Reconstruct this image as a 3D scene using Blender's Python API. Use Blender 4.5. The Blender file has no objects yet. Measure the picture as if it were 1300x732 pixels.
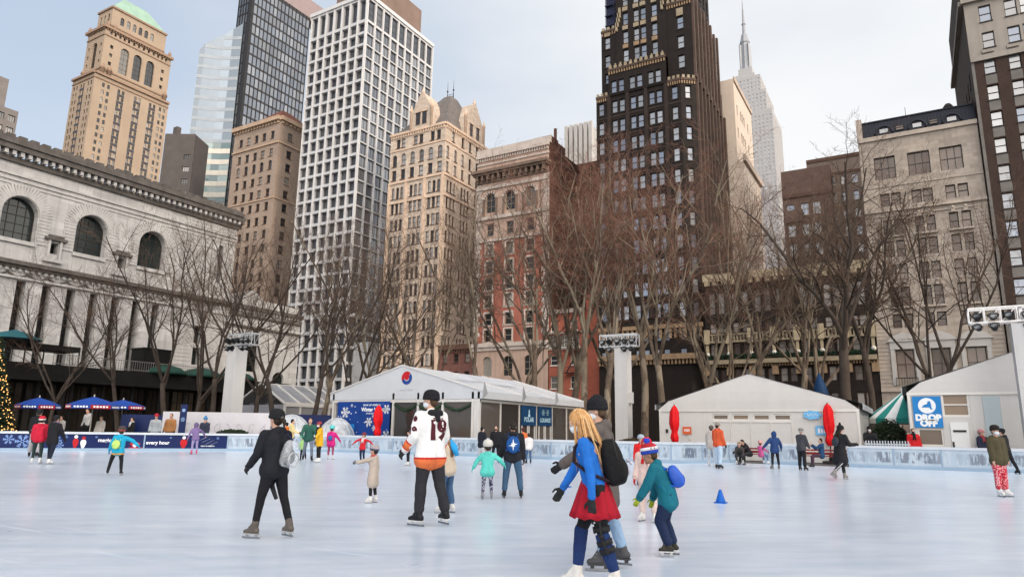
import bpy, bmesh, math, random
from mathutils import Vector, Matrix, noise
R = math.radians
random.seed(7)
sc = bpy.context.scene
COL = sc.collection
# ------------------------------------------------------------------ camera model (24 mm lens, standing skater's eye level)
F = 867.0; HEAD = R(30.5); PIT = math.atan(180 / 867.0); ROL = R(.9); HC = 1.46
sh, ch, sp, cp = math.sin(HEAD), math.cos(HEAD), math.sin(PIT), math.cos(PIT)
CF = Vector((-sh * cp, ch * cp, sp)); r0 = Vector((ch, sh, 0)); u0 = Vector((sh * sp, -ch * sp, cp))
CR = r0 * math.cos(ROL) + u0 * math.sin(ROL); CU = u0 * math.cos(ROL) - r0 * math.sin(ROL)
EYE = Vector((0, 0, HC))
def ray(x, y): return CF * F + CR * (x - 650) + CU * (366 - y)
def onz(x, y, z=0.0):
    d = ray(x, y); return EYE + d * ((z - HC) / d.z)
def onx(x, y, X):
    d = ray(x, y); return EYE + d * (X / d.x)
def ony(x, y, Y):
    d = ray(x, y); return EYE + d * (Y / d.y)
def atd(x, y, D):
    d = ray(x, y); return EYE + d * (D / (-sh * d.x + ch * d.y))
def depth(p): return -sh * p.x + ch * p.y
def proj(p):
    v = Vector(p) - EYE; z = v.dot(CF)
    if z < .1: return None
    return (650 + F * v.dot(CR) / z, 366 - F * v.dot(CU) / z, z)
cam = bpy.data.cameras.new('camera'); camo = bpy.data.objects.new('camera', cam); COL.objects.link(camo)
M = Matrix((CR, CU, -CF)).transposed().to_4x4(); M.translation = EYE; camo.matrix_world = M
cam.sensor_width = 36; cam.lens = 36 * F / 1300; cam.clip_end = 5000; cam.clip_start = .1
sc.camera = camo

# ------------------------------------------------------------------ object helpers
def tag(o, label=None, cat=None, group=None, kind=None):
    if label: o['label'] = label
    if cat: o['category'] = cat
    if group: o['group'] = group
    if kind: o['kind'] = kind
    return o
def empty(name, loc=(0, 0, 0), rz=0, label=None, cat=None, group=None, parent=None):
    o = bpy.data.objects.new(name, None); COL.objects.link(o)
    o.location = loc; o.rotation_euler = (0, 0, rz); o.empty_display_size = .2
    if parent: o.parent = parent
    return tag(o, label, cat, group)
def link(name, me, parent=None, loc=(0, 0, 0), rz=0):
    o = bpy.data.objects.new(name, me); COL.objects.link(o); o.location = loc; o.rotation_euler = (0, 0, rz)
    if parent: o.parent = parent
    return o
def kids(o): return KID.get(o.name, [])
KID = {}
def copy_tree(o, parent=None):
    c = o.copy(); COL.objects.link(c)
    if parent: c.parent = parent
    for chd in list(o.children): copy_tree(chd, c)
    return c
class MB:
    def __init__(s): s.v = []; s.f = []; s.m = []; s.sm = []
    def quad(s, a, b, c, d, mi=0, sm=False):
        n = len(s.v); s.v += [tuple(a), tuple(b), tuple(c), tuple(d)]; s.f.append((n, n + 1, n + 2, n + 3)); s.m.append(mi); s.sm.append(sm)
    def poly(s, pts, mi=0):
        n = len(s.v); s.v += [tuple(p) for p in pts]; s.f.append(tuple(range(n, n + len(pts)))); s.m.append(mi); s.sm.append(False)
    def box(s, x0, x1, y0, y1, z0, z1, mi=0):
        if x1 < x0: x0, x1 = x1, x0
        if y1 < y0: y0, y1 = y1, y0
        if z1 < z0: z0, z1 = z1, z0
        n = len(s.v)
        s.v += [(x0, y0, z0), (x1, y0, z0), (x1, y1, z0), (x0, y1, z0), (x0, y0, z1), (x1, y0, z1), (x1, y1, z1), (x0, y1, z1)]
        for q in ((0, 3, 2, 1), (4, 5, 6, 7), (0, 1, 5, 4), (1, 2, 6, 5), (2, 3, 7, 6), (3, 0, 4, 7)):
            s.f.append(tuple(n + i for i in q)); s.m.append(mi); s.sm.append(False)
    def obox(s, c, ax, ay, az, hx, hy, hz, mi=0):      # oriented box
        c = Vector(c); n = len(s.v)
        for sx, sy, sz in ((-1, -1, -1), (1, -1, -1), (1, 1, -1), (-1, 1, -1), (-1, -1, 1), (1, -1, 1), (1, 1, 1), (-1, 1, 1)):
            s.v.append(tuple(c + ax * (hx * sx) + ay * (hy * sy) + az * (hz * sz)))
        for q in ((0, 3, 2, 1), (4, 5, 6, 7), (0, 1, 5, 4), (1, 2, 6, 5), (2, 3, 7, 6), (3, 0, 4, 7)):
            s.f.append(tuple(n + i for i in q)); s.m.append(mi); s.sm.append(False)
    def bar(s, a, b, w, h, mi=0, up=Vector((0, 0, 1))):
        a = Vector(a); b = Vector(b); d = (b - a); L = d.length; d.normalize()
        if abs(d.dot(up)) > .99: up = Vector((0, 1, 0))
        x = d.cross(up).normalized(); y = x.cross(d)
        s.obox((a + b) / 2, d, x, y, L / 2, w / 2, h / 2, mi)
    def tube(s, pts, rad, n=8, mi=0, cap=True, sm=True):
        pts = [Vector(p) for p in pts]
        if not isinstance(rad, (list, tuple)): rad = [rad] * len(pts)
        base = len(s.v); prev = None
        for i, p in enumerate(pts):
            d = (pts[min(i + 1, len(pts) - 1)] - pts[max(i - 1, 0)]).normalized()
            if prev is None:
                ref = Vector((0, 0, 1)) if abs(d.z) < .9 else Vector((1, 0, 0))
                x = d.cross(ref).normalized()
            else:
                x = (prev - d * prev.dot(d))
                x = x.normalized() if x.length > 1e-6 else d.orthogonal().normalized()
            prev = x; y = d.cross(x)
            for k in range(n):
                a = 2 * math.pi * k / n
                s.v.append(tuple(p + (x * math.cos(a) + y * math.sin(a)) * rad[i]))
        for i in range(len(pts) - 1):
            for k in range(n):
                a = base + i * n + k; b = base + i * n + (k + 1) % n
                s.f.append((a, b, b + n, a + n)); s.m.append(mi); s.sm.append(sm)
        if cap:
            s.f.append(tuple(base + k for k in range(n))[::-1]); s.m.append(mi); s.sm.append(False)
            e = base + (len(pts) - 1) * n
            s.f.append(tuple(e + k for k in range(n))); s.m.append(mi); s.sm.append(False)
    def lathe(s, prof, c=(0, 0, 0), n=16, mi=0, sm=True, sx=1, sy=1, wav=0, nw=8):
        base = len(s.v)
        for r, z in prof:
            for k in range(n):
                a = 2 * math.pi * k / n; rr = r * (1 + wav * math.cos(nw * a))
                s.v.append((c[0] + rr * math.cos(a) * sx, c[1] + rr * math.sin(a) * sy, c[2] + z))
        for i in range(len(prof) - 1):
            for k in range(n):
                a = base + i * n + k; b = base + i * n + (k + 1) % n
                s.f.append((a, b, b + n, a + n)); s.m.append(mi); s.sm.append(sm)
        s.f.append(tuple(base + k for k in range(n))[::-1]); s.m.append(mi); s.sm.append(False)
        e = base + (len(prof) - 1) * n
        s.f.append(tuple(e + k for k in range(n))); s.m.append(mi); s.sm.append(False)
    def ball(s, c, rx, ry=None, rz=None, mi=0, n=12, rot=None):
        ry = ry or rx; rz = rz or rx; base = len(s.v); m = max(4, n // 2); c = Vector(c)
        for i in range(m + 1):
            t = math.pi * i / m
            for k in range(n):
                a = 2 * math.pi * k / n
                p = Vector((rx * math.sin(t) * math.cos(a), ry * math.sin(t) * math.sin(a), -rz * math.cos(t)))
                if rot is not None: p = rot @ p
                s.v.append(tuple(c + p))
        for i in range(m):
            for k in range(n):
                a = base + i * n + k; b = base + i * n + (k + 1) % n
                s.f.append((a, b, b + n, a + n)); s.m.append(mi); s.sm.append(True)
    def cap(s, a, b, ra, rb=None, n=10, mi=0):       # tapered capsule
        rb = ra if rb is None else rb; a = Vector(a); b = Vector(b); d = b - a
        L = d.length
        if L < 1e-5: s.ball(a, ra, n=n, mi=mi); return
        d /= L; pts = []; rad = []
        for t in (-.97, -.7, -.35): pts.append(a + d * ra * t); rad.append(ra * math.sqrt(1 - t * t))
        pts.append(a); rad.append(ra); pts.append(b); rad.append(rb)
        for t in (.35, .7, .97): pts.append(b + d * rb * t); rad.append(rb * math.sqrt(1 - t * t))
        s.tube(pts, rad, n, mi)
    def prism(s, poly, a, mi=0):                      # polygon (list of Vectors) extruded by vector a
        a = Vector(a); P = [Vector(p) for p in poly]; Q = [p + a for p in P]; n = len(P)
        s.poly(P[::-1], mi); s.poly(Q, mi)
        for i in range(n): s.quad(P[i], P[(i + 1) % n], Q[(i + 1) % n], Q[i], mi)
    def add_mesh(s, me, mat4, mi=0):
        n = len(s.v)
        s.v += [tuple(mat4 @ v.co) for v in me.vertices]
        for p in me.polygons:
            s.f.append(tuple(n + i for i in p.vertices)); s.m.append(mi); s.sm.append(False)
    def merge(s, o, mat4=None):
        n = len(s.v)
        s.v += [tuple(mat4 @ Vector(v)) for v in o.v] if mat4 is not None else o.v
        s.f += [tuple(n + i for i in f) for f in o.f]; s.m += o.m; s.sm += o.sm
    def mesh(s, name, mats, org=None):
        me = bpy.data.meshes.new(name)
        if org is not None:
            ox, oy, oz = org; vv = [(x - ox, y - oy, z - oz) for x, y, z in s.v]
        else: vv = s.v
        me.from_pydata(vv, [], s.f)
        if not isinstance(mats, (list, tuple)): mats = [mats]
        for m in mats: me.materials.append(m)
        me.polygons.foreach_set('material_index', s.m); me.polygons.foreach_set('use_smooth', s.sm)
        me.update(); return me
    def build(s, name, mats, parent=None, org=None, loc=(0, 0, 0), rz=0):
        return link(name, s.mesh(name, mats, org), parent, loc, rz)
TMPS = bpy.data.scenes.new('tmp')
def evalmesh(o):
    TMPS.collection.objects.link(o); dg = TMPS.view_layers[0].depsgraph; TMPS.view_layers[0].update()
    me = bpy.data.meshes.new_from_object(o.evaluated_get(dg)); bpy.data.objects.remove(o); return me
def text_mesh(t, size=1.0, bold=0.0, align='CENTER', ext=0.0):
    cu = bpy.data.curves.new('lettering', 'FONT'); cu.body = t; cu.size = size; cu.align_x = align; cu.align_y = 'CENTER'
    cu.offset = bold; cu.extrude = ext; cu.resolution_u = 3
    o = bpy.data.objects.new('lettering', cu)
    me = evalmesh(o); bpy.data.curves.remove(cu)
    return me
def frame4(org, x, z):     # matrix: local x -> x, local y -> z (up), local z -> outward normal
    x = Vector(x).normalized(); z = Vector(z).normalized(); n = x.cross(z)
    m = Matrix((x, z, n)).transposed().to_4x4(); m.translation = Vector(org); return m

# ------------------------------------------------------------------ materials
def _nt(name):
    m = bpy.data.materials.new(name); m.use_nodes = True; nt = m.node_tree; nt.nodes.clear()
    out = nt.nodes.new('ShaderNodeOutputMaterial'); b = nt.nodes.new('ShaderNodeBsdfPrincipled')
    nt.links.new(b.outputs[0], out.inputs[0]); return m, nt, b, out
def nd(nt, t, **kw):
    n = nt.nodes.new(t)
    for k, v in kw.items():
        if k.startswith('i_'): n.inputs[k[2:].replace('_', ' ')].default_value = v
        else: setattr(n, k, v)
    return n
def mixc(nt, fac, a, b, mode='MIX'):
    n = nt.nodes.new('ShaderNodeMix'); n.data_type = 'RGBA'; n.blend_type = mode
    for sock, val in ((n.inputs[0], fac), (n.inputs[6], a), (n.inputs[7], b)):
        if isinstance(val, bpy.types.NodeSocket): nt.links.new(val, sock)
        elif isinstance(val, (int, float)): sock.default_value = val
        else: sock.default_value = (*val, 1) if len(val) == 3 else val
    return n.outputs[2]
def mth(nt, op, a, b=0.0, clamp=False):
    n = nt.nodes.new('ShaderNodeMath'); n.operation = op; n.use_clamp = clamp
    for i, v in enumerate((a, b)):
        if isinstance(v, bpy.types.NodeSocket): nt.links.new(v, n.inputs[i])
        else: n.inputs[i].default_value = v
    return n.outputs[0]
def ramp(nt, fac, stops):
    n = nt.nodes.new('ShaderNodeValToRGB'); e = n.color_ramp.elements
    while len(e) < len(stops): e.new(.5)
    for i, (p, c) in enumerate(stops):
        e[i].position = p; e[i].color = (*c, 1) if len(c) == 3 else c
    nt.links.new(fac, n.inputs[0]); return n.outputs[0]
def noi(nt, vec, scale, detail=4, rough=.6, out=0):
    n = nt.nodes.new('ShaderNodeTexNoise'); n.inputs['Scale'].default_value = scale; n.inputs['Detail'].default_value = detail
    n.inputs['Roughness'].default_value = rough
    if vec is not None: nt.links.new(vec, n.inputs['Vector'])
    return n.outputs[out]
def coords(nt, kind='Object', scale=None):
    t = nt.nodes.new('ShaderNodeTexCoord').outputs[kind]
    if scale:
        m = nt.nodes.new('ShaderNodeMapping'); m.inputs['Scale'].default_value = scale; nt.links.new(t, m.inputs['Vector']); t = m.outputs[0]
    return t
def dark(c, k): return tuple(min(1, v * k) for v in c)
MATS = {}
def pm(name, col, rough=.75, var=.25, scale=.6, bump=0.0, bscale=25, metal=0.0, spec=.15, streak=0.0, brick=None, mortar=None, bw=.5, rh=.14, coat=0, sheen=0, msize=.02):
    """general weathered surface: large soft variation, fine grain, optional rain streaks and masonry courses"""
    if name in MATS: return MATS[name]
    m, nt, b, out = _nt(name); v = coords(nt)
    n1 = noi(nt, v, scale, 5, .65)
    c = mixc(nt, mth(nt, 'MULTIPLY', mth(nt, 'SUBTRACT', n1, .5), 2.2), dark(col, 1 - var), dark(col, 1 + var * .6))
    c0 = ramp(nt, n1, [(.3, dark(col, 1 - var)), (.7, dark(col, 1 + var * .5))])
    c = c0
    hgt = None
    if brick:
        mp = nt.nodes.new('ShaderNodeSeparateXYZ'); nt.links.new(v, mp.inputs[0])
        cx = nt.nodes.new('ShaderNodeCombineXYZ'); nt.links.new(mth(nt, 'ADD', mp.outputs[0], mp.outputs[1]), cx.inputs[0]); nt.links.new(mp.outputs[2], cx.inputs[1])
        bt = nt.nodes.new('ShaderNodeTexBrick'); nt.links.new(cx.outputs[0], bt.inputs['Vector'])
        bt.inputs['Scale'].default_value = 1; bt.inputs['Brick Width'].default_value = bw; bt.inputs['Row Height'].default_value = rh
        bt.inputs['Mortar Size'].default_value = msize; bt.inputs['Mortar Smooth'].default_value = .3
        bt.inputs['Color1'].default_value = (.82, .82, .82, 1); bt.inputs['Color2'].default_value = (1.1, 1.1, 1.1, 1)
        mo = mortar if mortar else .6
        bt.inputs['Mortar'].default_value = (mo, mo, mo, 1)
        c = mixc(nt, 1.0, c, bt.outputs['Color'], 'MULTIPLY'); hgt = bt.outputs['Fac']
    if streak:
        sv = coords(nt, 'Object', (1.2, 1.2, .06)); s_ = noi(nt, sv, 1.5, 4, .6)
        c = mixc(nt, mth(nt, 'MULTIPLY', ramp(nt, s_, [(.45, (0, 0, 0)), (.75, (1, 1, 1))]), streak), c, dark(col, .35))
    nt.links.new(c, b.inputs['Base Color'])
    b.inputs['Roughness'].default_value = rough; b.inputs['Metallic'].default_value = metal; b.inputs['Specular IOR Level'].default_value = spec
    if sheen: b.inputs['Sheen Weight'].default_value = sheen
    if coat: b.inputs['Coat Weight'].default_value = coat
    if bump or hgt is not None:
        bp = nt.nodes.new('ShaderNodeBump'); bp.inputs['Distance'].default_value = .05; bp.inputs['Strength'].default_value = max(bump, .15)
        h = noi(nt, v, bscale, 4, .6)
        if hgt is not None: h = mth(nt, 'SUBTRACT', mth(nt, 'MULTIPLY', h, .4), hgt)
        nt.links.new(h, bp.inputs['Height']); nt.links.new(bp.outputs[0], b.inputs['Normal'])
    MATS[name] = m; return m
def cloth(name, col, rough=.85, wr=.8, sc_=9, spec=.2, col2=None, pat=None):
    """fabric with folds; pat: 'check' or 'spots' makes a second colour"""
    if name in MATS: return MATS[name]
    m, nt, b, out = _nt(name); v = coords(nt)
    n1 = noi(nt, v, 3, 3)
    c = ramp(nt, n1, [(.3, dark(col, .85)), (.7, dark(col, 1.12))])
    if col2:
        n2 = noi(nt, v, 26 if pat == 'spots' else 14, 1)
        c = mixc(nt, ramp(nt, n2, [(.5, (0, 0, 0)), (.54, (1, 1, 1))]), c, col2)
    nt.links.new(c, b.inputs['Base Color']); b.inputs['Roughness'].default_value = rough; b.inputs['Specular IOR Level'].default_value = spec
    sv = coords(nt, 'Object', (1, 1, .8)); h = noi(nt, sv, sc_, 3, .55)
    bp = nt.nodes.new('ShaderNodeBump'); bp.inputs['Strength'].default_value = wr; bp.inputs['Distance'].default_value = .04
    nt.links.new(h, bp.inputs['Height']); nt.links.new(bp.outputs[0], b.inputs['Normal'])
    MATS[name] = m; return m
def glass(name, dark_c=(.02, .025, .03), blind=(.5, .5, .48), share=.35, rough=.08, metal=0.0, spec=.5, low=None):
    """window pane: some panes dark, some with blinds drawn behind them, a few half drawn"""
    if name in MATS: return MATS[name]
    m, nt, b, out = _nt(name)
    oi = nt.nodes.new('ShaderNodeObjectInfo'); ge = nt.nodes.new('ShaderNodeNewGeometry')
    rnd = mth(nt, 'FRACT', mth(nt, 'ADD', oi.outputs['Random'], ge.outputs['Random Per Island']))
    c = ramp(nt, rnd, [(0, dark_c), (max(.01, 1 - share - .12), dark(dark_c, 1.6)), (1 - share, dark(blind, .55)), (1, blind)])
    v = coords(nt, 'Object'); w = noi(nt, v, .8, 2)
    c = mixc(nt, mth(nt, 'MULTIPLY', w, .35), c, dark_c)
    nt.links.new(c, b.inputs['Base Color']); b.inputs['Roughness'].default_value = rough; b.inputs['Metallic'].default_value = metal
    b.inputs['Specular IOR Level'].default_value = spec
    bp = nt.nodes.new('ShaderNodeBump'); bp.inputs['Strength'].default_value = .06; bp.inputs['Distance'].default_value = .1
    nt.links.new(noi(nt, v, 1.1, 2), bp.inputs['Height']); nt.links.new(bp.outputs[0], b.inputs['Normal'])
    MATS[name] = m; return m
def glow(name, col, st):
    if name in MATS: return MATS[name]
    m, nt, b, out = _nt(name); b.inputs['Base Color'].default_value = (*col, 1); b.inputs['Emission Color'].default_value = (*col, 1); b.inputs['Emission Strength'].default_value = st
    MATS[name] = m; return m
def clear(name, col=(.9, .93, .95), alpha=.35, rough=.15, frost=0.0, fs=(6, 6, .8)):
    """clear or frosted sheet: part see-through, part glossy film"""
    if name in MATS: return MATS[name]
    m, nt, b, out = _nt(name)
    b.inputs['Base Color'].default_value = (*col, 1); b.inputs['Roughness'].default_value = rough
    tr = nt.nodes.new('ShaderNodeBsdfTransparent'); mx = nt.nodes.new('ShaderNodeMixShader')
    if frost:
        v = coords(nt, 'Object', fs); n1 = noi(nt, v, 1.0, 4, .6)
        nt.links.new(ramp(nt, n1, [(.5 - frost, (alpha, alpha, alpha)), (.5 + frost, (min(1, alpha * 2.6),) * 3)]), mx.inputs[0])
    else: mx.inputs[0].default_value = alpha
    nt.links.new(tr.outputs[0], mx.inputs[1]); nt.links.new(b.outputs[0], mx.inputs[2]); nt.links.new(mx.outputs[0], out.inputs[0])
    MATS[name] = m; return m
EXPO = 0.40; SKYS = .10; SUNS = 1.4; CLOUD = (7.45, 7.5, 7.55); BACK = 3.0; ZEN = 0.15
# ------------------------------------------------------------------ render / world / light
sc.render.engine = 'CYCLES'
sc.cycles.use_denoising = True; sc.render.filter_size = 1.7
sc.cycles.max_bounces = 6; sc.cycles.transparent_max_bounces = 16; sc.cycles.diffuse_bounces = 3; sc.cycles.glossy_bounces = 3
sc.view_settings.view_transform = 'Standard'; sc.view_settings.look = 'None'; sc.view_settings.gamma = 1; sc.view_settings.exposure = EXPO
w = bpy.data.worlds.new('World'); sc.world = w; w.use_nodes = True; nt = w.node_tree
bg = nt.nodes['Background']; sky = nt.nodes.new('ShaderNodeTexSky'); sky.sky_type = 'NISHITA'; sky.sun_disc = False
SUN = Vector((.93, -.20, .34)).normalized()
sky.sun_elevation = math.asin(SUN.z); sky.sun_rotation = math.atan2(SUN.x, SUN.y)
sky.air_density = 1.0; sky.dust_density = 2.5; sky.ozone_density = 1.0; sky.altitude = 10
tc = nt.nodes.new('ShaderNodeTexCoord'); mp = nt.nodes.new('ShaderNodeMapping'); mp.inputs['Scale'].default_value = (1.0, 1.0, 2.4)
nt.links.new(tc.outputs['Generated'], mp.inputs['Vector'])
n1 = mth(nt, 'ADD', mth(nt, 'MULTIPLY', noi(nt, mp.outputs[0], 1.5, 5, .5), .55), .25)
sp_ = nt.nodes.new('ShaderNodeSeparateXYZ'); nt.links.new(tc.outputs['Generated'], sp_.inputs[0])
def vdot(v):
    d = nt.nodes.new('ShaderNodeVectorMath'); d.operation = 'DOT_PRODUCT'; d.inputs[1].default_value = v; nt.links.new(tc.outputs['Generated'], d.inputs[0]); return d.outputs['Value']
def smooth(v, a, b_):
    m_ = nt.nodes.new('ShaderNodeMapRange'); m_.interpolation_type = 'SMOOTHSTEP'; m_.inputs[1].default_value = a; m_.inputs[2].default_value = b_; nt.links.new(v, m_.inputs[0]); return m_.outputs[0]
horizon = mth(nt, 'SUBTRACT', 1.0, smooth(sp_.outputs[2], .02, .62))
cov = mth(nt, 'ADD', mth(nt, 'ADD', n1, mth(nt, 'MULTIPLY', horizon, .16)), mth(nt, 'MULTIPLY', vdot((.86, .50, 0)), .26))
veil = mth(nt, 'ADD', mth(nt, 'MULTIPLY', smooth(cov, .36, .74), .68), .28, True)
blue = mixc(nt, horizon, (3.0, 4.3, 6.2), (4.6, 5.6, 7.0))
col = mixc(nt, veil, mixc(nt, .35, blue, sky.outputs[0]), CLOUD)
# overhead and north west sky, out of view, brightened to lift the facades
back = mth(nt, 'ADD', mth(nt, 'MULTIPLY', smooth(vdot((.85, -.53, .0)), -.04, .75), BACK), mth(nt, 'MULTIPLY', smooth(sp_.outputs[2], .58, .92), ZEN))
col = mixc(nt, mth(nt, 'MULTIPLY', back, .4, True), col, (7.6, 7.1, 6.55))
bm_ = nt.nodes.new('ShaderNodeVectorMath'); bm_.operation = 'SCALE'; nt.links.new(col, bm_.inputs[0]); nt.links.new(mth(nt, 'ADD', back, 1.0), bm_.inputs['Scale']); col = bm_.outputs[0]
nt.links.new(col, bg.inputs['Color']); bg.inputs['Strength'].default_value = SKYS
sl = bpy.data.lights.new('sun', 'SUN'); sl.energy = SUNS; sl.angle = R(10); sl.color = (1, .82, .64)
so = bpy.data.objects.new('sun', sl); COL.objects.link(so); so.rotation_euler = SUN.to_track_quat('Z', 'Y').to_euler()

# ------------------------------------------------------------------ building kit
class Bldg:
    def __init__(s, name, label, cat, org):
        s.org = Vector((org[0], org[1], 0)); s.root = empty(name, s.org, label=label, cat=cat); s.wall = MB(); s.trim = MB(); s.wins = []; s.pieces = []
    def fr(s, face, P):
        if face == 'N': return Vector((1, 0, 0)), Vector((0, 1, 0)), 0.0
        if face == 'W': return Vector((0, 1, 0)), Vector((-1, 0, 0)), math.pi / 2
        if face == 'E': return Vector((0, -1, 0)), Vector((1, 0, 0)), -math.pi / 2
        a = face; u = Vector((math.cos(a), math.sin(a), 0)); return u, Vector((-u.y, u.x, 0)), a
    def facade(s, face, P, W, Z0, Z1, holes, depth=.3, mi=0, mb=None):
        """wall with real openings; hole = (u0,u1,v0,v1,style[,arch])"""
        mb = mb or s.wall; u, n, rz = s.fr(face, P); P = Vector((P[0], P[1], 0))
        T = lambda a, v, d=0: P + u * a + n * d + Vector((0, 0, v))
        rd = lambda v: round(v, 3)
        us = sorted({0.0, rd(W)} | {rd(h[0]) for h in holes} | {rd(h[1]) for h in holes})
        vs = sorted({rd(Z0), rd(Z1)} | {rd(h[2]) for h in holes} | {rd(h[3]) for h in holes})
        for j in range(len(vs) - 1):
            vm = (vs[j] + vs[j + 1]) / 2; hs_ = [h for h in holes if h[2] < vm < h[3]]; st = None
            for i in range(len(us) - 1):
                um = (us[i] + us[i + 1]) / 2; inh = any(h[0] < um < h[1] for h in hs_)
                if not inh and st is None: st = us[i]
                if inh and st is not None: mb.quad(T(st, vs[j]), T(us[i], vs[j]), T(us[i], vs[j + 1]), T(st, vs[j + 1]), mi); st = None
            if st is not None: mb.quad(T(st, vs[j]), T(us[-1], vs[j]), T(us[-1], vs[j + 1]), T(st, vs[j + 1]), mi)
        for h in holes:
            a, b, c, d = h[:4]; e = depth
            mb.quad(T(a, c), T(b, c), T(b, c, e), T(a, c, e), mi); mb.quad(T(a, c), T(a, c, e), T(a, d, e), T(a, d), mi)
            mb.quad(T(b, c), T(b, d), T(b, d, e), T(b, c, e), mi); mb.quad(T(a, d), T(a, d, e), T(b, d, e), T(b, d), mi)
            if len(h) > 5 and h[5]:
                r = (b - a) / 2; cu = (a + b) / 2; cv = d - r; K = 10
                pts = [(cu - r * math.cos(math.pi * k / K), cv + r * math.sin(math.pi * k / K)) for k in range(K + 1)]
                for k in range(K):
                    (p, q), (p2, q2) = pts[k], pts[k + 1]
                    mb.quad(T(p, q), T(p2, q2), T(p2, d), T(p, d), mi); mb.quad(T(p, q), T(p, q, e), T(p2, q2, e), T(p2, q2), mi)
            if h[4]: s.wins.append((h[4], T(a, c, depth), rz, b - a, d - c, depth, n))
    def into_wall(s, fn):                              # surface pattern that belongs to the wall itself
        old, s.trim = s.trim, s.wall; fn(); s.trim = old
    def piece(s, name, fn):
        old, s.trim = s.trim, MB(); fn(); s.pieces.append((name, s.trim)); s.trim = old
    def box(s, *a, mi=0): s.wall.box(*a, mi)
    def band(s, face, P, W, z0, z1, out, mi=0, end=0.0, back=.02):
        """horizontal course standing proud of a wall"""
        u, n, rz = s.fr(face, P); P = Vector((P[0], P[1], 0)); a = P - u * end; b = P + u * (W + end)
        c = (a + b) / 2 - n * (out / 2 - back / 2) + Vector((0, 0, (z0 + z1) / 2))
        s.trim.obox(c, u, n, Vector((0, 0, 1)), (W + 2 * end) / 2, (out + back) / 2, (z1 - z0) / 2, mi)
    def block(s, face, P, u0, u1, z0, z1, out, mi=0, back=.02):
        u, n, rz = s.fr(face, P); P = Vector((P[0], P[1], 0)); c = P + u * (u0 + u1) / 2 - n * (out / 2 - back / 2) + Vector((0, 0, (z0 + z1) / 2))
        s.trim.obox(c, u, n, Vector((0, 0, 1)), (u1 - u0) / 2, (out + back) / 2, (z1 - z0) / 2, mi)
    def teeth(s, face, P, W, z0, z1, out, n, fill=.5, mi=0):
        for k in range(n):
            c = W * (k + .5) / n; s.block(face, P, c - W / n * fill / 2, c + W / n * fill / 2, z0, z1, out, mi)
    def part(s, name, mb, mats): return mb.build(name, mats, s.root, org=s.org)
    def finish(s, wmat, tmat, gl, fm, trim_name='moulding', limit=100, gl2=None):
        if s.wall.f: s.part('wall', s.wall, wmat)
        if s.trim.f:
            isl = islands(s.trim)
            if 1 < len(isl) <= 14:
                for m in isl: s.part(trim_name, m, tmat)
            else: s.part(trim_name, s.trim, tmat)
        for nm, mb in getattr(s, 'pieces', []): s.part(nm, mb, tmat)
        def score(w_):
            st, p, rz, a, b, dp, n = w_; q = proj(p + Vector((0, 0, b / 2)))
            if not q or not (-15 < q[0] < 1315 and -15 < q[1] < 560): return -1
            face = abs(n.dot((p - EYE).normalized())); return a * b * face / q[2] ** 2
        ws = sorted(((score(w_), i) for i, w_ in enumerate(s.wins)), reverse=True)
        rest = MB(); rest2 = MB(); two = lambda st: gl2 and '2' in st.split('|')[1:]
        for k, (sco, i) in enumerate(ws):
            st, p, rz, a, b, dp, n = s.wins[i]
            if k < limit and sco > 0:
                link('window', winmesh(a, b, st, dp, gl2 if two(st) else gl, fm), s.root, p - s.org, rz)
            else:
                m4 = Matrix.Translation(p) @ Matrix.Rotation(rz, 4, 'Z'); (rest2 if two(st) else rest).merge(winmb(a, b, st, dp), m4)
        if rest.f:
            o = s.part('window', rest, [gl, fm]); o['kind'] = 'stuff'
        if rest2.f:
            o = s.part('window', rest2, [gl2, fm]); o['kind'] = 'stuff'
def islands(mb):
    par = list(range(len(mb.v)))
    def fd(i):
        while par[i] != i: par[i] = par[par[i]]; i = par[i]
        return i
    for f in mb.f:
        for i in f[1:]: par[fd(i)] = fd(f[0])
    out = {}
    for f, mi, sm in zip(mb.f, mb.m, mb.sm):
        m = out.setdefault(fd(f[0]), MB()); n = len(m.v); m.v += [mb.v[i] for i in f]; m.f.append(tuple(range(n, n + len(f)))); m.m.append(mi); m.sm.append(sm)
    return list(out.values())
WCACHE = {}
def winmb(w_, h_, st, dp):
    m = MB(); f = min(.09, w_ * .09)
    kind = st.split('|')[0]
    m.quad((0, 0, 0), (w_, 0, 0), (w_, 0, h_), (0, 0, h_), 0)
    m.box(.002, f, -.07, -.003, .002, h_ - .002, 1); m.box(w_ - f, w_ - .002, -.07, -.003, .002, h_ - .002, 1)
    m.box(f, w_ - f, -.07, -.003, .002, f, 1); m.box(f, w_ - f, -.07, -.003, h_ - f, h_ - .002, 1)
    if kind == 'dh':
        m.box(f, w_ - f, -.08, -.004, h_ * .48, h_ * .48 + f * .9, 1)
    elif kind.startswith('g'):
        nx, ny = int(kind[1]), int(kind[2])
        for i in range(1, nx): m.box(w_ * i / nx - f * .35, w_ * i / nx + f * .35, -.06, -.004, f, h_ - f, 1)
        for j in range(1, ny): m.box(f, w_ - f, -.065, -.004, h_ * j / ny - f * .35, h_ * j / ny + f * .35, 1)
    if 's' in st.split('|')[1:]:
        m.box(-.08, w_ + .08, -dp - .12, -dp + .1, -.14, -.004, 1)
    return m
def winmesh(w_, h_, st, dp, gl, fm):
    k = (round(w_, 2), round(h_, 2), st, round(dp, 2), gl.name, fm.name)
    if k not in WCACHE: WCACHE[k] = winmb(w_, h_, st, dp).mesh('window', [gl, fm])
    return WCACHE[k]
def grid(cols, rows, st='dh', arch=False):
    return [(a, b, c, d, st, arch) for a, b in cols for c, d in rows]
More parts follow.
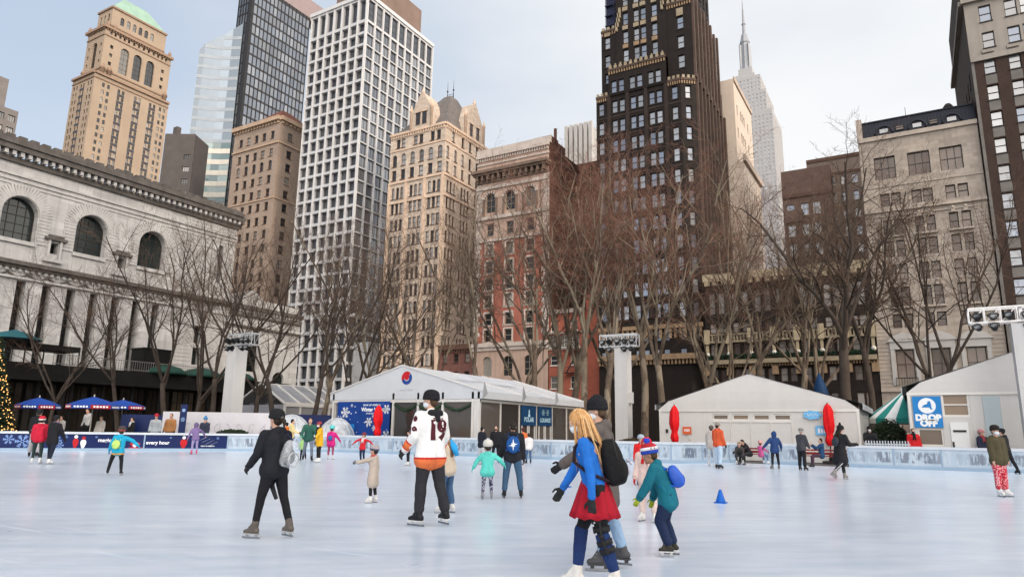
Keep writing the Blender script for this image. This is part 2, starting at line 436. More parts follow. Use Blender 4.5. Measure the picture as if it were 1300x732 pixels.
def cen(cs, w_): return [(c - w_ / 2, c + w_ / 2) for c in cs]

G_day = glass('window_glass_pale', (.03, .035, .045), (.62, .63, .62), .62, .1)
G_dark = glass('window_glass_dark', (.012, .014, .016), (.35, .33, .3), .22, .1)
G_mid = glass('window_glass_grey', (.02, .022, .026), (.42, .42, .42), .33, .08)
G_sky = glass('window_glass_sky', (.16, .18, .22), (.42, .43, .44), .55, .12, metal=.45)
M_fr_dark = pm('window_frame_dark', (.035, .03, .028), .5, .2)
M_fr_white = pm('window_frame_white', (.55, .54, .5), .5, .15)
M_fr_brown = pm('window_frame_brown', (.10, .055, .04), .55, .2)

# --- white gridded tower
B = Bldg('office_tower', 'slim white office tower of small square windows in a deep grid', 'tower', (-97.15, 100))
X0, XC, Y0, Y1 = -114.6, -97.15, 100.0, 123.9
rowsN = [(88.08 - 2.84 * k - 1.14, 88.08 - 2.84 * k + 1.08) for k in range(23)]
pod = [(z - 1.35, z + 1.25) for z in (22.2, 18.9, 15.7, 12.5, 9.3, 6.1)]
cN = cen([1.23 + 2.46 * k for k in range(7)], 1.9)
hs_ = grid(cN, rowsN, 'g21') + grid(cN, pod, 'g21') + grid(cen([1.23 + 2.46 * k for k in range(7)], 1.75), [(89.9, 94.9)], 'g13')
B.facade('N', (X0, Y0), XC - X0, 0, 96, hs_, .75)
cW = cen([1.5 + 2.63 * k for k in range(9)], 2.15)
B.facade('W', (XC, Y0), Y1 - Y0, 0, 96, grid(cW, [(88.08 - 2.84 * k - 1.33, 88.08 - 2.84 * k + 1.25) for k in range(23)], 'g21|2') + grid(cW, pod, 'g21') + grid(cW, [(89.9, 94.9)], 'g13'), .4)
B.wall.quad((X0, Y0, 96), (XC, Y0, 96), (XC, Y1, 96), (X0, Y1, 96)); B.wall.quad((X0, Y1, 0), (X0, Y0, 0), (X0, Y0, 96), (X0, Y1, 96))
for k in range(8):
    u_ = 2.46 * k; B.block('N', (X0, Y0), max(.05, u_ - .13), min(17.4, u_ + .13), 8, 95.9, .16)
for k in range(10):
    u_ = .19 + 2.63 * k; B.block('W', (XC, Y0), max(.05, u_ - .11), u_ + .11, 8, 95.9, .12)
B.band('N', (X0, Y0), XC - X0, 95.4, 96.3, .3, end=.2); B.band('W', (XC, Y0), Y1 - Y0, 95.4, 96.25, .3)
B.box(-97.12, -93.4, 103, 123, 0, 18.4)
B.facade('N', (-97.1, 102.9), 3.6, 0, 18.4, grid(cen([.95, 2.7], 1.3), [(15.5, 17.7), (12.3, 14.6), (9, 11.4), (5.8, 8.2)], 'g21'), .3)
m_ = MB(); m_.box(-113.2, -99, 106, 121, 96.2, 104.6); B.part('penthouse', m_, pm('brown_cladding', (.17, .12, .10), .7, .2, .3))
B.finish(pm('white_terracotta', (.47, .47, .48), .55, .1, .25, streak=.12), pm('white_terracotta_trim', (.50, .50, .51), .5, .08), glass('window_glass_grid', (.03, .035, .045), (.10, .105, .115), .45, .1), pm('window_frame_grey', (.08, .08, .085), .5), gl2=glass('window_glass_west', (.10, .11, .13), (.34, .36, .39), .6, .08, metal=.5))  # lighter west panes carry the sky's reflection in their colour

# --- tan gothic tower with gables
B = Bldg('gothic_tower', 'tan stone tower with steep gables, slate hip roof and two finials', 'tower', (-74.45, 100))
X0, XC, Y0, Y1 = -88.2, -74.45, 100.0, 116.3; W_ = XC - X0; D_ = Y1 - Y0
zr = [40.7 - 3.36 * k for k in range(10)]
bay = [2.35, 6.9, 11.4]; tri = [b + d for b in bay for d in (-1.12, 0, 1.12)]
low = [(z - 1.05, z + 1.15) for z in [44.1] + zr]
h_ = grid(cen(tri, .8), low, 'dh|s') + [(a, b, 46.2, 48.6, 'dh|s', True) for a, b in cen(tri, .8)]
six = [1.25 + 2.26 * k for k in range(6)]
h_ += grid(cen(six, 1.15), [(50.2, 52.3)], 'dh|s') + [(a, b, 53.1, 55.6, 'dh|s', True) for a, b in cen(six, 1.2)] + grid(cen([2, 3.3, 6.4, 7.8, 10.6, 12.1], 1.0), [(57.0, 58.9)], 'dh|s')
B.facade('N', (X0, Y0), W_, 0, 60, h_, .3)
bayW = [2.4, 7.2, 12.0, 15.2]; triW = [b + d for b in bayW[:3] for d in (-1.1, 0, 1.1)] + [15.2]
h_ = grid(cen(triW, .72), low, 'dh|s') + [(a, b, 46.2, 48.6, 'dh|s', True) for a, b in cen(triW, .72)]
sW = [1.0, 3.6, 6.1, 8.7, 11.3, 14.0]
h_ += grid(cen(sW, .9), [(50.2, 52.3)], 'dh|s') + [(a, b, 53.1, 55.6, 'dh|s', True) for a, b in cen(sW, .95)] + grid(cen([2.7, 6.0, 8.7, 11.2, 13.6], .9), [(57.0, 59.1)], 'dh|s')
B.facade('W', (XC, Y0), D_, 0, 60, h_, .3)
B.wall.quad((X0, Y1, 0), (X0, Y0, 0), (X0, Y0, 60), (X0, Y1, 60)); B.wall.quad((XC, Y1, 0), (X0, Y1, 0), (X0, Y1, 60), (XC, Y1, 60))
# corbelled parapet, gables
for f_, P_, L_ in (('N', (X0, Y0), W_), ('W', (XC, Y0), D_)):
    B.band(f_, P_, L_, 49.35, 49.75, .22); B.band(f_, P_, L_, 45.2, 45.5, .18); B.band(f_, P_, L_, 56.3, 56.6, .15); B.band(f_, P_, L_, 59.7, 60.2, .35, end=.1)
    B.teeth(f_, P_, L_, 59.1, 59.7, .25, 22, .45)
    if f_ == 'N':
        for k in range(4): B.block(f_, P_, [0, 4.35, 8.9, 13.2][k], [.5, 4.85, 9.4, 13.7][k], 8, 49.3, .2)
def gable(B, f_, P_, u0, u1, zb, zp, dep, wins):
    u, n, rz = B.fr(f_, P_); P = Vector((P_[0], P_[1], 0)); T = lambda a, v, d=0: P + u * a + n * d + Vector((0, 0, v)); um = (u0 + u1) / 2
    sh_ = (zp - zb) * .42
    B.wall.prism([T(u0, zb, -.06), T(u1, zb, -.06), T(u1, zb + sh_, -.06), T(um + .35, zp, -.06), T(um - .35, zp, -.06), T(u0, zb + sh_, -.06)], n * dep)
    for a in (u0 + .25, u1 - .25): B.trim.lathe([(.3, 0), (.3, sh_ + .8), (.42, sh_ + .9), (.05, sh_ + 2.4)], T(a, zb, -.1), 6)
    B.trim.lathe([(.25, 0), (.4, .5), (.05, 1.7)], T(um, zp - .4, .2), 6)
    for a, b, c, d in wins:
        B.block(f_, P_, a - .2, b + .2, d, d + .25, .3); B.wins.append(('dh', T(a, c, -.11), rz, b - a, d - c, .05, n))
gable(B, 'N', (X0, Y0), 4.85, 10.5, 59.9, 67.8, 4, [(6.35, 7.4, 61, 63.6), (7.95, 9.0, 61, 63.6)])
gable(B, 'W', (XC, Y0), 6.3, 13.6, 59.9, 68.2, 4, [(8.2, 9.1, 60.6, 63.2), (10.6, 11.5, 60.6, 63.2)])
rf = MB(); A = [(X0 + .3, Y0 + .3, 60), (XC - .3, Y0 + .3, 60), (XC - .3, Y1 - .3, 60), (X0 + .3, Y1 - .3, 60)]
T1 = [(-79.6, 106, 69.3), (-77.9, 106, 69.3), (-77.9, 108.4, 69.3), (-79.6, 108.4, 69.3)]
for k in range(4): rf.quad(A[k], A[(k + 1) % 4], T1[(k + 1) % 4], T1[k])
rf.quad(*T1)
ro = B.part('roof', rf, pm('slate_roof', (.15, .135, .13), .6, .25, .8, brick=True, bw=.5, rh=.3, mortar=.7))
fi = MB()
for x_ in (-79.5, -78.0):
    fi.lathe([(.12, 0), (.06, 1.6), (.22, 1.8), (.06, 2.1), (.02, 4.2)], (x_, 107, 69.2), 6)
for z_ in (69.7, 70.2): fi.bar((-79.5, 107, z_), (-78, 107, z_), .06, .06)
fi.build('finial', M_fr_dark, ro, org=B.org)
B.finish(pm('tan_stone', (.50, .41, .335), .8, .15, .25, streak=.25, brick=True, bw=1.1, rh=.45, mortar=.85), pm('tan_stone_trim', (.56, .42, .32), .8, .2), G_mid, M_fr_brown)

# --- red brick club house with quoins and balcony
B = Bldg('brick_clubhouse', 'red brick building with white quoined corners and big bracketed cornice', 'building', (-59, 100))
X0, XC, Y0, Y1 = -66.7, -51.8, 100.0, 113.0; W_ = XC - X0
cs = [3.0, 7.15, 11.25]
h_ = grid(cen(cs, 1.45), [(z - 1.0, z + 1.05) for z in (33.0, 29.76, 26.66, 23.65, 20.4, 17.5)], 'dh|s') + grid(cen(cs, 1.55), [(35.6, 37.9)], 'dh|s')
h_ += [(a, b, 10.5, 13.9, 'g23', True) for a, b in cen(cs, 1.9)] + [(a, b, 40.0, 43.6, 'g23', True) for a, b in cen(cs, 2.0)] + grid(cen(cs, 1.7), [(3, 7)], 'g22')
s_ = B.wall; lo = [h for h in h_ if h[3] < 15.9]; mid = [h for h in h_ if 16 < h[2] < 34.6]; hi = [h for h in h_ if h[2] > 35]
B.facade('N', (X0, Y0), W_, 0, 16.2, lo, .35, 1); B.facade('N', (X0, Y0), W_, 16.2, 34.8, mid, .3, 0); B.facade('N', (X0, Y0), W_, 34.8, 51, hi, .35, 1)
B.facade('W', (XC, Y0), 13, 0, 51, [], .3, 2)  # west wall takes a darker brick to stand for its shade
B.wall.quad((X0, Y1, 0), (X0, Y0, 0), (X0, Y0, 51), (X0, Y1, 51)); B.wall.quad((X0, Y0, 51), (XC, Y0, 51), (XC, Y1, 51), (X0, Y1, 51))
P_ = (X0, Y0)
for k in range(34):
    z_ = 16.6 + .88 * k
    if z_ > 45: break
    w1 = 1.3 if k % 2 else .95
    B.block('N', P_, .02, w1, z_, z_ + .8, .12); B.block('N', P_, W_ - w1, W_ + .1, z_, z_ + .8, .12)
for z0, z1, o in ((15.5, 16.2, .5), (14.9, 15.5, .25), (34.5, 34.9, .25), (38.6, 39.2, .4), (44.4, 45.0, .3),  (50.6, 51.2, .5), (49.2, 49.5, .2)): B.band('N', P_, W_, z0, z1, o, end=.1)
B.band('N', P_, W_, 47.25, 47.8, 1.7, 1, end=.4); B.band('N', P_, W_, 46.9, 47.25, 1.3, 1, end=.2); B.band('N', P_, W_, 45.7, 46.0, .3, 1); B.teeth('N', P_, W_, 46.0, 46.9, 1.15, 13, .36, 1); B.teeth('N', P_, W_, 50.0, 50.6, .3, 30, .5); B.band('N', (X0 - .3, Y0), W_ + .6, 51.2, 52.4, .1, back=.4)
for c in cs:
    for z in (33.0, 29.76, 26.66, 23.65, 20.4, 17.5):
        for a, b, c0, c1 in ((c - 1.0, c - .73, z - 1.2, z + 1.3), (c + .73, c + 1.0, z - 1.2, z + 1.3), (c - .73, c + .73, z + 1.05, z + 1.35), (c - 1.1, c + 1.1, z - 1.32, z - 1.0)): B.block('N', P_, a, b, c0, c1, .1)
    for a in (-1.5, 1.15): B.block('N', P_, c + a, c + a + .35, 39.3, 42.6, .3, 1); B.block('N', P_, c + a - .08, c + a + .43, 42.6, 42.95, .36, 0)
    for k in range(15):
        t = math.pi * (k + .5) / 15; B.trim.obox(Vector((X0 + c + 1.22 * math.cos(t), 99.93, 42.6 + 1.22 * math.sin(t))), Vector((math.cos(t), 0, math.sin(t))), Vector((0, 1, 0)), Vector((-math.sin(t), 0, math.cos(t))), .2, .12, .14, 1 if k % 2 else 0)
m_ = MB(); m_.box(-58, -53, 103, 109, 51, 53.6); m_.box(-55.4, -52, 101, 104, 51, 53); m_.lathe([(.3, 0), (.3, 5)], (-53.1, 105, 51), 8); m_.box(-62, -59, 102, 105, 51, 53)
B.part('rooftop_house', m_, pm('brick_dark_red', (.105, .05, .038), .85, .3, .5, brick=True, bw=.22, rh=.075))
B.finish([pm('red_brick', (.34, .125, .09), .85, .22, .4, brick=True, bw=.22, rh=.075, msize=.008), pm('pinkish_stone', (.41, .295, .24), .8, .18, .4, streak=.35), pm('brick_dark_red', (.105, .05, .038), .85, .3, .5, brick=True, bw=.22, rh=.075)], [pm('pale_stone_trim', (.46, .40, .36), .75, .2, streak=.3), pm('shade_dark_cornice', (.17, .125, .10), .85, .3, .8, streak=.4)], G_dark, pm('window_frame_cream', (.3, .25, .2), .6))  # second trim stone darkened to stand for the shade under the cornice

# --- little red house below the tower
B = Bldg('brick_townhouse', 'low dull red brick townhouse beside the foot of the tan tower', 'building', (-70, 100.5))
B.facade('N', (-74.4, 100.6), 7.6, 0, 16, grid(cen([1.2, 3.7, 6.1], 1.05), [(13.2, 14.8), (9.6, 11.6), (6, 8)], 'dh|s'), .25)
B.facade('W', (-66.75, 100.6), 8, 0, 16, [], .2); B.wall.quad((-74.4, 100.6, 16), (-66.8, 100.6, 16), (-66.8, 109, 16), (-74.4, 109, 16))
B.band('N', (-74.4, 100.6), 7.6, 15.5, 16.4, .5, 0); B.teeth('N', (-74.4, 100.6), 7.6, 15.0, 15.5, .35, 14)
B.finish(pm('dull_brick', (.21, .10, .085), .85, .2, .5, brick=True, bw=.22, rh=.075), M_fr_brown, G_dark, M_fr_brown)

B = Bldg('brick_rowhouse', 'narrow orange red brick house with fire escape beside the black tower', 'building', (-49, 100.2))
cols = cen([1.7, 5.3], 1.3)
B.facade('N', (-52.55, 100.3), 7.1, 0, 20.9, grid(cols, [(17.6, 19.4), (12.0, 13.6), (8.2, 10.2), (4.4, 6.6)], 'dh|s') + grid([(.75, 6.3)], [(14.9, 16.9)], 'g41|s'), .25)
B.facade('W', (-45.45, 100.3), 10, 0, 20.9, [], .2); B.wall.quad((-52.55, 100.3, 20.9), (-45.45, 100.3, 20.9), (-45.45, 111, 20.9), (-52.55, 111, 20.9))
B.box(-45.44, -43.2, 101.2, 108, 0, 23.5)
B.band('N', (-52.55, 100.3), 7.1, 20.5, 21.2, .35); B.band('N', (-52.55, 100.3), 7.1, 17.1, 17.4, .2); B.band('N', (-52.55, 100.3), 7.1, 14.5, 14.8, .2)
fe = MB()
for z_ in (10.6, 14.0, 17.2):
    fe.box(-48.6, -45.9, 99.1, 100.2, z_, z_ + .08)
    for k in range(10): fe.bar((-48.6 + .3 * k, 99.12, z_), (-48.6 + .3 * k, 99.12, z_ + .9), .04, .04)
    fe.bar((-48.6, 99.12, z_ + .9), (-45.9, 99.12, z_ + .9), .05, .05)
fe.bar((-48.3, 99.6, 10.6), (-46.3, 99.6, 14), .4, .05); fe.bar((-46.3, 99.6, 14), (-48.3, 99.6, 17.2), .4, .05)
B.part('fire_escape', fe, M_fr_dark)
B.finish(pm('orange_brick', (.34, .105, .07), .85, .2, .4, brick=True, bw=.22, rh=.075, msize=.008), pm('weathered_trim', (.3, .25, .22), .8), G_dark, M_fr_white)
B = Bldg('brick_backbuilding', 'dark red brick back wall in the gap between two street fronts', 'building', (-48, 122))
B.facade('N', (-55.5, 118), 14, 0, 54, grid(cen([2, 5, 8], 1.1), [(z, z + 1.7) for z in range(8, 42, 4)], 'dh|s'), .25); B.wall.quad((-55.5, 118, 54), (-41.5, 118, 54), (-41.5, 130, 54), (-55.5, 130, 54))
B.facade('W', (-41.5, 118), 12, 0, 54, [], .2)
B.finish(MATS['brick_dark_red'], M_fr_brown, G_dark, M_fr_brown)

# --- black and gold tower
B = Bldg('black_tower', 'stepped black brick tower trimmed with gold battlements and pale windows', 'tower', (-34, 100))
K = 3.52; zr = [54.95 - K * k for k in range(13)]
rows = [(z - 1.12, z + 1.12) for z in zr]
X0, Y0 = -42.75, 100.0
lowr = [r for r in rows if r[0] > 8]
gc = [.87, 3.3, 4.6, 6.55, 7.82, 9.75, 11.0, 13.55]
B.facade('N', (X0, Y0), 14.6, 0, 57.2, grid(cen(gc, .98), lowr, 'dh|s'), .3)
ang = math.atan2(1.5, 2.0)
B.facade(ang, (-28.15, 100), 2.5, 0, 57.2, grid(cen([1.25], .95), lowr, 'dh|s'), .3)
B.facade('N', (-40.4, 99.75), 10.0, 56.9, 61.9, grid(cen([.95, 2.25, 4.2, 5.47, 7.4, 8.65], .98), [(57.35, 59.6)], 'dh|s'), .3)
B.wall.box(-40.4, -30.4, 100.06, 101, 57.2, 61.9); B.wall.quad((-40.4, 101, 56.9), (-40.4, 99.75, 56.9), (-40.4, 99.75, 61.9), (-40.4, 101, 61.9)); B.wall.quad((-30.4, 99.75, 56.9), (-30.4, 101, 56.9), (-30.4, 101, 61.9), (-30.4, 99.75, 61.9)); B.wall.quad((-40.4, 99.75, 61.9), (-30.4, 99.75, 61.9), (-30.4, 100.1, 61.9), (-40.4, 100.1, 61.9))
# upper shaft
up = [(z - 1.15, z + 1.15) for z in (60.7, 64.2, 67.7)]; upm = [(z - 1.2, z + 1.2) for z in (64.3, 67.75, 71.3, 74.9, 78.5)]
B.facade('N', (-42.1, 101), 2.8, 57.2, 70.2, grid(cen([1.1], 1.0), up[1:] + [(60.0, 61.9)], 'dh|s'), .3)
B.facade('N', (-39.3, 100.85), 8.9, 57.2, 92, grid(cen([1.7, 3.65, 4.9, 6.85], .98), upm, 'dh|s'), .3)
B.facade('N', (-30.4, 101), 4.2, 57.2, 71.8, grid(cen([2.25], 1.1), up, 'dh|s'), .3)
B.wall.quad((-39.3, 101.2, 57.2), (-39.3, 100.85, 57.2), (-39.3, 100.85, 92), (-39.3, 106, 92)); B.wall.quad((-30.4, 100.85, 57.2), (-30.4, 106, 57.2), (-30.4, 106, 92), (-30.4, 100.85, 92))
B.wall.box(-39.2, -30.5, 101.2, 114, 57, 92); B.wall.box(-42.09, -39.3, 101.5, 116, 57.2, 70.2)
# west flank with piers
wr = [(z - 1.2, z + 1.2) for z in [54.95 + K * k for k in range(0, 5)]]; wc = [1.6 + 2.3 * k for k in range(7)]
B.facade('W', (-26.15, 101.5), 19, 0, 57.2, grid(cen([1.6 + 2.3 * k for k in range(8)], .95), lowr, 'dh|s'), .4)
B.facade('W', (-26.2, 101), 16, 57.2, 71.8, grid(cen(wc, .95), wr[1:], 'dh|s'), .4)
B.wall.box(-30.4, -26.75, 101.5, 116.9, 57.3, 71.7); B.wall.box(-30.4, -26.3, 117.1, 120.4, 57.3, 63)
B.facade('W', (-26.9, 101.4), 14.6, 71.8, 92, grid(cen([1.6 + 2.3 * k for k in range(6)], .95), [(73, 75.4), (76.6, 79), (80, 82.4)], 'dh|s'), .4)
B.facade('N', (-30.4, 101.4), 3.5, 71.8, 92, grid(cen([1.9], 1.0), [(74.2, 76.5), (78, 80.3)], 'dh|s'), .3); B.wall.box(-30.5, -27.5, 102, 115.9, 71.8, 91.9)
for k in range(9):
    c = .45 + 2.3 * k; B.block('W', (-26.15, 101.5), c - .3, c + .3, 5, 58.4, .34, 2)
    if k < 8: B.block('W', (-26.2, 101), c - .3, c + .3, 57.5, 72.6 + (k % 2) * .5, .34, 2)
# gold work
P_ = (X0, Y0)
for face, P, L, z0, n_ in (('N', (-42.75, 100), 2.3, 57.0, 3), ('N', (-40.4, 99.75), 10, 61.5, 11), ('N', (-30.3, 100), 2.2, 57.0, 3), (ang, (-28.15, 100), 2.5, 57.0, 3), ('N', (-42.1, 101), 2.8, 69.8, 3), ('N', (-30.4, 101), 4.2, 71.4, 5)):
    B.band(face, P, L, z0 - .1, z0 + .35, .25, 2); B.teeth(face, P, L, z0 + .2, z0 + .75, .32, n_, .5, 0); B.teeth(face, P, L, z0 - .7, z0 - .1, .15, n_ * 2, .5, 1)
    if L > 3: B.teeth(face, P, L, z0 + .75, z0 + 1.1, .2, n_, .25, 0)
for c in (1.7, 3.65, 4.9, 6.85):
    for z in (65.6, 69.1, 72.7): B.block('N', (-39.3, 100.85), c - .48, c + .48, z + .1, z + .85, .1, 0 if z > 69 else 1); B.block('N', (-39.3, 100.85), c - .15, c + .15, z + .85, z + 1.25, .1, 0)
B.block('N', (-42.1, 101), .55, 1.65, 68.95, 70, .12, 0); B.block('N', (-30.4, 101), 1.7, 2.8, 68.95, 70.3, .12, 0)
for c, z in ((2.5, 70.2), (8.7, 71.8)):
    for k in range(4): B.block('N', (-39.3 if c < 5 else -30.4 - 1.2, 100.85), (0 if c < 5 else .4) + .2 * k, (0 if c < 5 else .4) + .2 * k + .35, z - 1 + .8 * k, z + .6 + .9 * k, .35, 0)
for c in (2.35, 5.6, 8.8, 12.2): B.block('N', P_, c - .28, c + .28, 18.6, 57, .22, 3)
for k in range(8):
    z = zr[k] - 1.7; B.band('N', P_, 14.6, z - .2, z + .1, .05, 3)
B.band('N', P_, 16.6, 16.9, 17.5, .35, 1); B.teeth('N', P_, 16.6, 15.4, 16.9, .2, 22, .5, 1); B.band('N', P_, 16.6, 12.2, 13.0, .7, 1); B.teeth('N', P_, 16.6, 11.5, 12.2, .45, 30, .5, 1)
m_ = MB()
for x_ in (-41.8, -40.2):
    for y_ in (102.5, 105): m_.bar((x_, y_, 70.2), (x_, y_, 86), .12, .12)
for z_ in range(72, 87, 2):
    m_.bar((-41.8, 102.5, z_), (-40.2, 102.5, z_ + (.0)), .1, .1); m_.bar((-41.8, 102.5, z_), (-40.2, 102.5, z_ + 2), .06, .06); m_.box(-42, -39.6, 102.4, 105.2, z_ + .05, z_ + .12)
m_.box(-41.9, -39.35, 103.0, 106.5, 70.2, 92)
B.part('scaffolding', m_, pm('scaffold_blue', (.03, .035, .07), .6))
B.finish(pm('black_brick', (.018, .0135, .012), .7, .25, .5, brick=True, bw=.25, rh=.09, msize=.01), [pm('gold_trim', (.28, .23, .16), .5, .3, 2), pm('bronze_trim', (.27, .185, .115), .6, .3, 2), pm('brown_pier', (.085, .058, .047), .75, .3, .5, streak=.4), pm('black_pier', (.034, .025, .022), .75, .3, .5)], G_sky, M_fr_dark)

# --- low black and gold annex along the street
B = Bldg('black_annex', 'low black and gold street building with pale gold crenellated cornice', 'building', (-15, 100))
X0 = -25.9; W_ = 22.0; P_ = (X0, 100)
ws = [-24.75, -23.4, -21.46, -20.1, -18.35, -17.03, -15.35, -14.1, -12.3, -11.06, -9.26, -8.07, -6.18, -5.13]; u_ = [x - X0 for x in ws]
B.facade('N', P_, W_, 0, 24, grid(cen(u_, .92), [(18.5, 21.7)], 'g13') + grid(cen(u_, .92), [(15.75, 17.2), (12.4, 14.2), (8.6, 10.5), (4, 7)], 'dh'), .3)
B.wall.quad((X0, 100, 24), (X0 + W_, 100, 24), (X0 + W_, 112, 24), (X0, 112, 24)); B.facade('W', (X0 + W_, 100), 12, 0, 24, [], .2)
B.band('N', P_, W_, 23.35, 24.45, .45, 0); B.teeth('N', P_, W_, 22.75, 23.35, .4, 18, .62, 0)
B.band('N', P_, W_, 14.25, 14.5, .55, 1); B.band('N', P_, W_, 15.35, 15.55, .5, 1); B.teeth('N', P_, W_, 14.5, 15.35, .45, 50, .5, 1)
B.band('N', P_, W_, 11.15, 11.75, .85, 1); B.teeth('N', P_, W_, 10.75, 11.15, .5, 60, .5, 2)
for k in range(8):
    c = W_ * (k + .1) / 7.2
    B.block('N', P_, c - .35, c + .35, 14.1, 16.2, .65, 0); B.block('N', P_, c - .18, c + .18, 12.6, 14.1, .4, 0); B.trim.ball((X0 + c, 99.7, 12.6), .33, mi=3); B.block('N', P_, c - .4, c + .4, 9.6, 11.15, .5, 2)
pl = MB()
for k in range(260):
    x_ = X0 + random.uniform(.2, W_ - .2); pl.obox((x_, 99.45 + random.uniform(-.15, .15), 11.95 + random.uniform(0, .5)), Vector((1, 0, 0)), Vector((0, .8, .6)), Vector((0, -.6, .8)), random.uniform(.05, .16), .03, random.uniform(.1, .25))
B.part('foliage', pl, pm('balcony_green', (.02, .05, .03), .7, .4, 2))
B.finish(MATS['black_brick'], [pm('gold_pale', (.36, .30, .205), .55, .2, 1), MATS['gold_trim'], MATS['bronze_trim'], pm('lamp_white', (.5, .48, .44), .5)], glass('window_glass_reflect', (.06, .045, .038), (.36, .33, .31), .5, .12), M_fr_brown)

# --- beige house with mansard
B = Bldg('mansard_building', 'grey beige stone building with black mansard roof and round dormers', 'building', (3, 100))
X0, XC = -3.8, 9.85; W_ = XC - X0; P_ = (X0, 100)
pr = [2.55, 3.82, 6.2, 7.45, 9.95, 11.3]
h_ = grid(cen([2.9, 6.85, 10.45], 2.5), [(35.2, 38.4)], 'g32') + grid(cen(pr, 1.1), [(31.4, 33.2)], 'dh') + grid(cen(pr, 1.0), [(z - 1.1, z + 1.15) for z in (28.4, 25.5, 22.3)] + [(17.8, 20.4), (15.1, 16.9)], 'dh')
h_ += grid(cen([3.0, 6.9, 10.6], 2.0), [(8.6, 12.3)], 'g22') + grid(cen([3.0, 6.9, 10.6], 2.2), [(2, 6)], 'g22')
B.facade('N', P_, W_, 0, 41.2, h_, .4)
B.facade('W', (XC, 100), 14, 0, 41.2, [], .2); B.facade('E', (X0, 114), 14, 0, 43.9, [], .2)
for z0, z1, o in ((40.8, 41.4, .3), (30.6, 31.0, .35), (34.1, 34.3, .1), (7.0, 7.5, .3), (29.95, 30.1, .15)): B.band('N', P_, W_, z0, z1, o)
for a, b in ((1.9, 4.45), (5.55, 8.1), (9.3, 11.95)):
    for z in (27.1, 17.55): B.piece('ledge', lambda: B.block('N', P_, a, b, z, z + .25, .4))
for c in pr:
    for z in (29.55, 20.4): B.block('N', P_, c - .22, c + .22, z, z + .6, .2); B.trim.ball((X0 + c, 99.85, z + .6), .22, mi=0)
for k in range(46):
    z_ = 7.6 + .5 * k
    if z_ > 30: break
    B.block('N', P_, .03, 1.35 if k % 2 else 1.2, z_, z_ + .42, .07); B.block('N', P_, W_ - 1.5, W_ - .02, z_, z_ + .42, .07)
def pediment(c):
    for a in (-1.55, 1.1): B.block('N', P_, c + a, c + a + .45, 7.8, 12.6, .22, 1)
    B.block('N', P_, c - 1.6, c + 1.6, 12.35, 13.3, .25, 1)
    B.trim.prism([Vector((X0 + c - 1.9, 99.6, 13.3)), Vector((X0 + c + 1.9, 99.6, 13.3)), Vector((X0 + c + 1.2, 99.6, 14.0)), Vector((X0 + c, 99.6, 14.5)), Vector((X0 + c - 1.2, 99.6, 14.0))], (0, .42, 0), 1)
    for k in range(9): B.trim.bar((X0 + c - 1.2 + .3 * k, 99.62, 7.75), (X0 + c - 1.2 + .3 * k, 99.62, 8.7), .05, .05, 2)
    B.trim.bar((X0 + c - 1.25, 99.62, 8.7), (X0 + c + 1.25, 99.62, 8.7), .08, .08, 2)
for c in (3.0, 6.9, 10.6): B.piece('window_surround', lambda: pediment(c))
rf = MB(); rf.quad((X0 + .5, 100.1, 41.4), (XC, 100.1, 41.4), (XC, 101.3, 44.1), (X0 + .5, 101.3, 44.1)); rf.quad((X0 + .5, 101.3, 44.1), (XC, 101.3, 44.1), (XC, 113, 44.3), (X0 + .5, 113, 44.3)); rf.quad((XC, 100.1, 41.4), (XC, 113, 41.4), (XC, 113, 44.3), (XC, 101.3, 44.1))
for k in range(34): rf.bar((X0 + .7 + k * .385, 100.06, 41.45), (X0 + .7 + k * .385, 101.26, 44.1), .05, .05)
rf.bar((X0 + .4, 101.25, 44.15), (XC + .1, 101.25, 44.15), .25, .16)
ro = B.part('roof', rf, pm('dark_slate', (.022, .024, .034), .45, .25, 1))
for c in (3.2, 7.1, 11.0):
    m = MB(); x_ = X0 + c; pts = [Vector((x_ + 1.05 * math.cos(t), 99.9, 41.55 + 1.15 * math.sin(t))) for t in [math.pi * k / 12 for k in range(13)]]
    m.prism(pts, (0, 1.1, 0), 0); m.tube([p + Vector((0, -.05, .02)) for p in pts], .16, 6, 0)
    m.box(x_ - .5, x_ + .5, 99.84, 99.9, 41.75, 42.3, 1); d_ = m.build('dormer', [MATS['dark_slate'], G_sky], B.root, org=B.org)
for c in (5.1, 9.0): B.wins.append(('dh', Vector((X0 + c - .5, 100.2, 41.9)), 0, 1.0, .7, .1, Vector((0, 1, 0))))
m = MB(); m.lathe([(.2, 0), (.2, .6), (.55, .7), (.6, 1.1), (.3, 1.5)], (7.2, 103.5, 44.2), 10); m.lathe([(.04, 0), (.03, 2)], (2.2, 103, 44.2), 5); m.build('roof_vent', M_fr_dark, B.root, org=B.org)
B.box(X0 - .1, X0 + .6, 99.9, 113.5, 41.3, 44.3)
B.finish(pm('grey_beige_stone', (.37, .32, .275), .85, .16, .35, streak=.3, brick=True, bw=1.0, rh=.5, mortar=.88), [pm('grey_beige_trim', (.38, .33, .285), .8, .2), pm('grey_surround', (.40, .39, .38), .75, .12), M_fr_dark], glass('window_glass_brick_reflection', (.055, .032, .024), (.24, .18, .15), .4, .12), M_fr_dark)

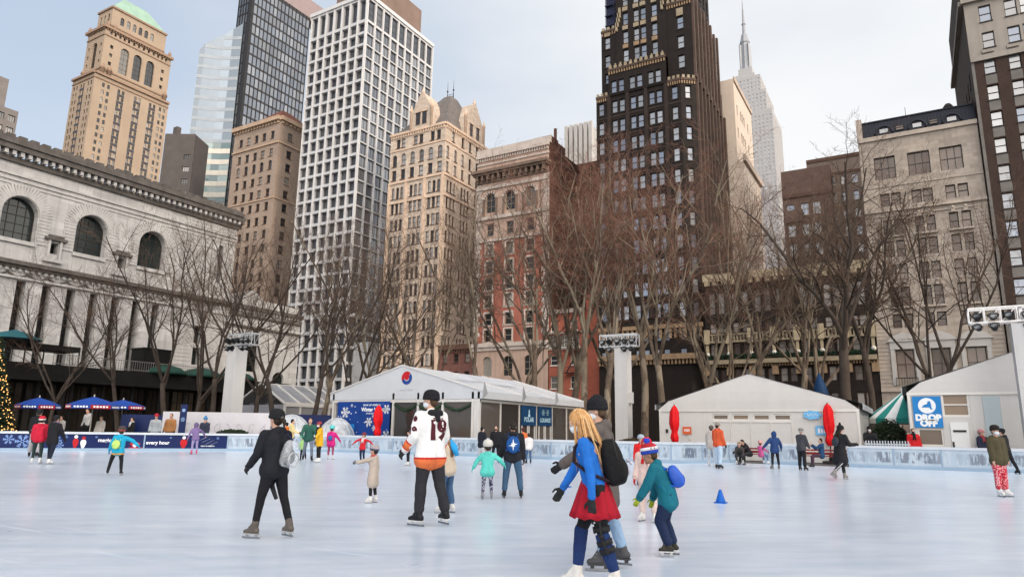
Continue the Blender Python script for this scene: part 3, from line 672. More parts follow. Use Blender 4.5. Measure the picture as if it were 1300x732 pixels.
# --- dark brown tower at the right edge
B = Bldg('brown_tower', 'dark brown brick tower with pale stone crown next to the mansard building', 'tower', (20, 99.4))
X0 = 9.95; P_ = (X0, 99.4); cs = [1.95 + 2.62 * k for k in range(9)]; W_ = 24.5
rows = [(51.6 - 3.6 * k - 1.0, 51.6 - 3.6 * k + 1.0) for k in range(1, 12)]
B.facade('N', P_, W_, 0, 49.2, grid(cen(cs, 1.25), rows, 'dh|s'), .3)
B.facade('N', P_, W_, 49.2, 66, grid(cen([2.2, 4.9, 6.5, 9.2, 11.8, 14.4, 17, 19.6, 22], 1.3), [(50.6, 52.8), (54.3, 56.6), (58.2, 60.5), (62, 64.3)], 'dh|s'), .3, 1)
B.facade('E', (X0, 125), 25.6, 0, 66, grid(cen([3 + 3.2 * k for k in range(7)], 1.2), rows, 'dh|s'), .3, 0)
B.facade('W', (X0 + W_, 99.4), 25, 0, 66, [], .3, 0); B.wall.quad((X0, 99.4, 66), (X0 + W_, 99.4, 66), (X0 + W_, 125, 66), (X0, 125, 66))
B.band('N', P_, W_, 48.9, 49.6, .3, 0); B.band('N', P_, W_, 57.3, 57.9, .55, 0, end=.3); B.band('E', (X0, 124.8), 25.4, 57.3, 57.9, .55); B.band('N', P_, W_, 65.4, 66.3, .8, 0, end=.5)
B.block('N', P_, .02, .35, 9, 48.9, .08, 1)
for c in cs: B.block('N', P_, c - .62, c + .62, 49.9, 50.3, .2, 0)
B.into_wall(lambda: [B.block('N', P_, c - .6, c + .6, 51.6 - 3.6 * k + 1.15, 51.6 - 3.6 * k + 2.4, .03, 2) for c in cs for k in range(1, 12)])
B.finish([pm('brown_brick', (.062, .04, .033), .8, .2, .5, brick=True, bw=.25, rh=.09), pm('grey_limestone', (.30, .27, .24), .8, .15, .4, streak=.3), pm('grey_spandrel', (.16, .15, .14), .7)], [MATS['grey_limestone'], pm('grey_spandrel', (.16, .15, .14), .7)], G_sky, M_fr_dark)

# --- buildings behind the front row
B = Bldg('brick_loft', 'red brick loft building with bright windows seen above the gold cornice', 'building', (-13, 118))
B.facade('N', (-16.6, 118), 7.6, 0, 45.3, grid(cen([1.2, 3.4, 5.2], 1.15), [(z, z + 2.0) for z in (23.4, 26.9, 30.4, 33.8, 37.3)], 'dh|s'), .3)
B.facade('W', (-9.0, 118), 12, 0, 45.3, [], .3); B.facade('E', (-16.6, 130), 12, 0, 45.3, [], .3); B.wall.quad((-16.6, 118, 45.3), (-9, 118, 45.3), (-9, 130, 45.3), (-16.6, 130, 45.3))
B.band('N', (-16.6, 118), 7.6, 40.4, 41, .3); B.box(-16.2, -13.5, 117, 117.9, 36, 38)
B.finish(pm('loft_brick', (.18, .12, .10), .85, .25, .4, brick=True, bw=.22, rh=.075), M_fr_brown, G_sky, M_fr_white)
B = Bldg('brown_loft', 'dull brown loft building behind the big tree, left of the mansard roof', 'building', (-8, 122))
B.facade('N', (-12.9, 122), 13, 0, 48.0, grid(cen([2.2, 3.9, 5.6, 7.3, 9.2], .8), [(z, z + 1.5) for z in (25, 28, 31, 34, 37, 40, 43)], 'dh|s'), .3)
B.facade('E', (-12.9, 134), 12, 0, 48, [], .3); B.wall.quad((-12.9, 122, 48), (0, 122, 48), (0, 134, 48), (-12.9, 134, 48)); B.band('N', (-12.9, 122), 13, 44.8, 45.2, .2); B.band('N', (-12.9, 122), 13, 47.5, 48.1, .2)
B.finish(pm('brown_stucco', (.21, .165, .14), .85, .2, .4, streak=.3), M_fr_brown, G_sky, M_fr_white)
B = Bldg('beige_slab', 'blank pale beige building showing between the black tower and the tall spire', 'building', (-32, 128))
B.facade('W', (-24.3, 121.5), 16, 0, 66.5, [(a, b, c, d, 'dh', False) for a, b in cen([2.2, 5.2, 6.6, 8.2, 11.5], .9) for c, d in ((60, 62), (55.5, 57.5))], .3)
B.facade('N', (-44, 121.5), 19.7, 0, 66.5, [], .3); B.wall.quad((-44, 121.5, 66.5), (-24.3, 121.5, 66.5), (-24.3, 137.5, 66.5), (-44, 137.5, 66.5))
B.facade('W', (-23.3, 121.6), 15.8, 0, 50, grid(cen([2 + 2.2 * k for k in range(6)], 1.1), [(38, 46)], 'g24') + grid(cen([2 + 2.2 * k for k in range(6)], 1.1), [(28, 36)], 'g24'), .3)
B.box(-24.28, -23.32, 121.7, 137.4, 49, 49.96); B.facade('N', (-24.3, 121.62), 1, 0, 50, [], .2)
B.band('W', (-23.3, 121.6), 15.8, 50, 51.2, .5, end=.2); B.band('W', (-24.3, 121.5), 16, 66, 66.9, .25)
B.finish(pm('pale_beige', (.52, .44, .37), .8, .1, .4, streak=.15), pm('pale_beige_trim', (.42, .34, .28), .8), G_dark, M_fr_brown)
B = Bldg('finned_tower', 'pale finned tower top peeping over the roofs left of the black tower', 'tower', (-84, 185))
B.box(-88.5, -79, 182, 196, 0, 94)
for k in range(6): f_ = MB(); f_.box(-88.3 + 1.65 * k, -87.2 + 1.65 * k, 180.9, 181.99, 60, 95.5); B.part('fin', f_, pm('pale_concrete_fin', (.40, .385, .37), .7, .1))
B.finish(pm('pale_concrete', (.34, .33, .325), .8, .1), pm('pale_concrete_fin', (.40, .385, .37), .7, .1), G_dark, M_fr_dark)

# --- salmon tower with green roof
B = Bldg('salmon_tower', 'tall salmon stone tower with green copper roof and arched crown windows', 'tower', (-302, 157))
XW, YN = -293.05, 140.7; P_ = (XW, YN); L_ = 34.0; NL = 17.6
rws = [(145.6 - 3.3 * k - .95, 145.6 - 3.3 * k + .95) for k in range(30)]
pc = [4.0, 6.2, 10.8, 12.7, 18.3, 20.2, 25.4, 27.3, 30.2, 32.2]
dk = [10.8, 12.7, 18.3, 20.2, 25.4, 27.3]
B.facade('W', P_, L_, 0, 150.5, grid(cen(pc, 1.15), rws, 'dh'), .3)
nc = [1.8, 4.0, 7.4, 9.5, 13.2, 15.4]
B.facade('N', (XW - NL, YN), NL, 0, 150.5, grid(cen(nc, 1.15), rws, 'dh'), .3)
def spandrels():
    for k in range(30):
        for c in (11.75, 19.25, 26.35): B.block('W', P_, c - 1.55, c + 1.55, 145.6 - 3.3 * k - 2.2, 145.6 - 3.3 * k - 1.05, .04, 1)
        B.block('N', (XW - NL, YN), 6.6, 10.3, 145.6 - 3.3 * k - 2.2, 145.6 - 3.3 * k - 1.05, .04, 1)
B.into_wall(spandrels)
for z0, z1, o in ((149.6, 150.6, .9), (147.7, 148.2, .4)): B.band('W', P_, L_, z0, z1, o, 1); B.band('N', (XW - NL, YN), NL, z0, z1, o, 1)
B.wall.quad((XW - NL, YN, 150.5), (XW, YN, 150.5), (XW, YN + L_, 150.5), (XW - NL, YN + L_, 150.5))
# crown stage
UX, UY, UL, UN = XW - .9, YN + 2.0, 31.0, 14.0
B.facade('W', (UX, UY), UL, 150.5, 173, [(a, b, 154.5, 167, 'g25', True) for a, b in cen([9.6, 15.6, 21.6], 3.9)] + [(a, b, c, c + 1.7, 'dh', False) for a, b in cen([3.6, 27.6], 1.4) for c in (156, 160, 164)] + grid(cen([2.6, 4.5, 6.6, 8.6, 10.6, 13, 15.2, 17.6, 20, 22.4, 24.6, 26.6, 28.6], 1.0), [(170.4, 171.8)], 'dh'), .8)
B.facade('N', (UX - UN, UY), UN, 150.5, 173, [(5.2, 8.8, 154.5, 167, 'g25', True)] + [(a, b, c, c + 1.7, 'dh', False) for a, b in cen([2.2, 11.8], 1.3) for c in (156, 160, 164)], .8)
for F_, P2, l2 in (('W', (UX, UY), UL), ('N', (UX - UN, UY), UN)):
    B.band(F_, P2, l2, 172.4, 173.6, 1.2, 1, end=.6); B.band(F_, P2, l2, 169.2, 169.7, .4, 1); B.teeth(F_, P2, l2, 171.9, 172.4, .7, int(l2 / 1.2), .5, 1)
    B.band(F_, P2, l2, 152.6, 153.3, .5, 1)
for x_, y_ in ((UX, UY + 1), (UX, UY + UL - 1), (UX - UN + 1, UY), (UX, UY + 4)): B.trim.lathe([(.9, 0), (.9, 2.4), (1.3, 2.6), (.4, 4.6)], (x_ + .6, y_ - .3, 150.5), 8, 1); B.trim.lathe([(.5, 0), (.8, 1.5), (.2, 3)], (x_, y_, 173.4), 8, 1)
B.wall.quad((UX - UN, UY, 173.5), (UX, UY, 173.5), (UX, UY + UL, 173.5), (UX - UN, UY + UL, 173.5))
PX, PY, PL, PN = UX - 1.2, UY + 2.4, 25.5, 11.5
B.facade('W', (PX, PY), PL, 173.5, 184.6, [(a, b, 177.6, 181.4, 'dh', True) for a, b in cen([4.7, 7.6, 10.4, 13.2, 16, 18.8], 1.7)], .4)
B.facade('N', (PX - PN, PY), PN, 173.5, 184.6, [(a, b, 176, 182, 'dh', True) for a, b in cen([2.6, 5.7, 8.8], 1.5)], .4)
for F_, P2, l2 in (('W', (PX, PY), PL), ('N', (PX - PN, PY), PN)): B.band(F_, P2, l2, 184, 184.9, .6, 1, end=.2); B.band(F_, P2, l2, 175.2, 175.7, .3, 1)
rf = MB(); a0, a1, b0, b1 = PX - PN, PX, PY, PY + PL; q = [(a0, b0, 184.9), (a1, b0, 184.9), (a1, b1, 184.9), (a0, b1, 184.9)]; t_ = [(a0 + 4.5, b0 + 6.5, 193.5), (a1 - 4.5, b0 + 6.5, 193.5), (a1 - 4.5, b1 - 8, 193.5), (a0 + 4.5, b1 - 8, 193.5)]
for k in range(4): rf.quad(q[k], q[(k + 1) % 4], t_[(k + 1) % 4], t_[k])
rf.quad(*t_); B.part('roof', rf, pm('green_copper', (.22, .33, .27), .7, .15, .2))
B.finish([pm('salmon_stone', (.29, .225, .17), .85, .12, .1, streak=.1), pm('navy_spandrel', (.045, .045, .055), .5)], [pm('salmon_trim', (.285, .22, .168), .8), pm('salmon_dark_trim', (.24, .165, .12), .8, .2, 1)], G_dark, M_fr_dark)

# --- black glass slab and curved glass tower
B = Bldg('black_glass_tower', 'dark glass skyscraper with a black edge fin, mauve crown behind white tower', 'tower', (-172, 132))
X0, XC, YN, YS = -173.4, -167.5, 121.85, 145.4
M_cg = glass('curtain_glass_dark', (.10, .115, .14), (.24, .26, .29), .4, .06, metal=.4)
B.facade('N', (X0, YN), XC - X0, 0, 138.4, grid([(.1 + 1.2 * k, 1.2 + 1.2 * k) for k in range(4)], [(137.2 - 3.4 * k - 3.1, 137.2 - 3.4 * k) for k in range(24)], 'plain'), .1)
B.facade('W', (XC, YN), YS - YN, 0, 138.4, grid([(1.2 + 1.49 * k, 2.55 + 1.49 * k) for k in range(15)], [(137.2 - 3.4 * k - 3.0, 137.2 - 3.4 * k) for k in range(24)], 'plain'), .08)
B.wall.quad((X0, YN, 138.4), (XC, YN, 138.4), (XC, YS, 138.4), (X0, YS, 138.4)); B.block('W', P_ if 0 else (XC, YN), .02, .95, 0, 138.6, .35)
for k in range(16): B.block('W', (XC, YN), 1.08 + 1.49 * k, 1.2 + 1.49 * k, 20, 138.3, .12, 0)
for k in range(5): B.block('N', (X0, YN), .0 + 1.2 * k, .12 + 1.2 * k, 20, 138.3, .15, 0)
m_ = MB(); m_.box(X0 + 1, XC - 1, YN + 10, YS + 9, 138.4, 146); B.part('crown', m_, pm('mauve_metal', (.24, .19, .19), .5, .1))
B.finish(pm('black_metal', (.03, .03, .033), .4, .1), pm('black_fin', (.022, .022, .025), .4), M_cg, M_fr_dark)
B = Bldg('curved_glass_tower', 'pale glass tower with concave banded front beside the black glass slab', 'tower', (-175, 118))
cv = [Vector((-179.3, 114.4, 0)), Vector((-178.2, 115.4, 0)), Vector((-176.4, 117.2, 0)), Vector((-174.4, 118.9, 0)), Vector((-172.3, 120.2, 0)), Vector((-169.6, 121.5, 0))]
top = [113.5, 116.2, 118, 119.8, 121.6, 123.6]; gl_ = MB(); bd = gl_
for k in range(5):
    a, b = cv[k], cv[k + 1]; gl_.quad((a.x, a.y, 84), (b.x, b.y, 84), (b.x, b.y, top[k + 1]), (a.x, a.y, top[k]))
    nn = Vector((b.y - a.y, -(b.x - a.x), 0)).normalized()
    for j in range(11):
        z_ = 84 + 3.4 * j
        if z_ + 1.1 > top[k]: continue
        bd.quad(a + nn * .05 + Vector((0, 0, z_)), b + nn * .05 + Vector((0, 0, z_)), b + nn * .05 + Vector((0, 0, z_ + 1.05)), a + nn * .05 + Vector((0, 0, z_ + 1.05)), 1)
    for j in range(9):
        z_ = 84 - 3.4 * (j + 1); B.wall.quad((a.x, a.y, z_ + 1.5), (b.x, b.y, z_ + 1.5), (b.x, b.y, z_ + 3.4), (a.x, a.y, z_ + 3.4)); B.wall.quad(a + nn * .1 + Vector((0, 0, z_)), b + nn * .1 + Vector((0, 0, z_)), b + nn * .1 + Vector((0, 0, z_ + 1.5)), a + nn * .1 + Vector((0, 0, z_ + 1.5)), 1)
    B.wall.quad((a.x, a.y, 0), (b.x, b.y, 0), (b.x, b.y, 54), (a.x, a.y, 54), 1)
B.wall.poly([(c.x, c.y, t) for c, t in zip(cv, top)] + [(-171, 136, 123), (-186, 136, 113)], 1); B.wall.quad((-186, 136, 0), (cv[0].x, cv[0].y, 0), (cv[0].x, cv[0].y, 113.5), (-186, 136, 113), 1)
B.part('curtain_wall', gl_, [glass('curtain_glass_pale', (.13, .17, .215), (.24, .285, .335), .5, .1, metal=.35), pm('silver_band', (.27, .30, .335), .4, .1)])
B.finish([glass('teal_glass', (.06, .10, .11), (.30, .38, .38), .4, .08), pm('cream_band', (.55, .52, .46), .6, .1)], M_fr_dark, G_dark, M_fr_dark)

# --- brown brick hotel with red hip roof
B = Bldg('brown_hotel', 'brown brick building with red hip roof between library and white tower', 'building', (-131, 105))
X0, XC, YN, YS = -139.9, -123.6, 101.1, 108.0
rr = [(z - .95, z + .95) for z in [69.06, 64.63, 61.31, 58.0, 54.69, 51.4, 48, 44.7, 41.4, 38, 34.7, 31.4]]
cs = [2.7, 5.5, 8.3, 11.0, 13.9]
h_ = grid(cen(cs, 1.3), [r for i, r in enumerate(rr) if i != 2], 'dh|s') + [(a, b, rr[2][0], rr[2][1] + .4, 'dh|s', True) for a, b in cen(cs, 1.35)]
B.facade('N', (X0, YN), XC - X0, 0, 73, h_, .3); B.facade('W', (XC, YN), YS - YN, 0, 73, grid(cen([3.3], 1.5), rr, 'dh|s'), .3)
for F_, P2, l2 in (('N', (X0, YN), XC - X0), ('W', (XC, YN), YS - YN)): B.band(F_, P2, l2, 72.2, 73.2, .9, end=.2); B.band(F_, P2, l2, 66.6, 67, .3); B.band(F_, P2, l2, 53, 53.3, .2); B.teeth(F_, P2, l2, 71.6, 72.2, .4, int(l2), .5)
rf = MB(); q = [(X0 + .2, YN + .2, 73.2), (XC - .2, YN + .2, 73.2), (XC - .2, YS + 4, 73.2), (X0 + .2, YS + 4, 73.2)]; t_ = [(X0 + 6, YN + 5, 77.5), (XC - 4.5, YN + 4, 77.5), (XC - 4.5, YS, 77.5), (X0 + 6, YS, 77.5)]
for k in range(4): rf.quad(q[k], q[(k + 1) % 4], t_[(k + 1) % 4], t_[k])
rf.quad(*t_); B.part('roof', rf, pm('red_tile', (.17, .065, .045), .8, .25, 1, brick=True, bw=.3, rh=.25))
B.wall.quad((X0, YS, 0), (X0, YN, 0), (X0, YN, 73), (X0, YS, 73))
B.finish(pm('brown_brick_light', (.33, .255, .205), .85, .15, .3, brick=True, bw=.22, rh=.075, msize=.008), pm('brown_trim', (.40, .29, .21), .8, .2), G_dark, M_fr_brown)
# --- two distant blocks
B = Bldg('dark_block', 'dark plain apartment block low between the salmon tower and curved glass', 'building', (-163, 101))
B.facade(R(30), (-166.5, 99.4), 8.2, 0, 77.4, grid([(5.6, 7.4)], [(z, z + 1.4) for z in (60, 63.4, 66.8, 70.2)], 'g31'), .2); B.wall.prism([Vector((-166.6, 99.6, 0)), Vector((-159.5, 103.7, 0)), Vector((-163, 110, 0)), Vector((-170, 106, 0))], (0, 0, 77.2)); B.box(-165.5, -163.8, 100.8, 102, 77.2, 79.5)
B.finish(pm('dark_taupe', (.085, .075, .072), .8, .15), M_fr_dark, G_mid, M_fr_dark)
B = Bldg('taupe_block', 'taupe apartment block cut off by the left picture edge above the library', 'building', (-182, 68))
B.box(-190, -180.3, 56, 67.9, 73.1, 81.6); B.facade('W', (-176.9, 56), 13.6, 0, 73.2, grid(cen([1.5, 4.4, 7.3, 10.2, 12.4], 1.5), [(60, 61.8), (63.5, 65.3), (67, 68.8), (70.2, 71.8)], 'g31'), .3); B.wall.quad((-190, 56, 73.2), (-176.9, 56, 73.2), (-176.9, 69.6, 73.2), (-190, 69.6, 73.2)); B.facade('N', (-190, 56), 13.1, 0, 73.2, [], .3)
B.finish(pm('taupe_brick', (.16, .145, .14), .85, .15), M_fr_dark, G_mid, M_fr_dark)

# --- art deco skyscraper with mast
B = Bldg('spire_skyscraper', 'very tall pale art deco skyscraper with setbacks and a needle mast, far behind', 'skyscraper', (-122, 682))
cx, cy = -122.6, 682.0
def stage(h, z0, z1, mi=0):
    hx = h * .72; hy = h * .74
    n_ = max(3, int(hx * 2 / 3.4)); pitch = hx * 2 / n_
    rows = [(z, z + 2.3) for z in [z0 + 2 + 4.1 * k for k in range(int((z1 - z0 - 3) / 4.1))]] if z1 - z0 > 8 else []
    B.facade('N', (cx - hx, cy - hy), 2 * hx, z0, z1, grid(cen([pitch * (k + .5) for k in range(n_)], 1.7), rows, 'plain'), .4)
    B.facade('W', (cx + hx, cy - hy), 2 * hy, z0, z1, grid(cen([2 * hy / n_ * (k + .5) for k in range(n_)], 1.7), rows, 'plain'), .4)
    B.wall.quad((cx - hx, cy - hy, z1), (cx + hx, cy - hy, z1), (cx + hx, cy + hy, z1), (cx - hx, cy + hy, z1))
    B.wall.quad((cx - hx, cy + hy, z0), (cx - hx, cy - hy, z0), (cx - hx, cy - hy, z1), (cx - hx, cy + hy, z1))
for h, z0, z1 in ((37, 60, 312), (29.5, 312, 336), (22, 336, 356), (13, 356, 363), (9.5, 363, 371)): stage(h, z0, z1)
mast = MB(); mast.lathe([(6.2, 370), (5.0, 378), (4.6, 402), (5.4, 403), (4.2, 407), (3.0, 413)], (cx, cy, 0), 8, 0, False)
for k in range(4):
    a = math.pi / 4 + k * math.pi / 2; mast.obox((cx + 5.2 * math.cos(a), cy + 5.2 * math.sin(a), 385), Vector((math.cos(a), math.sin(a), 0)), Vector((-math.sin(a), math.cos(a), 0)), Vector((0, 0, 1)), 1.6, .6, 15)
mast.lathe([(1.9, 412), (1.5, 424), (2.3, 425), (1.3, 427), (.9, 440), (.3, 452), (.15, 462)], (cx, cy, 0), 8, 0, False)
B.part('mast', mast, pm('mast_metal', (.24, .25, .27), .5, .1, metal=.2))
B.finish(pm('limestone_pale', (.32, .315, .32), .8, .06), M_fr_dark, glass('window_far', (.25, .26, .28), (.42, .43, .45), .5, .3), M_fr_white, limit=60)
# --- street carries on west, out of picture; unseen avenue tower added to shade the park
B = Bldg('street_block', 'brown stone block further along the street, out of the picture to the right', 'building', (60, 105))
B.facade('N', (36, 100), 60, 0, 42, [], .3, 0); B.box(36, 96, 100.05, 125, 0, 42); B.finish(MATS['brown_stucco'], M_fr_brown, G_dark, M_fr_brown)
B = Bldg('shade_tower', 'tall brown tower on the avenue west of the rink, outside the picture', 'tower', (135, -22))
B.box(120, 150, -75, 14, 0, 112); B.finish(MATS['brown_stucco'], M_fr_brown, G_dark, M_fr_brown)
# ------------------------------------------------------------------ library
B = Bldg('library', 'long pale stone library with arched windows, tall slots and heavy cornice', 'building', (-83, 40))
XW = -83.0; YA = 4.0; LL = 62 - YA; P_ = (XW, YA); yu = lambda y: y - YA
arch = [49.8 - 7.65 * k for k in range(6)]
ho = [(yu(c) - 1.78, yu(c) + 1.78, 20.95, 25.8, 'g45', True) for c in arch]
ho += [(yu(c) - .45, yu(c) + .45, 20.2, 21.5, 'plain', False) for c in [45.95 - 7.65 * k for k in range(5)]]
slots = [51.15 - 2.58 * k for k in range(17)]
ho += [(yu(c) - .47, yu(c) + .47, 6.6, 16.55, 'g16', False) for c in slots]
ho += [(yu(59.4), yu(60.1), 21.0, 26.4, 'g13', False)] + [(yu(57.0), yu(58.2), a, a + 2.3, 'dh', False) for a in (6.5, 9.4, 12.3)]
B.facade('W', P_, LL, 0, 29.5, ho, 1.0)
B.wall.quad((XW, YA, 29.5), (XW, 62, 29.5), (-112, 62, 29.5), (-112, YA, 29.5)); B.wall.quad((XW, 62, 0), (-112, 62, 0), (-112, 62, 29.5), (XW, 62, 29.5))
for z0, z1, o, mi in ((29.3, 29.9, .35, 1), (30.4, 31.0, 1.15, 1), (31.0, 31.5, 1.35, 1), (31.5, 31.9, .9, 1), (27.9, 28.15, .22, 0), (27.35, 27.55, .15, 0), (26.9, 27.05, .1, 0), (18.15, 18.6, .75, 1), (17.85, 18.15, .4, 1), (16.7, 16.95, .3, 0), (7.4, 7.7, .2, 0)):
    B.band('W', P_, LL, z0, z1, o, mi); B.band(math.pi, (XW, 62), 29, z0, z1, o, mi, end=.0)
B.teeth('W', P_, LL, 29.9, 30.4, .95, 74, .45, 0); B.teeth('W', P_, LL, 17.5, 17.85, .25, 90, .5, 0)
for k in range(46): B.block('W', P_, 1.2 * k + .2, 1.2 * k + 1.0, 31.9, 32.3, .5, 1)
for c in arch:                                      # voussoirs and keystone
    for k in range(29):
        t = math.pi * (k + .5) / 29
        ctr = Vector((XW + .04, c + 2.5 * math.cos(t), 24.02 + 2.5 * math.sin(t))); rad = Vector((0, math.cos(t), math.sin(t))); tan = Vector((0, -math.sin(t), math.cos(t)))
        B.trim.obox(ctr, Vector((1, 0, 0)), rad, tan, .07 + (k % 2) * .02, .66, .125, 0)
    for k in range(8):
        for s_ in (-1, 1): B.block('W', P_, yu(c + s_ * 2.5) - .62, yu(c + s_ * 2.5) + .62, 20.9 + .39 * k, 21.25 + .39 * k, .1 + (k % 2) * .02, 0)
    B.block('W', P_, yu(c) - 1.9, yu(c) + 1.9, 20.5, 20.93, .3, 0); B.block('W', P_, yu(c) - 1.7, yu(c) + 1.7, 18.7, 20.4, .08, 0)
for c in [45.95 - 7.65 * k for k in range(5)]:       # little aedicules between the arches
    for s_ in (-.72, .5): B.block('W', P_, yu(c) + s_, yu(c) + s_ + .22, 19.6, 21.7, .35, 0)
    B.block('W', P_, yu(c) - 1.15, yu(c) + 1.15, 21.7, 22.0, .5, 1); B.block('W', P_, yu(c) - .8, yu(c) + .8, 22.0, 22.3, .4, 1); B.block('W', P_, yu(c) - 1.0, yu(c) + 1.0, 19.2, 19.6, .4, 0)
for k in range(26):                                  # garland swags in the frieze
    c = yu(51.15) - 2.0 * k
    if c < 1: break
    B.trim.tube([(XW + .1, YA + c - 1.0 + .2 * j, 17.35 - .42 * math.sin(math.pi * j / 10)) for j in range(11)], .12, 6, 1)
    B.trim.ball((XW + .08, YA + c - 1.0, 17.4), .17, mi=1, n=8)
for k in range(44):
    z_ = 7.8 + .5 * k
    if z_ > 28.8: break
    if 16.3 < z_ < 18.5: continue
    B.block('W', P_, yu(54.0), yu(62) - .05, z_, z_ + .44, .06, 0) if not (6 < z_ < 15.2 or 20.6 < z_ < 26.6) else [B.block('W', P_, a, b, z_, z_ + .44, .06, 0) for a, b in ((yu(54.0), yu(56.6)), (yu(60.5) if z_ > 20 else yu(58.6), yu(62) - .05))]
# lower wing with pediment
W2 = (XW, 62.0)
B.facade('W', W2, 13.2, 0, 18.0, [(2.6, 5.6, 9.2, 14.4, 'plain', False), (8.6, 10.8, 4, 9.5, 'plain', True), (3.2, 5.2, 1.5, 6.5, 'plain', True)], .5)
B.wall.quad((XW, 62, 18), (XW, 75.2, 18), (-105, 75.2, 18), (-105, 62, 18)); B.wall.quad((XW, 75.2, 0), (-105, 75.2, 0), (-105, 75.2, 18), (XW, 75.2, 18))
for z0, z1, o in ((18.0, 18.6, .7), (17.0, 17.3, .3), (15.4, 15.7, .3)): B.band('W', W2, 13.2, z0, z1, o, 1)
B.teeth('W', W2, 13.2, 17.6, 18.0, .5, 22, .5, 0); B.trim.prism([Vector((XW + .5, 62.1, 18.6)), Vector((XW + .5, 69.0, 18.6)), Vector((XW + .5, 65.6, 21.0))], (-5, 0, 0), 0); B.box(-100, -83.2, 66, 75, 18, 19.8)
B.finish(pm('library_marble', (.47, .462, .455), .75, .16, .3, streak=.45, brick=True, bw=1.6, rh=.8, mortar=.72, msize=.014), [pm('library_marble_trim', (.44, .43, .42), .75, .15, .5, streak=.3), pm('library_grimy_stone', (.11, .10, .092), .8, .35, .8, streak=.4)], glass('library_glass', (.005, .007, .008), (.02, .03, .03), .4, .12, spec=.35), M_fr_dark)

# ------------------------------------------------------------------ ground, rink ice, boards
def sheet(name, pts, z, m, kind='structure'):
    mb = MB(); mb.poly([(p[0], p[1], z) for p in pts]); o = mb.build(name, m); o['kind'] = kind; return o
m, nt, b, out = _nt('ground_paving'); v = coords(nt)
c = ramp(nt, noi(nt, v, .35, 6, .65), [(.3, (.055, .05, .047)), (.7, (.12, .11, .10))])
nt.links.new(mixc(nt, .5, c, ramp(nt, noi(nt, v, 9, 3), [(.4, (.05, .048, .045)), (.6, (.11, .10, .095))])), b.inputs['Base Color']); b.inputs['Roughness'].default_value = .85
sheet('ground', [(-2500, -600), (2500, -600), (2500, 3500), (-2500, 3500)], -.03, m)
sheet('street', [(-400, 84), (400, 84), (400, 97), (-400, 97)], -.026, pm('asphalt', (.045, .045, .047), .85, .25, .5))
kb = MB(); kb.box(-400, 400, 97, 99.35, -.03, .11); o = kb.build('pavement', pm('pavement_concrete', (.22, .21, .20), .85, .2, .5)); o['kind'] = 'structure'
BP = [onz(x, y) for x, y in ((-60, 571.5), (0, 572), (160, 572), (288, 572.3), (360, 572.6), (430, 573.6), (500, 575.8), (605, 579), (700, 583), (868, 588))]
YB = 37.3; BP.append(Vector((BP[-1].x + 1.5, YB, 0))) if BP[-1].y < YB else None
BR = [Vector((ony(x, 590, YB).x, YB, 0)) for x in (917, 936, 971, 1022, 1078, 1330)]
m, nt, b, out = _nt('rink_ice'); v = coords(nt)
n_a = noi(nt, v, .22, 5, .6); _m = nt.nodes.new('ShaderNodeMapping'); _m.vector_type = 'TEXTURE'; _m.inputs['Rotation'].default_value = (0, 0, HEAD + .12); _m.inputs['Scale'].default_value = (2.6, .55, 1); nt.links.new(v, _m.inputs[0]); n_b = noi(nt, _m.outputs[0], 1.5, 6, .68)
c = ramp(nt, n_a, [(.3, (.435, .525, .645)), (.7, (.525, .605, .715))])
c = mixc(nt, ramp(nt, n_b, [(.38, (0, 0, 0)), (.68, (.85, .85, .85))]), c, (.66, .71, .79))
def scratch(sc_, rot, w0):
    mp = nt.nodes.new('ShaderNodeMapping'); mp.inputs['Scale'].default_value = sc_; mp.inputs['Rotation'].default_value = (0, 0, rot)
    nt.links.new(nt.nodes.new('ShaderNodeTexCoord').outputs['Object'], mp.inputs[0]); n = noi(nt, mp.outputs[0], 1, 3, .75)
    return ramp(nt, n, [(w0, (0, 0, 0)), (w0 + .06, (1, 1, 1))])
sc1 = mth(nt, 'ADD', scratch((.35, 14, 1), .6, .60), scratch((.3, 17, 1), -.4, .62)); sc1 = mth(nt, 'ADD', sc1, scratch((.4, 12, 1), 1.3, .62), True)
c = mixc(nt, mth(nt, 'MULTIPLY', sc1, .30), c, (.68, .73, .80))
def arcs(off, sc_, dist, w0):
    mp = nt.nodes.new('ShaderNodeMapping'); mp.inputs['Location'].default_value = off; nt.links.new(nt.nodes.new('ShaderNodeTexCoord').outputs['Object'], mp.inputs[0])
    wv = nt.nodes.new('ShaderNodeTexWave'); wv.wave_type = 'RINGS'; wv.rings_direction = 'Z'; wv.inputs['Scale'].default_value = sc_; wv.inputs['Distortion'].default_value = dist; wv.inputs['Detail'].default_value = 2; wv.inputs['Detail Scale'].default_value = .35; nt.links.new(mp.outputs[0], wv.inputs[0])
    brk = ramp(nt, noi(nt, mp.outputs[0], .45, 3), [(.46, (0, 0, 0)), (.6, (1, 1, 1))])
    return mth(nt, 'MULTIPLY', ramp(nt, wv.outputs['Fac'], [(w0, (0, 0, 0)), (1, (1, 1, 1))]), brk)
cuts = mth(nt, 'ADD', mth(nt, 'ADD', arcs((9, -14, 0), .42, 5, .992), arcs((-6, -22, 0), .36, 7, .992)), arcs((22, -3, 0), .30, 6, .99), True)
c = mixc(nt, mth(nt, 'MULTIPLY', cuts, .22), c, (.66, .70, .77))
nt.links.new(c, b.inputs['Base Color'])
rg = mth(nt, 'ADD', mth(nt, 'MULTIPLY', n_a, .28), .18); rg = mth(nt, 'ADD', rg, mth(nt, 'MULTIPLY', sc1, .25)); nt.links.new(rg, b.inputs['Roughness'])
b.inputs['Specular IOR Level'].default_value = .45; b.inputs['Coat Weight'].default_value = .45; b.inputs['Coat Roughness'].default_value = .19
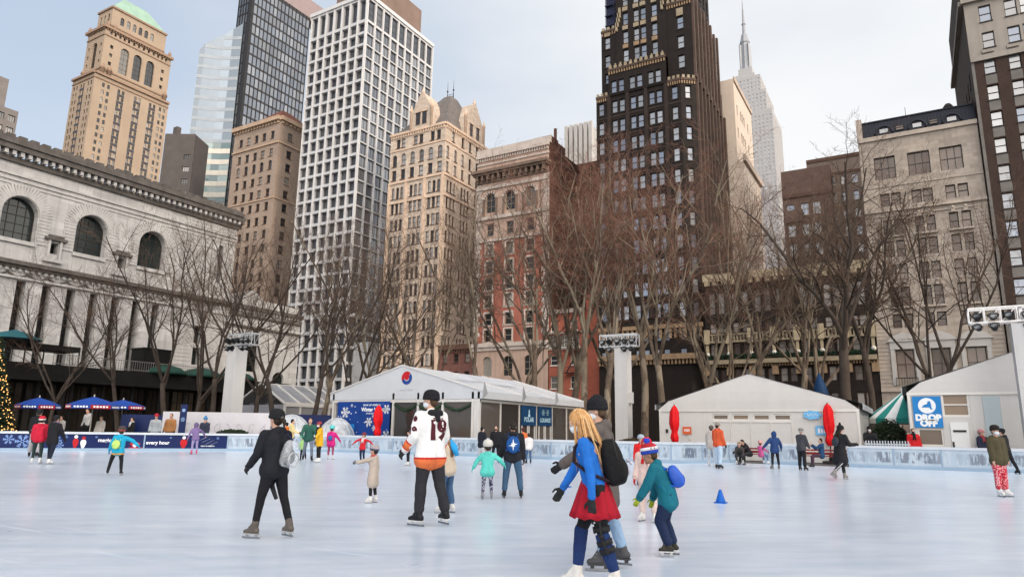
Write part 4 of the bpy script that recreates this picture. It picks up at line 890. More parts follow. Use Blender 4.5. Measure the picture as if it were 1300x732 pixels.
bp = nt.nodes.new('ShaderNodeBump'); bp.inputs['Strength'].default_value = .06; bp.inputs['Distance'].default_value = .02
nt.links.new(noi(nt, v, .8, 3), bp.inputs['Height']); nt.links.new(bp.outputs[0], b.inputs['Normal'])
ice = [(p.x, p.y) for p in BP] + [(BR[-1].x, YB), (34, YB), (34, -24), (BP[0].x - 1, -24)]
o = sheet('rink_ice', ice, 0, m); o['kind'] = 'structure'

M_rail = pm('barrier_white', (.50, .54, .59), .4, .08, 1)
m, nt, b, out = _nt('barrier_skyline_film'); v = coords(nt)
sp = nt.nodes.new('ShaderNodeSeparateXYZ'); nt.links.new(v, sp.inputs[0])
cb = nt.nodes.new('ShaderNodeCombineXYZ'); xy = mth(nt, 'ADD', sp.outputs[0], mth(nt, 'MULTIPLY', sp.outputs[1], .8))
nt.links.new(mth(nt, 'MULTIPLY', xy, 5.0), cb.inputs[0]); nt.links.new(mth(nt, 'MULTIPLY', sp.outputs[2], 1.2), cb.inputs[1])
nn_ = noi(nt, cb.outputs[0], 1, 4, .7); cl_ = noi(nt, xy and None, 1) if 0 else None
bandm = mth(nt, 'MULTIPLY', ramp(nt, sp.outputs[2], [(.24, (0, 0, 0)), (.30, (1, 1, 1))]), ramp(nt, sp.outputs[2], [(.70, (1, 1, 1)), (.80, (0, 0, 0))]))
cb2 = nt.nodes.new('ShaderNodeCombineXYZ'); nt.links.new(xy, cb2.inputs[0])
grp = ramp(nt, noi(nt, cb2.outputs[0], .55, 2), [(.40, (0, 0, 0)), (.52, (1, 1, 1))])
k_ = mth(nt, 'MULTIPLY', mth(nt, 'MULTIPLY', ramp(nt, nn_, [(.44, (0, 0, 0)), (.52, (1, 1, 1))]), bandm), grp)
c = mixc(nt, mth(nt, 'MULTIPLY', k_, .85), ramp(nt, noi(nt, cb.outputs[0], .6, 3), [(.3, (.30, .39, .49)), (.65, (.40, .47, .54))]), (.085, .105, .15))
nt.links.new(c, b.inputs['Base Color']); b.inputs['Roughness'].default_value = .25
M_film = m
M_navy = pm('navy_board', (.008, .018, .085), .35, .25, .4)
M_whitepaint = pm('white_print', (.78, .80, .82), .5, .04); M_redprint = pm('red_print', (.42, .015, .02), .5, .15, 4)
def barrier(name, pts, label, pm_, h=1.02, post=2.0, group=None):
    c0 = pts[0]; root = empty(name, c0, label=label, cat='rink barrier', group=group)
    pn, rl, po, kk = MB(), MB(), MB(), MB()
    for a, b in zip(pts[:-1], pts[1:]):
        d = (b - a); L = d.length; d.normalize(); n = Vector((-d.y, d.x, 0)); mid = (a + b) / 2
        pn.obox(mid + Vector((0, 0, .5)) + n * .05, d, n, Vector((0, 0, 1)), L / 2, .02, .42)
        rl.obox(mid + Vector((0, 0, h - .06)) + n * .05, d, n, Vector((0, 0, 1)), L / 2 + .01, .07, .06)
        kk.obox(mid + Vector((0, 0, .075)) + n * .04, d, n, Vector((0, 0, 1)), L / 2, .05, .075)
    posts = []
    acc = 0; tot = sum((b - a).length for a, b in zip(pts[:-1], pts[1:])); np_ = max(1, round(tot / post))
    for k in range(np_ + 1):
        s_ = tot * k / np_; q = 0
        for a, b in zip(pts[:-1], pts[1:]):
            L = (b - a).length
            if s_ <= q + L + 1e-4: posts.append((a + (b - a) * ((s_ - q) / L), (b - a).normalized())); break
            q += L
    pn.build('panel', pm_, root, org=c0); rl.build('top_rail', M_rail, root, org=c0); kk.build('kick_plate', pm('kick_pale_blue', (.27, .37, .48), .45, .1), root, org=c0)
    pmesh = MB(); pmesh.box(-.035, .035, -.075, -.025, .15, h - .12)
    pme = pmesh.mesh('post', pm('barrier_post', (.25, .34, .45), .4, .1))
    for p, d in posts: link('post', pme, root, p - c0 + Vector((-d.y, d.x, 0)) * .08, math.atan2(d.y, d.x))
    return root
adv = barrier('advertising_barrier', BP[:4], 'navy blue advertising board run along the left side of the rink', M_navy, post=4)
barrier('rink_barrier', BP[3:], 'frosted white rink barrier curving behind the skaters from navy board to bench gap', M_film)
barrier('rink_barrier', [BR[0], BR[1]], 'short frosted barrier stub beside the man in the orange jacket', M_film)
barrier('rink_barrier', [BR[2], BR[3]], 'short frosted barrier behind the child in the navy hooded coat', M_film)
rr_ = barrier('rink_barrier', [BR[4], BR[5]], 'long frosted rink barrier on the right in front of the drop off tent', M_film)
def along(x):                      # point and tangent on the left board for a picture column
    p = onz(x, 572.1); best = None
    for a, b in zip(BP[:3], BP[1:4]):
        d = (b - a).normalized(); t = (p - a).dot(d)
        if -.5 <= t <= (b - a).length + .5: best = (a + d * t, d)
    return best
def flake(mb, m4, r, w, mi=0):
    for k in range(6):
        a = k * math.pi / 3; d = Vector((math.cos(a), math.sin(a), 0)); e = Vector((-d.y, d.x, 0))
        def st(p, q, ww):
            u = (q - p).normalized(); v = Vector((-u.y, u.x, 0)) * ww / 2; mb.quad(*[m4 @ z for z in (p - v, q - v, q + v, p + v)], mi)
        st(d * r * .12, d * r, w)
        for t in (.45, .72):
            for s_ in (-1, 1): st(d * r * t, d * r * (t + .24) + e * s_ * r * .22, w * .8)
def board_mat(x, z, off=.024):
    p, d = along(x); n = Vector((d.y, -d.x, 0)); return frame4(p + Vector((0, 0, z)) + n * -.05 + n * .026 * 0 + n * off, d, (0, 0, 1))
lt = MB(); sn = MB(); rp = MB()
def on_board(mb, me, x, z, mi=0): mb.add_mesh(me, board_mat(x, z), mi)
on_board(lt, text_mesh('magic', .28, .006), 131, .58); on_board(lt, text_mesh('every hour', .27, .006), 199, .46)
on_board(lt, text_mesh('BANK OF AMERICA', .085, .002), 263, .29)
m4 = board_mat(262, .56) @ Matrix.Scale(1.7, 4)
for k in range(4): lt.quad(*[m4 @ Vector(p) for p in ((-.3 + .11 * k, .0 - .055 * k, .003), (-.22 + .11 * k, .045 - .055 * k, .003), (.02 + .11 * k - .0, .17 - .055 * k, .003), (-.06 + .11 * k, .125 - .055 * k, .003))])
for x, z, r in ((8, .6, .25), (26, .5, .34), (36, .3, .2), (70, .55, .22), (74, .3, .2), (80, .74, .12), (120, .75, .07), (215, .75, .06), (275, .74, .08)): flake(sn, board_mat(x, z), r, r * .13)
for x, w_, h_, c in ((94, .22, .62, 1), (104, .22, .55, 0), (170, .42, .32, 1), (171, .6, .1, 1), (232, .3, .62, 1), (170, .18, .2, 0)):
    z0 = .12 if x != 170 else .2; zt = z0 + h_
    m4 = board_mat(x, 0, .026 + .002 * (c == 0)); pts = []
    for k in range(14):
        t = 2 * math.pi * k / 14; rr = 1 + .12 * math.sin(3 * t); pts.append(m4 @ Vector((w_ * rr * math.cos(t) * .6, z0 + h_ * .5 + h_ * .42 * rr * math.sin(t), 0)))
    rp.poly(pts, 0 if c else 1)
    if 1:
        if h_ > .5: rp.poly([m4 @ Vector((.09 * math.cos(2 * math.pi * k / 10), zt + .02 + .09 * math.sin(2 * math.pi * k / 10), .003)) for k in range(10)], 1 if c else 0)
        rp.build('figure_print', [M_redprint, M_whitepaint], adv, org=BP[0]); rp = MB()
c0 = BP[0]
lt.build('lettering', M_whitepaint, adv, org=c0); sn.build('snowflake_print', pm('blue_print', (.20, .32, .62), .5), adv, org=c0)

# ------------------------------------------------------------------ tents
M_pvc = pm('tent_fabric', (.56, .545, .53), .55, .07, .5, bump=.3, bscale=2.0, streak=.06)
M_pvcroof = pm('tent_roof_fabric', (.47, .485, .51), .5, .08, .5, bump=.35, bscale=1.6)
M_alu = pm('tent_frame', (.60, .58, .55), .4, .1, metal=.2)
G_tent = glass('tent_glass', (.035, .031, .029), (.10, .085, .075), .4, .05)
def sign(name, label, m4, w_, h_, mat_, thick=.05, parent=None):
    mb = MB(); mb.box(-w_ / 2, w_ / 2, -h_ / 2, h_ / 2, -thick, 0); me = mb.mesh(name, mat_)
    o = bpy.data.objects.new(name, me); COL.objects.link(o); o.matrix_world = m4; tag(o, label, 'sign'); return o
def letters(par, items, mat_, name='lettering'):
    mb = MB()
    for t, s_, x, y, bo in items: mb.add_mesh(text_mesh(t, s_, bo), Matrix.Translation((x, y, .006)))
    return mb.build(name, mat_, par)
# left tent
C = atd(608.5, 545, 41.0); C.z = 0; GW, DL = 11.9, 14.2; EZ = 3.7; PZ = atd(523, 464, 44.0).z
T = empty('tent', C, label='white marquee with snowflake banner, glass doors and long ribbed roof', cat='tent')
xl, xr, yf, yb, xm = C.x - GW, C.x, C.y, C.y + DL, C.x - GW / 2
rf = MB()
for k in range(3):                                  # roof bays sag a little between frames
    y0, y1 = yf + DL * k / 3, yf + DL * (k + 1) / 3
    for sgn, xe in ((1, xr + .25), (-1, xl - .25)):
        N = 6
        for i in range(N):
            for j in range(4):
                def q(i_, j_):
                    t = i_ / N; s_ = j_ / 4; sag = .10 * math.sin(math.pi * s_) * math.sin(math.pi * min(1, t * 1.05))
                    return (xm + (xe - xm) * t, y0 + (y1 - y0) * s_, PZ + (EZ - PZ) * t - sag)
                a = [q(i, j), q(i + 1, j), q(i + 1, j + 1), q(i, j + 1)]
                rf.quad(*(a if sgn > 0 else a[::-1]), 0, True)
for xe in (xr + .25, xl - .25): rf.box(xe - .02, xe + .02, yf, yb, EZ - .42, EZ)
rf.quad((xl - .25, yf, EZ), (xr + .25, yf, EZ), (xm, yf, PZ), (xm, yf, PZ), 0) if 0 else rf.poly([(xl - .25, yf, EZ), (xr + .25, yf, EZ), (xm, yf, PZ)])
rf.poly([(xr + .25, yb, EZ), (xl - .25, yb, EZ), (xm, yb, PZ)]); rf.box(xl - .25, xr + .25, yf - .03, yf - .005, EZ - .42, EZ)
ro = rf.build('roof', M_pvcroof, T, org=C)
sp_ = MB()
for k in range(4):
    y_ = yf + DL * k / 3
    rib = MB(); rib.bar((xr + .27, y_, EZ + .03), (xm, y_, PZ + .03), .14, .07); rib.bar((xl - .27, y_, EZ + .03), (xm, y_, PZ + .03), .14, .07); rib.build('rib', M_pvc, ro, org=C)
    if k < 3: sp_.prism([Vector((xr + .25, y_ - .15, EZ - .42)), Vector((xr + .25, y_ + .35, EZ - .1)), Vector((xr + .25, y_, EZ + .55))], (.06, 0, 0))
sp_.build('corner_flap', pm('flap_grey', (.28, .29, .30), .6), ro, org=C)
fr = MB(); gp = []
def post_(x, y, w_=.16): fr.box(x - w_ / 2, x + w_ / 2, y - w_ / 2, y + w_ / 2, 0, EZ - .02)
gx = [0, .45, 5.1, 5.5, 7.35, 9.2, 11.2, GW]
for u in (0.08, 5.3, 7.3, 9.2, GW - .5, GW - .08): post_(xl + u, yf + .05)
for k in range(7): post_(xr - .08, yf + .08 + (DL - .16) * k / 6, .14)
fr.box(xl, xr, yf, yf + .1, EZ - .6, EZ - .43); fr.box(xr - .1, xr, yf, yb, EZ - .6, EZ - .43)
fr.build('frame', M_alu, T, org=C)
wl = MB(); wl.box(xl + .1, xl + .2, yf + .1, yb, 0, EZ - .4); wl.box(xl + .1, xr - .1, yb - .15, yb - .05, 0, EZ - .4); wl.box(xr - .48, xr - .12, yf + .03, yf + .08, 0, EZ - .45); wl.build('side_wall', M_pvc, T, org=C)
def pane(x0, x1, y0, y1, z0, z1, name='window', m=G_tent): mb = MB(); mb.box(x0, x1, y0, y1, z0, z1); return mb.build(name, m, T, org=C)
for a, b in ((5.4, 7.22), (7.4, 9.1), (9.3, GW - .58)): pane(xl + a, xl + b, yf + .06, yf + .09, .05, EZ - .6)
for k in range(6):
    y0 = yf + .15 + (DL - .16) * k / 6; y1 = y0 + (DL - .16) / 6 - .14
    if k in (1, 2, 3): pane(xr - .09, xr - .05, y0, y1, .05, EZ - .6)
    else: pane(xr - .09, xr - .05, y0, y1, .05, EZ - .6, m=G_tent)
for k in (2, 3):
    y0 = yf + .4 + (DL - .16) * k / 6; d_ = MB()
    for s_ in (0, .95): d_.box(xr - .04, xr - .01, y0 + s_, y0 + s_ + .12, .05, 2.1); d_.box(xr - .04, xr - .01, y0 + s_ + .75, y0 + s_ + .87, .05, 2.1); d_.box(xr - .04, xr - .01, y0 + s_ + .12, y0 + s_ + .75, 1.98, 2.1); d_.box(xr - .04, xr - .01, y0 + s_ + .12, y0 + s_ + .75, .05, .3)
    d_.build('door', M_pvc, T, org=C)
ga = MB()
for a, b in ((5.4, 7.2), (7.2, 9.2), (9.2, 11.3)):
    pts = [Vector((xl + a + (b - a) * k / 10, yf + .03, 3.0 - .38 * math.sin(math.pi * k / 10))) for k in range(11)]
    ga.tube(pts, .07, 7)
    for p in pts:
        for _ in range(16): ga.bar(p, p + Vector((random.uniform(-.16, .16), random.uniform(-.1, .02), random.uniform(-.15, .13))), .02, .01)
ga = ga.build('garland', pm('garland_green', (.025, .05, .028), .7, .4, 3)); tag(ga, 'dark evergreen garland hung in loops across the marquee front windows', 'garland')
ln = MB(); ln.add_mesh(text_mesh('Winter Village', 1.15, .01), frame4(Vector((xr - 2.95, yf + 5.5, (EZ + PZ) / 2 + .26)), (0, 1, 0), Vector((-(GW / 2), 0, PZ - EZ)).normalized())); ln.build('lettering', pm('roof_lettering', (.38, .44, .58), .6), ro, org=C)
# gable logo
lg = MB()
def disc(mb, m4, r, mi, a0=0, a1=2 * math.pi, r2=0, n=24):
    P = [m4 @ Vector((r * math.cos(a0 + (a1 - a0) * k / n), r * math.sin(a0 + (a1 - a0) * k / n), 0)) for k in range(n + 1)]
    if r2:
        Q = [m4 @ Vector((r2 * math.cos(a0 + (a1 - a0) * k / n), r2 * math.sin(a0 + (a1 - a0) * k / n), 0)) for k in range(n + 1)]
        for k in range(n): mb.quad(Q[k], P[k], P[k + 1], Q[k + 1], mi)
    else: mb.poly(P[:-1] if abs(a1 - a0 - 2 * math.pi) < .01 else [m4 @ Vector((0, 0, 0))] + P, mi)
lm = frame4((xm + .35, yf - .012, EZ + (PZ - EZ) * .54), (1, 0, 0), (0, 0, 1))
disc(lg, lm, .42, 0, R(200), R(400), .2); disc(lg, lm, .42, 1, R(45), R(200), .2); disc(lg, lm @ Matrix.Translation((0, .05, .003)), .19, 1); lx = MB(); lx.add_mesh(text_mesh('winter village', .2, .003), lm @ Matrix.Translation((0, -.75, 0))); lx.build('lettering', pm('logo_grey', (.4, .42, .46), .5), T, org=C)
lg.build('logo', [pm('logo_blue', (.02, .05, .22), .5), M_redprint, pm('logo_grey', (.4, .42, .46), .5)], T, org=C)
bm_ = frame4((xl + 2.78, yf - .03, 1.72), (1, 0, 0), (0, 0, 1))
s_ = sign('snowflake_banner', 'blue banner with white snowflakes on the left half of the marquee front', bm_, 4.55, 2.9, pm('banner_blue', (.01, .045, .22), .5, .25, .6))
sn = MB()
for x, y, r in ((-1.55, .75, .36), (-2.02, -.6, .4), (.55, .15, .28), (1.05, -.25, .2), (2.0, .95, .3), (2.05, -.75, .35), (1.1, -1.25, .25), (-1.0, 1.2, .1), (-1.9, .35, .1), (.9, .5, .1)): flake(sn, Matrix.Translation((x, y, .006)), r, r * .2)
for k in range(46): disc(sn, Matrix.Translation((random.uniform(-2.2, 2.2), random.uniform(-1.4, 1.35), .006)), random.uniform(.015, .05), 0, n=8)
sn.build('snowflake_print', M_whitepaint, s_)
bx = MB()
for x, y, w_, h_ in ((-.95, -.55, .55, 1.1), (.35, -1.05, .45, .75)): bx.box(x - w_ / 2, x + w_ / 2, y - h_ / 2, y + h_ / 2, .001, .007)
bx.build('gift_print', pm('gift_blue', (.02, .20, .52), .5, .2, 3), s_); letters(s_, [('BANK OF AMERICA', .17, .75, 1.22, .002), ('Winter Village', .34, .85, .93, .012), ('AT BRYANT PARK', .14, .85, .68, .002)], M_whitepaint)
for k, (t, dy) in enumerate((('POLAR', 2), ('LOUNGE', 3))):
    y0 = yf + .12 + (DL - .16) * dy / 6
    m4 = frame4((xr + .03, y0 + 1.16, 2.45), (0, 1, 0), (0, 0, 1))
    s_ = sign('lounge_sign', ['dark blue sign reading POLAR above the marquee side door', 'dark blue sign reading LOUNGE above the marquee side door'][k], m4, 2.0, 1.3, pm('sign_deep_blue', (.01, .05, .13), .5, .3, 1.5)); letters(s_, [(t, .42 if k == 0 else .38, 0, -.28, .012)], pm('sign_pale_text', (.42, .62, .72), .5))
    sn = MB()
    if k == 0: sn.lathe([(.13, 0), (.15, .1), (.07, .25), (.1, .33), (.06, .45), (.01, .5)], (0, 0, 0), 10); m_ = sn.mesh('figure_print', pm('sign_pale_text', (.42, .62, .72))); o_ = link('figure_print', m_, s_, (0, -.1, .02)); o_.rotation_euler = (R(-90), 0, 0); o_.scale = (1, .12, 1)
    else:
        for x in (-.3, .35): flake(sn, Matrix.Translation((x, .25, .006)), .22, .035)
        sn.build('snowflake_print', pm('sign_pale_text', (.42, .62, .72)), s_)
# centre and right tents (gables face the ice)
def gable_tent(label, xl, xr, y, dl, ez, pz, openings, xm=None):
    xm = (xl + xr) / 2 if xm is None else xm; C = Vector((xm, y, 0)); T = empty('tent', C, label=label, cat='tent')
    rf = MB(); e = .22
    for a, b in (((xl - e, ez), (xm, pz)), ((xm, pz), (xr + e, ez))):
        for k in range(8):
            y0, y1 = y - .05 + (dl + .1) * k / 8, y - .05 + (dl + .1) * (k + 1) / 8; s0, s1 = [.05 * math.sin(math.pi * ((k + j) % 4) / 4) for j in (0, 1)]
            rf.quad((a[0], y0, a[1] - s0 * (a[0] != xm)), (b[0], y0, b[1] - s0 * (b[0] != xm)), (b[0], y1, b[1] - s1 * (b[0] != xm)), (a[0], y1, a[1] - s1 * (a[0] != xm)), 0, True)
    rf.box(xr + e - .03, xr + e, y - .04, y + dl, ez - .32, ez); rf.box(xl - e, xl - e + .03, y - .04, y + dl, ez - .32, ez)
    rf.build('roof', M_pvcroof, T, org=C)
    g = MB(); N = 10; rows = []
    for j in range(5):                              # fabric gable, bellying very slightly
        f_ = j / 4; z = ez - .3 + (pz - ez + .26) * f_; half = 1 - max(0, (z - ez)) / (pz - ez)
        rows.append([(xm + (xl - xm) * half * (1 - 2 * i / N) if i <= N / 2 else xm + (xr - xm) * half * (2 * i / N - 1), y - .03 * math.sin(math.pi * i / N) * math.sin(math.pi * min(1, f_ + .1)), z) for i in range(N + 1)])
    for j in range(4):
        for i in range(N): g.quad(rows[j][i], rows[j][i + 1], rows[j + 1][i + 1], rows[j + 1][i], 0, True)
    g.build('gable', M_pvc, T, org=C)
    B2 = Bldg.__new__(Bldg); B2.org = C; B2.root = T; B2.wall = MB(); B2.trim = MB(); B2.wins = []
    B2.facade('N', (xl, y + .05), xr - xl, 0, ez - .3, openings, .12)
    B2.facade('W', (xr, y + .05), dl - .1, 0, ez - .02, [], .1); B2.facade('E', (xl, y + dl), dl - .1, 0, ez - .02, [], .1); B2.wall.quad((xr, y + dl, 0), (xl, y + dl, 0), (xl, y + dl, ez), (xr, y + dl, ez))
    B2.band('N', (xl, y + .05), xr - xl, ez - .42, ez - .3, .06)
    for u in (0.02, xr - xl - .14): B2.block('N', (xl, y + .05), u, u + .12, 0, ez - .42, .05)
    k = 1.6
    while k < xr - xl - .5: 
        if not any(h[0] - .05 < k < h[1] + .05 for h in openings): B2.block('N', (xl, y + .05), k, k + .03, .05, ez - .44, .012)
        k += 1.17
    B2.band('N', (xl, y + .05), xr - xl, .95, .98, .014)
    B2.finish(M_pvc, M_alu, glass('tent_window_wood', (.12, .085, .06), (.24, .16, .10), .6, .25), M_alu, trim_name='frame')
    return T, C, B2
YT = 41.5
a, b, pk = ony(836, 513, YT), ony(1090, 512, YT), ony(950, 474, YT)
u = lambda x: ony(x, 530, YT).x - a.x
wz0, wz1 = ony(950, 533.5, YT).z, ony(950, 525, YT).z
T2, C2, B2 = gable_tent('white gabled tent with four small high windows behind the benches', a.x, b.x, YT, 9, b.z, pk.z, [(u(p), u(q), wz0, wz1, 'plain', False) for p, q in ((904, 925), (929, 951), (955.5, 977.5), (982, 1004.5))], pk.x)
dr = MB(); xw0, xw1 = a.x + u(903), a.x + u(1005)
for k in range(5):
    x_ = xw0 + (xw1 - xw0) * k / 4; dr.box(x_ - .03, x_ + .03, YT + .005, YT + .045, .02, wz0 - .05)
dr.box(xw0, xw1, YT + .008, YT + .047, wz0 - .1, wz0 - .04); dr.box(a.x + u(874), a.x + u(876), YT - .02, YT + .04, 1.1, 1.5)
dr.build('door_panel', M_alu, T2, org=C2)
def tsign(name, label, x, y, Y, w_, h_, m, items=(), tm=None):
    p = ony(x, y, Y - .02); s_ = sign(name, label, frame4(p, (1, 0, 0), (0, 0, 1)), w_, h_, m, .04)
    if items: letters(s_, items, tm or M_whitepaint)
    return s_
s_ = tsign('notice_sign', 'small orange square notice on the tent wall beside the left red umbrella', 872, 546, YT - .03, .52, .44, pm('sign_orange', (.62, .12, .04), .5, .1), [('MENU', .17, 0, .03, .01)] if 0 else ())
sq = MB()
for k in range(4): sq.box(-.15 + .085 * k, -.10 + .085 * k, -.06, .08 + .02 * (k % 2), .001, .006)
sq.build('lettering', M_whitepaint, s_)
mb = MB(); pts = [Vector((.46 * math.cos(t) * (1 + .10 * math.cos(7 * t)), .24 * math.sin(t) * (1 + .10 * math.cos(7 * t)), 0)) for t in [2 * math.pi * k / 40 for k in range(40)]]
mb.prism(pts, (0, 0, .04)); o = mb.build('cloud_sign', pm('sign_sky', (.16, .42, .70), .5, .1)); o.matrix_world = frame4(ony(1031, 526.5, YT - .07), (1, 0, 0), (0, 0, 1)); tag(o, 'pale blue cloud shaped sign high on the middle tent wall', 'sign')
sq = MB(); sq.tube([(-.3 + .06 * k, .07 * math.sin(k * 1.9), .046) for k in range(11)], .014, 5); sq.build('lettering', M_whitepaint, o)
s_ = tsign('notice_sign', 'pale blue square notice on the tent wall beside the right red umbrella', 1043, 546, YT - .03, .6, .5, MATS['sign_sky']); sq = MB()
for k in range(3): sq.box(-.18 + .14 * k, -.08 + .14 * k, -.14, .12 - .04 * k, .001, .006)
sq.build('lettering', M_whitepaint, s_)
tsign('notice_sign', 'tiny dark plate on the tent wall left of the left red umbrella', 846.5, 546.5, YT - .03, .14, .22, M_fr_dark)
YR = 41.0
a, p2 = ony(1150, 491, YR), ony(1283, 447, YR); xa = a.x; xpk = 4.9; sl_ = (p2.z - a.z) / (p2.x - a.x); pz = a.z + sl_ * (xpk - xa)
u = lambda x, y=530: ony(x, y, YR).x - xa
zz = lambda x, y: ony(x, y, YR).z
T3, C3, B3 = gable_tent('white peaked tent with the blue drop off banner and white door', xa, 2 * xpk - xa, YR, 10, a.z, pz, [(u(1197.5), u(1233), zz(1215, 528.5), zz(1215, 498), 'g12', False), (u(1163), u(1196), zz(1180, 566), zz(1180, 543), 'plain', False)], xpk)
dr = MB(); dx0, dx1 = xa + u(1208, 555), xa + u(1231, 555); dr.box(dx0, dx1, YR - .01, YR + .045, .05, zz(1220, 536)); do_ = dr.build('door', pm('door_white', (.72, .73, .74), .45, .06), T3, org=C3)
hd = MB(); hz = zz(1220, 547); hd.box(dx0 + .1, dx1 - .1, YR - .05, YR - .012, hz - .04, hz + .06); hd.box(dx0 + .02, dx0 + .1, YR - .05, YR - .012, .95, 1.25); hd.build('push_bar', M_fr_dark, do_, org=C3)
gl2 = MB(); gl2.box(xa + u(1250), xa + u(1272), YR - .005, YR + .045, .1, a.z - .5); gl2.build('clear_panel', pm('grey_blue_vinyl', (.38, .45, .48), .2, .1), T3, org=C3)
hh = zz(1176, 503) - zz(1176, 542.5); ww = u(1196, 522) - u(1159.5, 522)
s_ = tsign('drop_off_banner', 'blue banner with white round emblem reading DROP OFF on the right tent', 1177.5, 522.5, YR - .03, ww, hh, pm('banner_mid_blue', (.02, .20, .52), .5, .12))
letters(s_, [('DROP', ww * .33, 0, -hh * .19, .03), ('OFF', ww * .33, 0, -hh * .37, .03)], M_whitepaint)
em = MB(); disc(em, Matrix.Translation((0, hh * .2, .006)), ww * .31, 0); em.poly([Vector((x * ww * .2, hh * .2 + y * ww * .2, .010)) for x, y in ((-1, -.35), (.35, -.35), (.6, -.75), (1.0, -.7), (.75, -.4), (.75, .3), (.6, .95), (.2, .85), (.05, .35), (-.55, .15), (-.75, -.1))], 1)
em.build('emblem', [M_whitepaint, MATS['banner_mid_blue']], s_)

# ------------------------------------------------------------------ light masts
M_mast = pm('mast_white', (.49, .48, .475), .5, .08, .5, streak=.12)
def mast(label, x0, x1, ytop, D, tx0, tx1, ty0, ty1, sg=1):
    p = atd((x0 + x1) / 2, ytop, D); wd = (x1 - x0) / 885 * D * .80; zt = p.z; org = Vector((p.x, p.y, 0)); k = D / 885
    T = empty('light_mast', org, label=label, cat='light mast', group='white light masts round the rink')
    mb = MB(); h2 = wd / 2; mb.box(-h2, h2, -h2, h2, 0, zt - .02); mb.box(-h2 - .15, h2 + .15, -h2 - .15, h2 + .15, 0, .3)
    for z in (zt * .35, zt * .68): mb.box(-h2 - .006, h2 + .006, -h2 - .006, h2 + .006, z, z + .02)
    mb.build('mast_body', M_mast, T)
    t = MB(); L0 = (tx0 - (x0 + x1) / 2) * k; L1 = (tx1 - (x0 + x1) / 2) * k; H_ = (ty1 - ty0) * k
    z0, z1 = zt + .12, zt + .12 + H_ * .72
    dx = Vector((ch, sh * sg * .0 + sh, 0)).normalized() if 0 else Vector((1, 0, 0)); e = 1.12
    for y_ in (-.3, .3):
        for z in (z0, z1): t.bar((L0 * e, y_, z), (L1 * e, y_, z), .07, .07)
        for j in range(6):
            x_ = L0 * e + (L1 - L0) * e * j / 5; t.bar((x_, y_, z0), (x_, y_, z1), .045, .045)
            if j < 5: t.bar((x_, y_, z0), (x_ + (L1 - L0) * e / 5, y_, z1), .03, .03)
    for x_ in (L0 * e, 0, L1 * e):
        for z in (z0, z1): t.bar((x_, -.3, z), (x_, .3, z), .05, .05)
    t.bar((0, 0, zt - .1), (0, 0, z1), .14, .14); t.build('truss', pm('truss_metal', (.55, .55, .56), .4, .1, metal=.6), T)
    body = MB(); body.lathe([(.09, -.18), (.13, -.12), (.17, .05), (.18, .14), (.15, .14)], (0, 0, 0), 12); body.bar((-.2, 0, 0), (-.2, 0, .26), .03, .03); body.bar((.2, 0, 0), (.2, 0, .26), .03, .03); body.bar((-.2, 0, .26), (.2, 0, .26), .03, .03)
    bm_ = body.mesh('spotlight', pm('lamp_black', (.02, .02, .022), .4)); le = MB(); le.lathe([(.01, .143), (.14, .143)], (0, 0, 0), 12); lm_ = le.mesh('lens', pm('lamp_lens', (.35, .36, .37), .1))
    for j in range(5):
        for z in (z0 - .26, (z0 + z1) / 2 - .12):
            if abs(j - 2) < 1 and z < z0: continue
            o = link('spotlight', bm_, T, (L0 * e + (L1 - L0) * e * (j + .5) / 5, -.45, z)); o.rotation_euler = (R(62 + random.uniform(-12, 12)), 0, R(random.uniform(-30, 30))); link('lens', lm_, o)
    return T
mast('white light mast standing in front of the library and dark cafe', 291, 313, 441, 46, 291, 331, 421, 441)
t_ = mast('white light mast between the two middle tents with a small side box', 780, 801, 442, 45, 764, 809, 421, 442)
mb = MB(); mb.box(.38, .62, -.2, .2, 3.3, 4.0); mb.build('junction_box', M_mast, t_)
mast('wide white light mast cut by the right picture edge', 1281, 1314, 411, 31, 1246, 1325, 384, 411)
# ------------------------------------------------------------------ cafe pavilion in front of the library
T = empty('cafe_pavilion', (-74, 40, 0), label='long dark cafe pavilion with glazed front below the library', cat='pavilion'); org = T.location.copy()
M_cafe = pm('cafe_dark_metal', (.010, .010, .010), .5, .3, .6); M_cafe2 = pm('cafe_trellis', (.018, .016, .014), .7, .3, 1)
mb = MB(); mb.box(-82, -70.3, 6, 63, 5.6, 6.9); mb.box(-82, -69.4, 6, 63, 5.3, 5.6); mb.box(-82, -73, 6, 63, 0, 5.3); mb.box(-82, -70, 58.5, 63.5, 0, 5.2); mb.build('wall', M_cafe, T, org=org)
for k in range(19):
    y0 = 6 + 3 * k
    pmx = MB(); pmx.box(-70.6, -70.3, y0 - .14, y0 + .14, 0, 5.3); pmx.build('post', M_cafe, T, org=org)
    if k < 18:
        f = MB(); f.box(-72.95, -72.9, y0 + .1, y0 + 2.9, .1, 5.2, 0)
        for j in range(5): f.box(-72.9, -72.82, y0 + .1 + .68 * j, y0 + .18 + .68 * j, .1, 5.2, 1)
        for z in (2.4, 3.9): f.box(-72.9, -72.82, y0 + .1, y0 + 2.9, z, z + .08, 1)
        f.build('window', [glass('cafe_glass', (.02, .016, .012), (.10, .075, .05), .4, .08), M_cafe2], T, org=org)
rl = MB()
for k in range(70):
    y_ = 34 + .25 * k
    if y_ < 51.5: rl.bar((-70.5, y_, 6.9), (-70.5, y_, 7.95), .035, .035)
for z in (7.05, 7.95): rl.bar((-70.5, 34, z), (-70.5, 51.5, z), .07, .07)
rl.build('railing', pm('railing_grey', (.16, .155, .15), .5), T, org=org)
aw = MB()
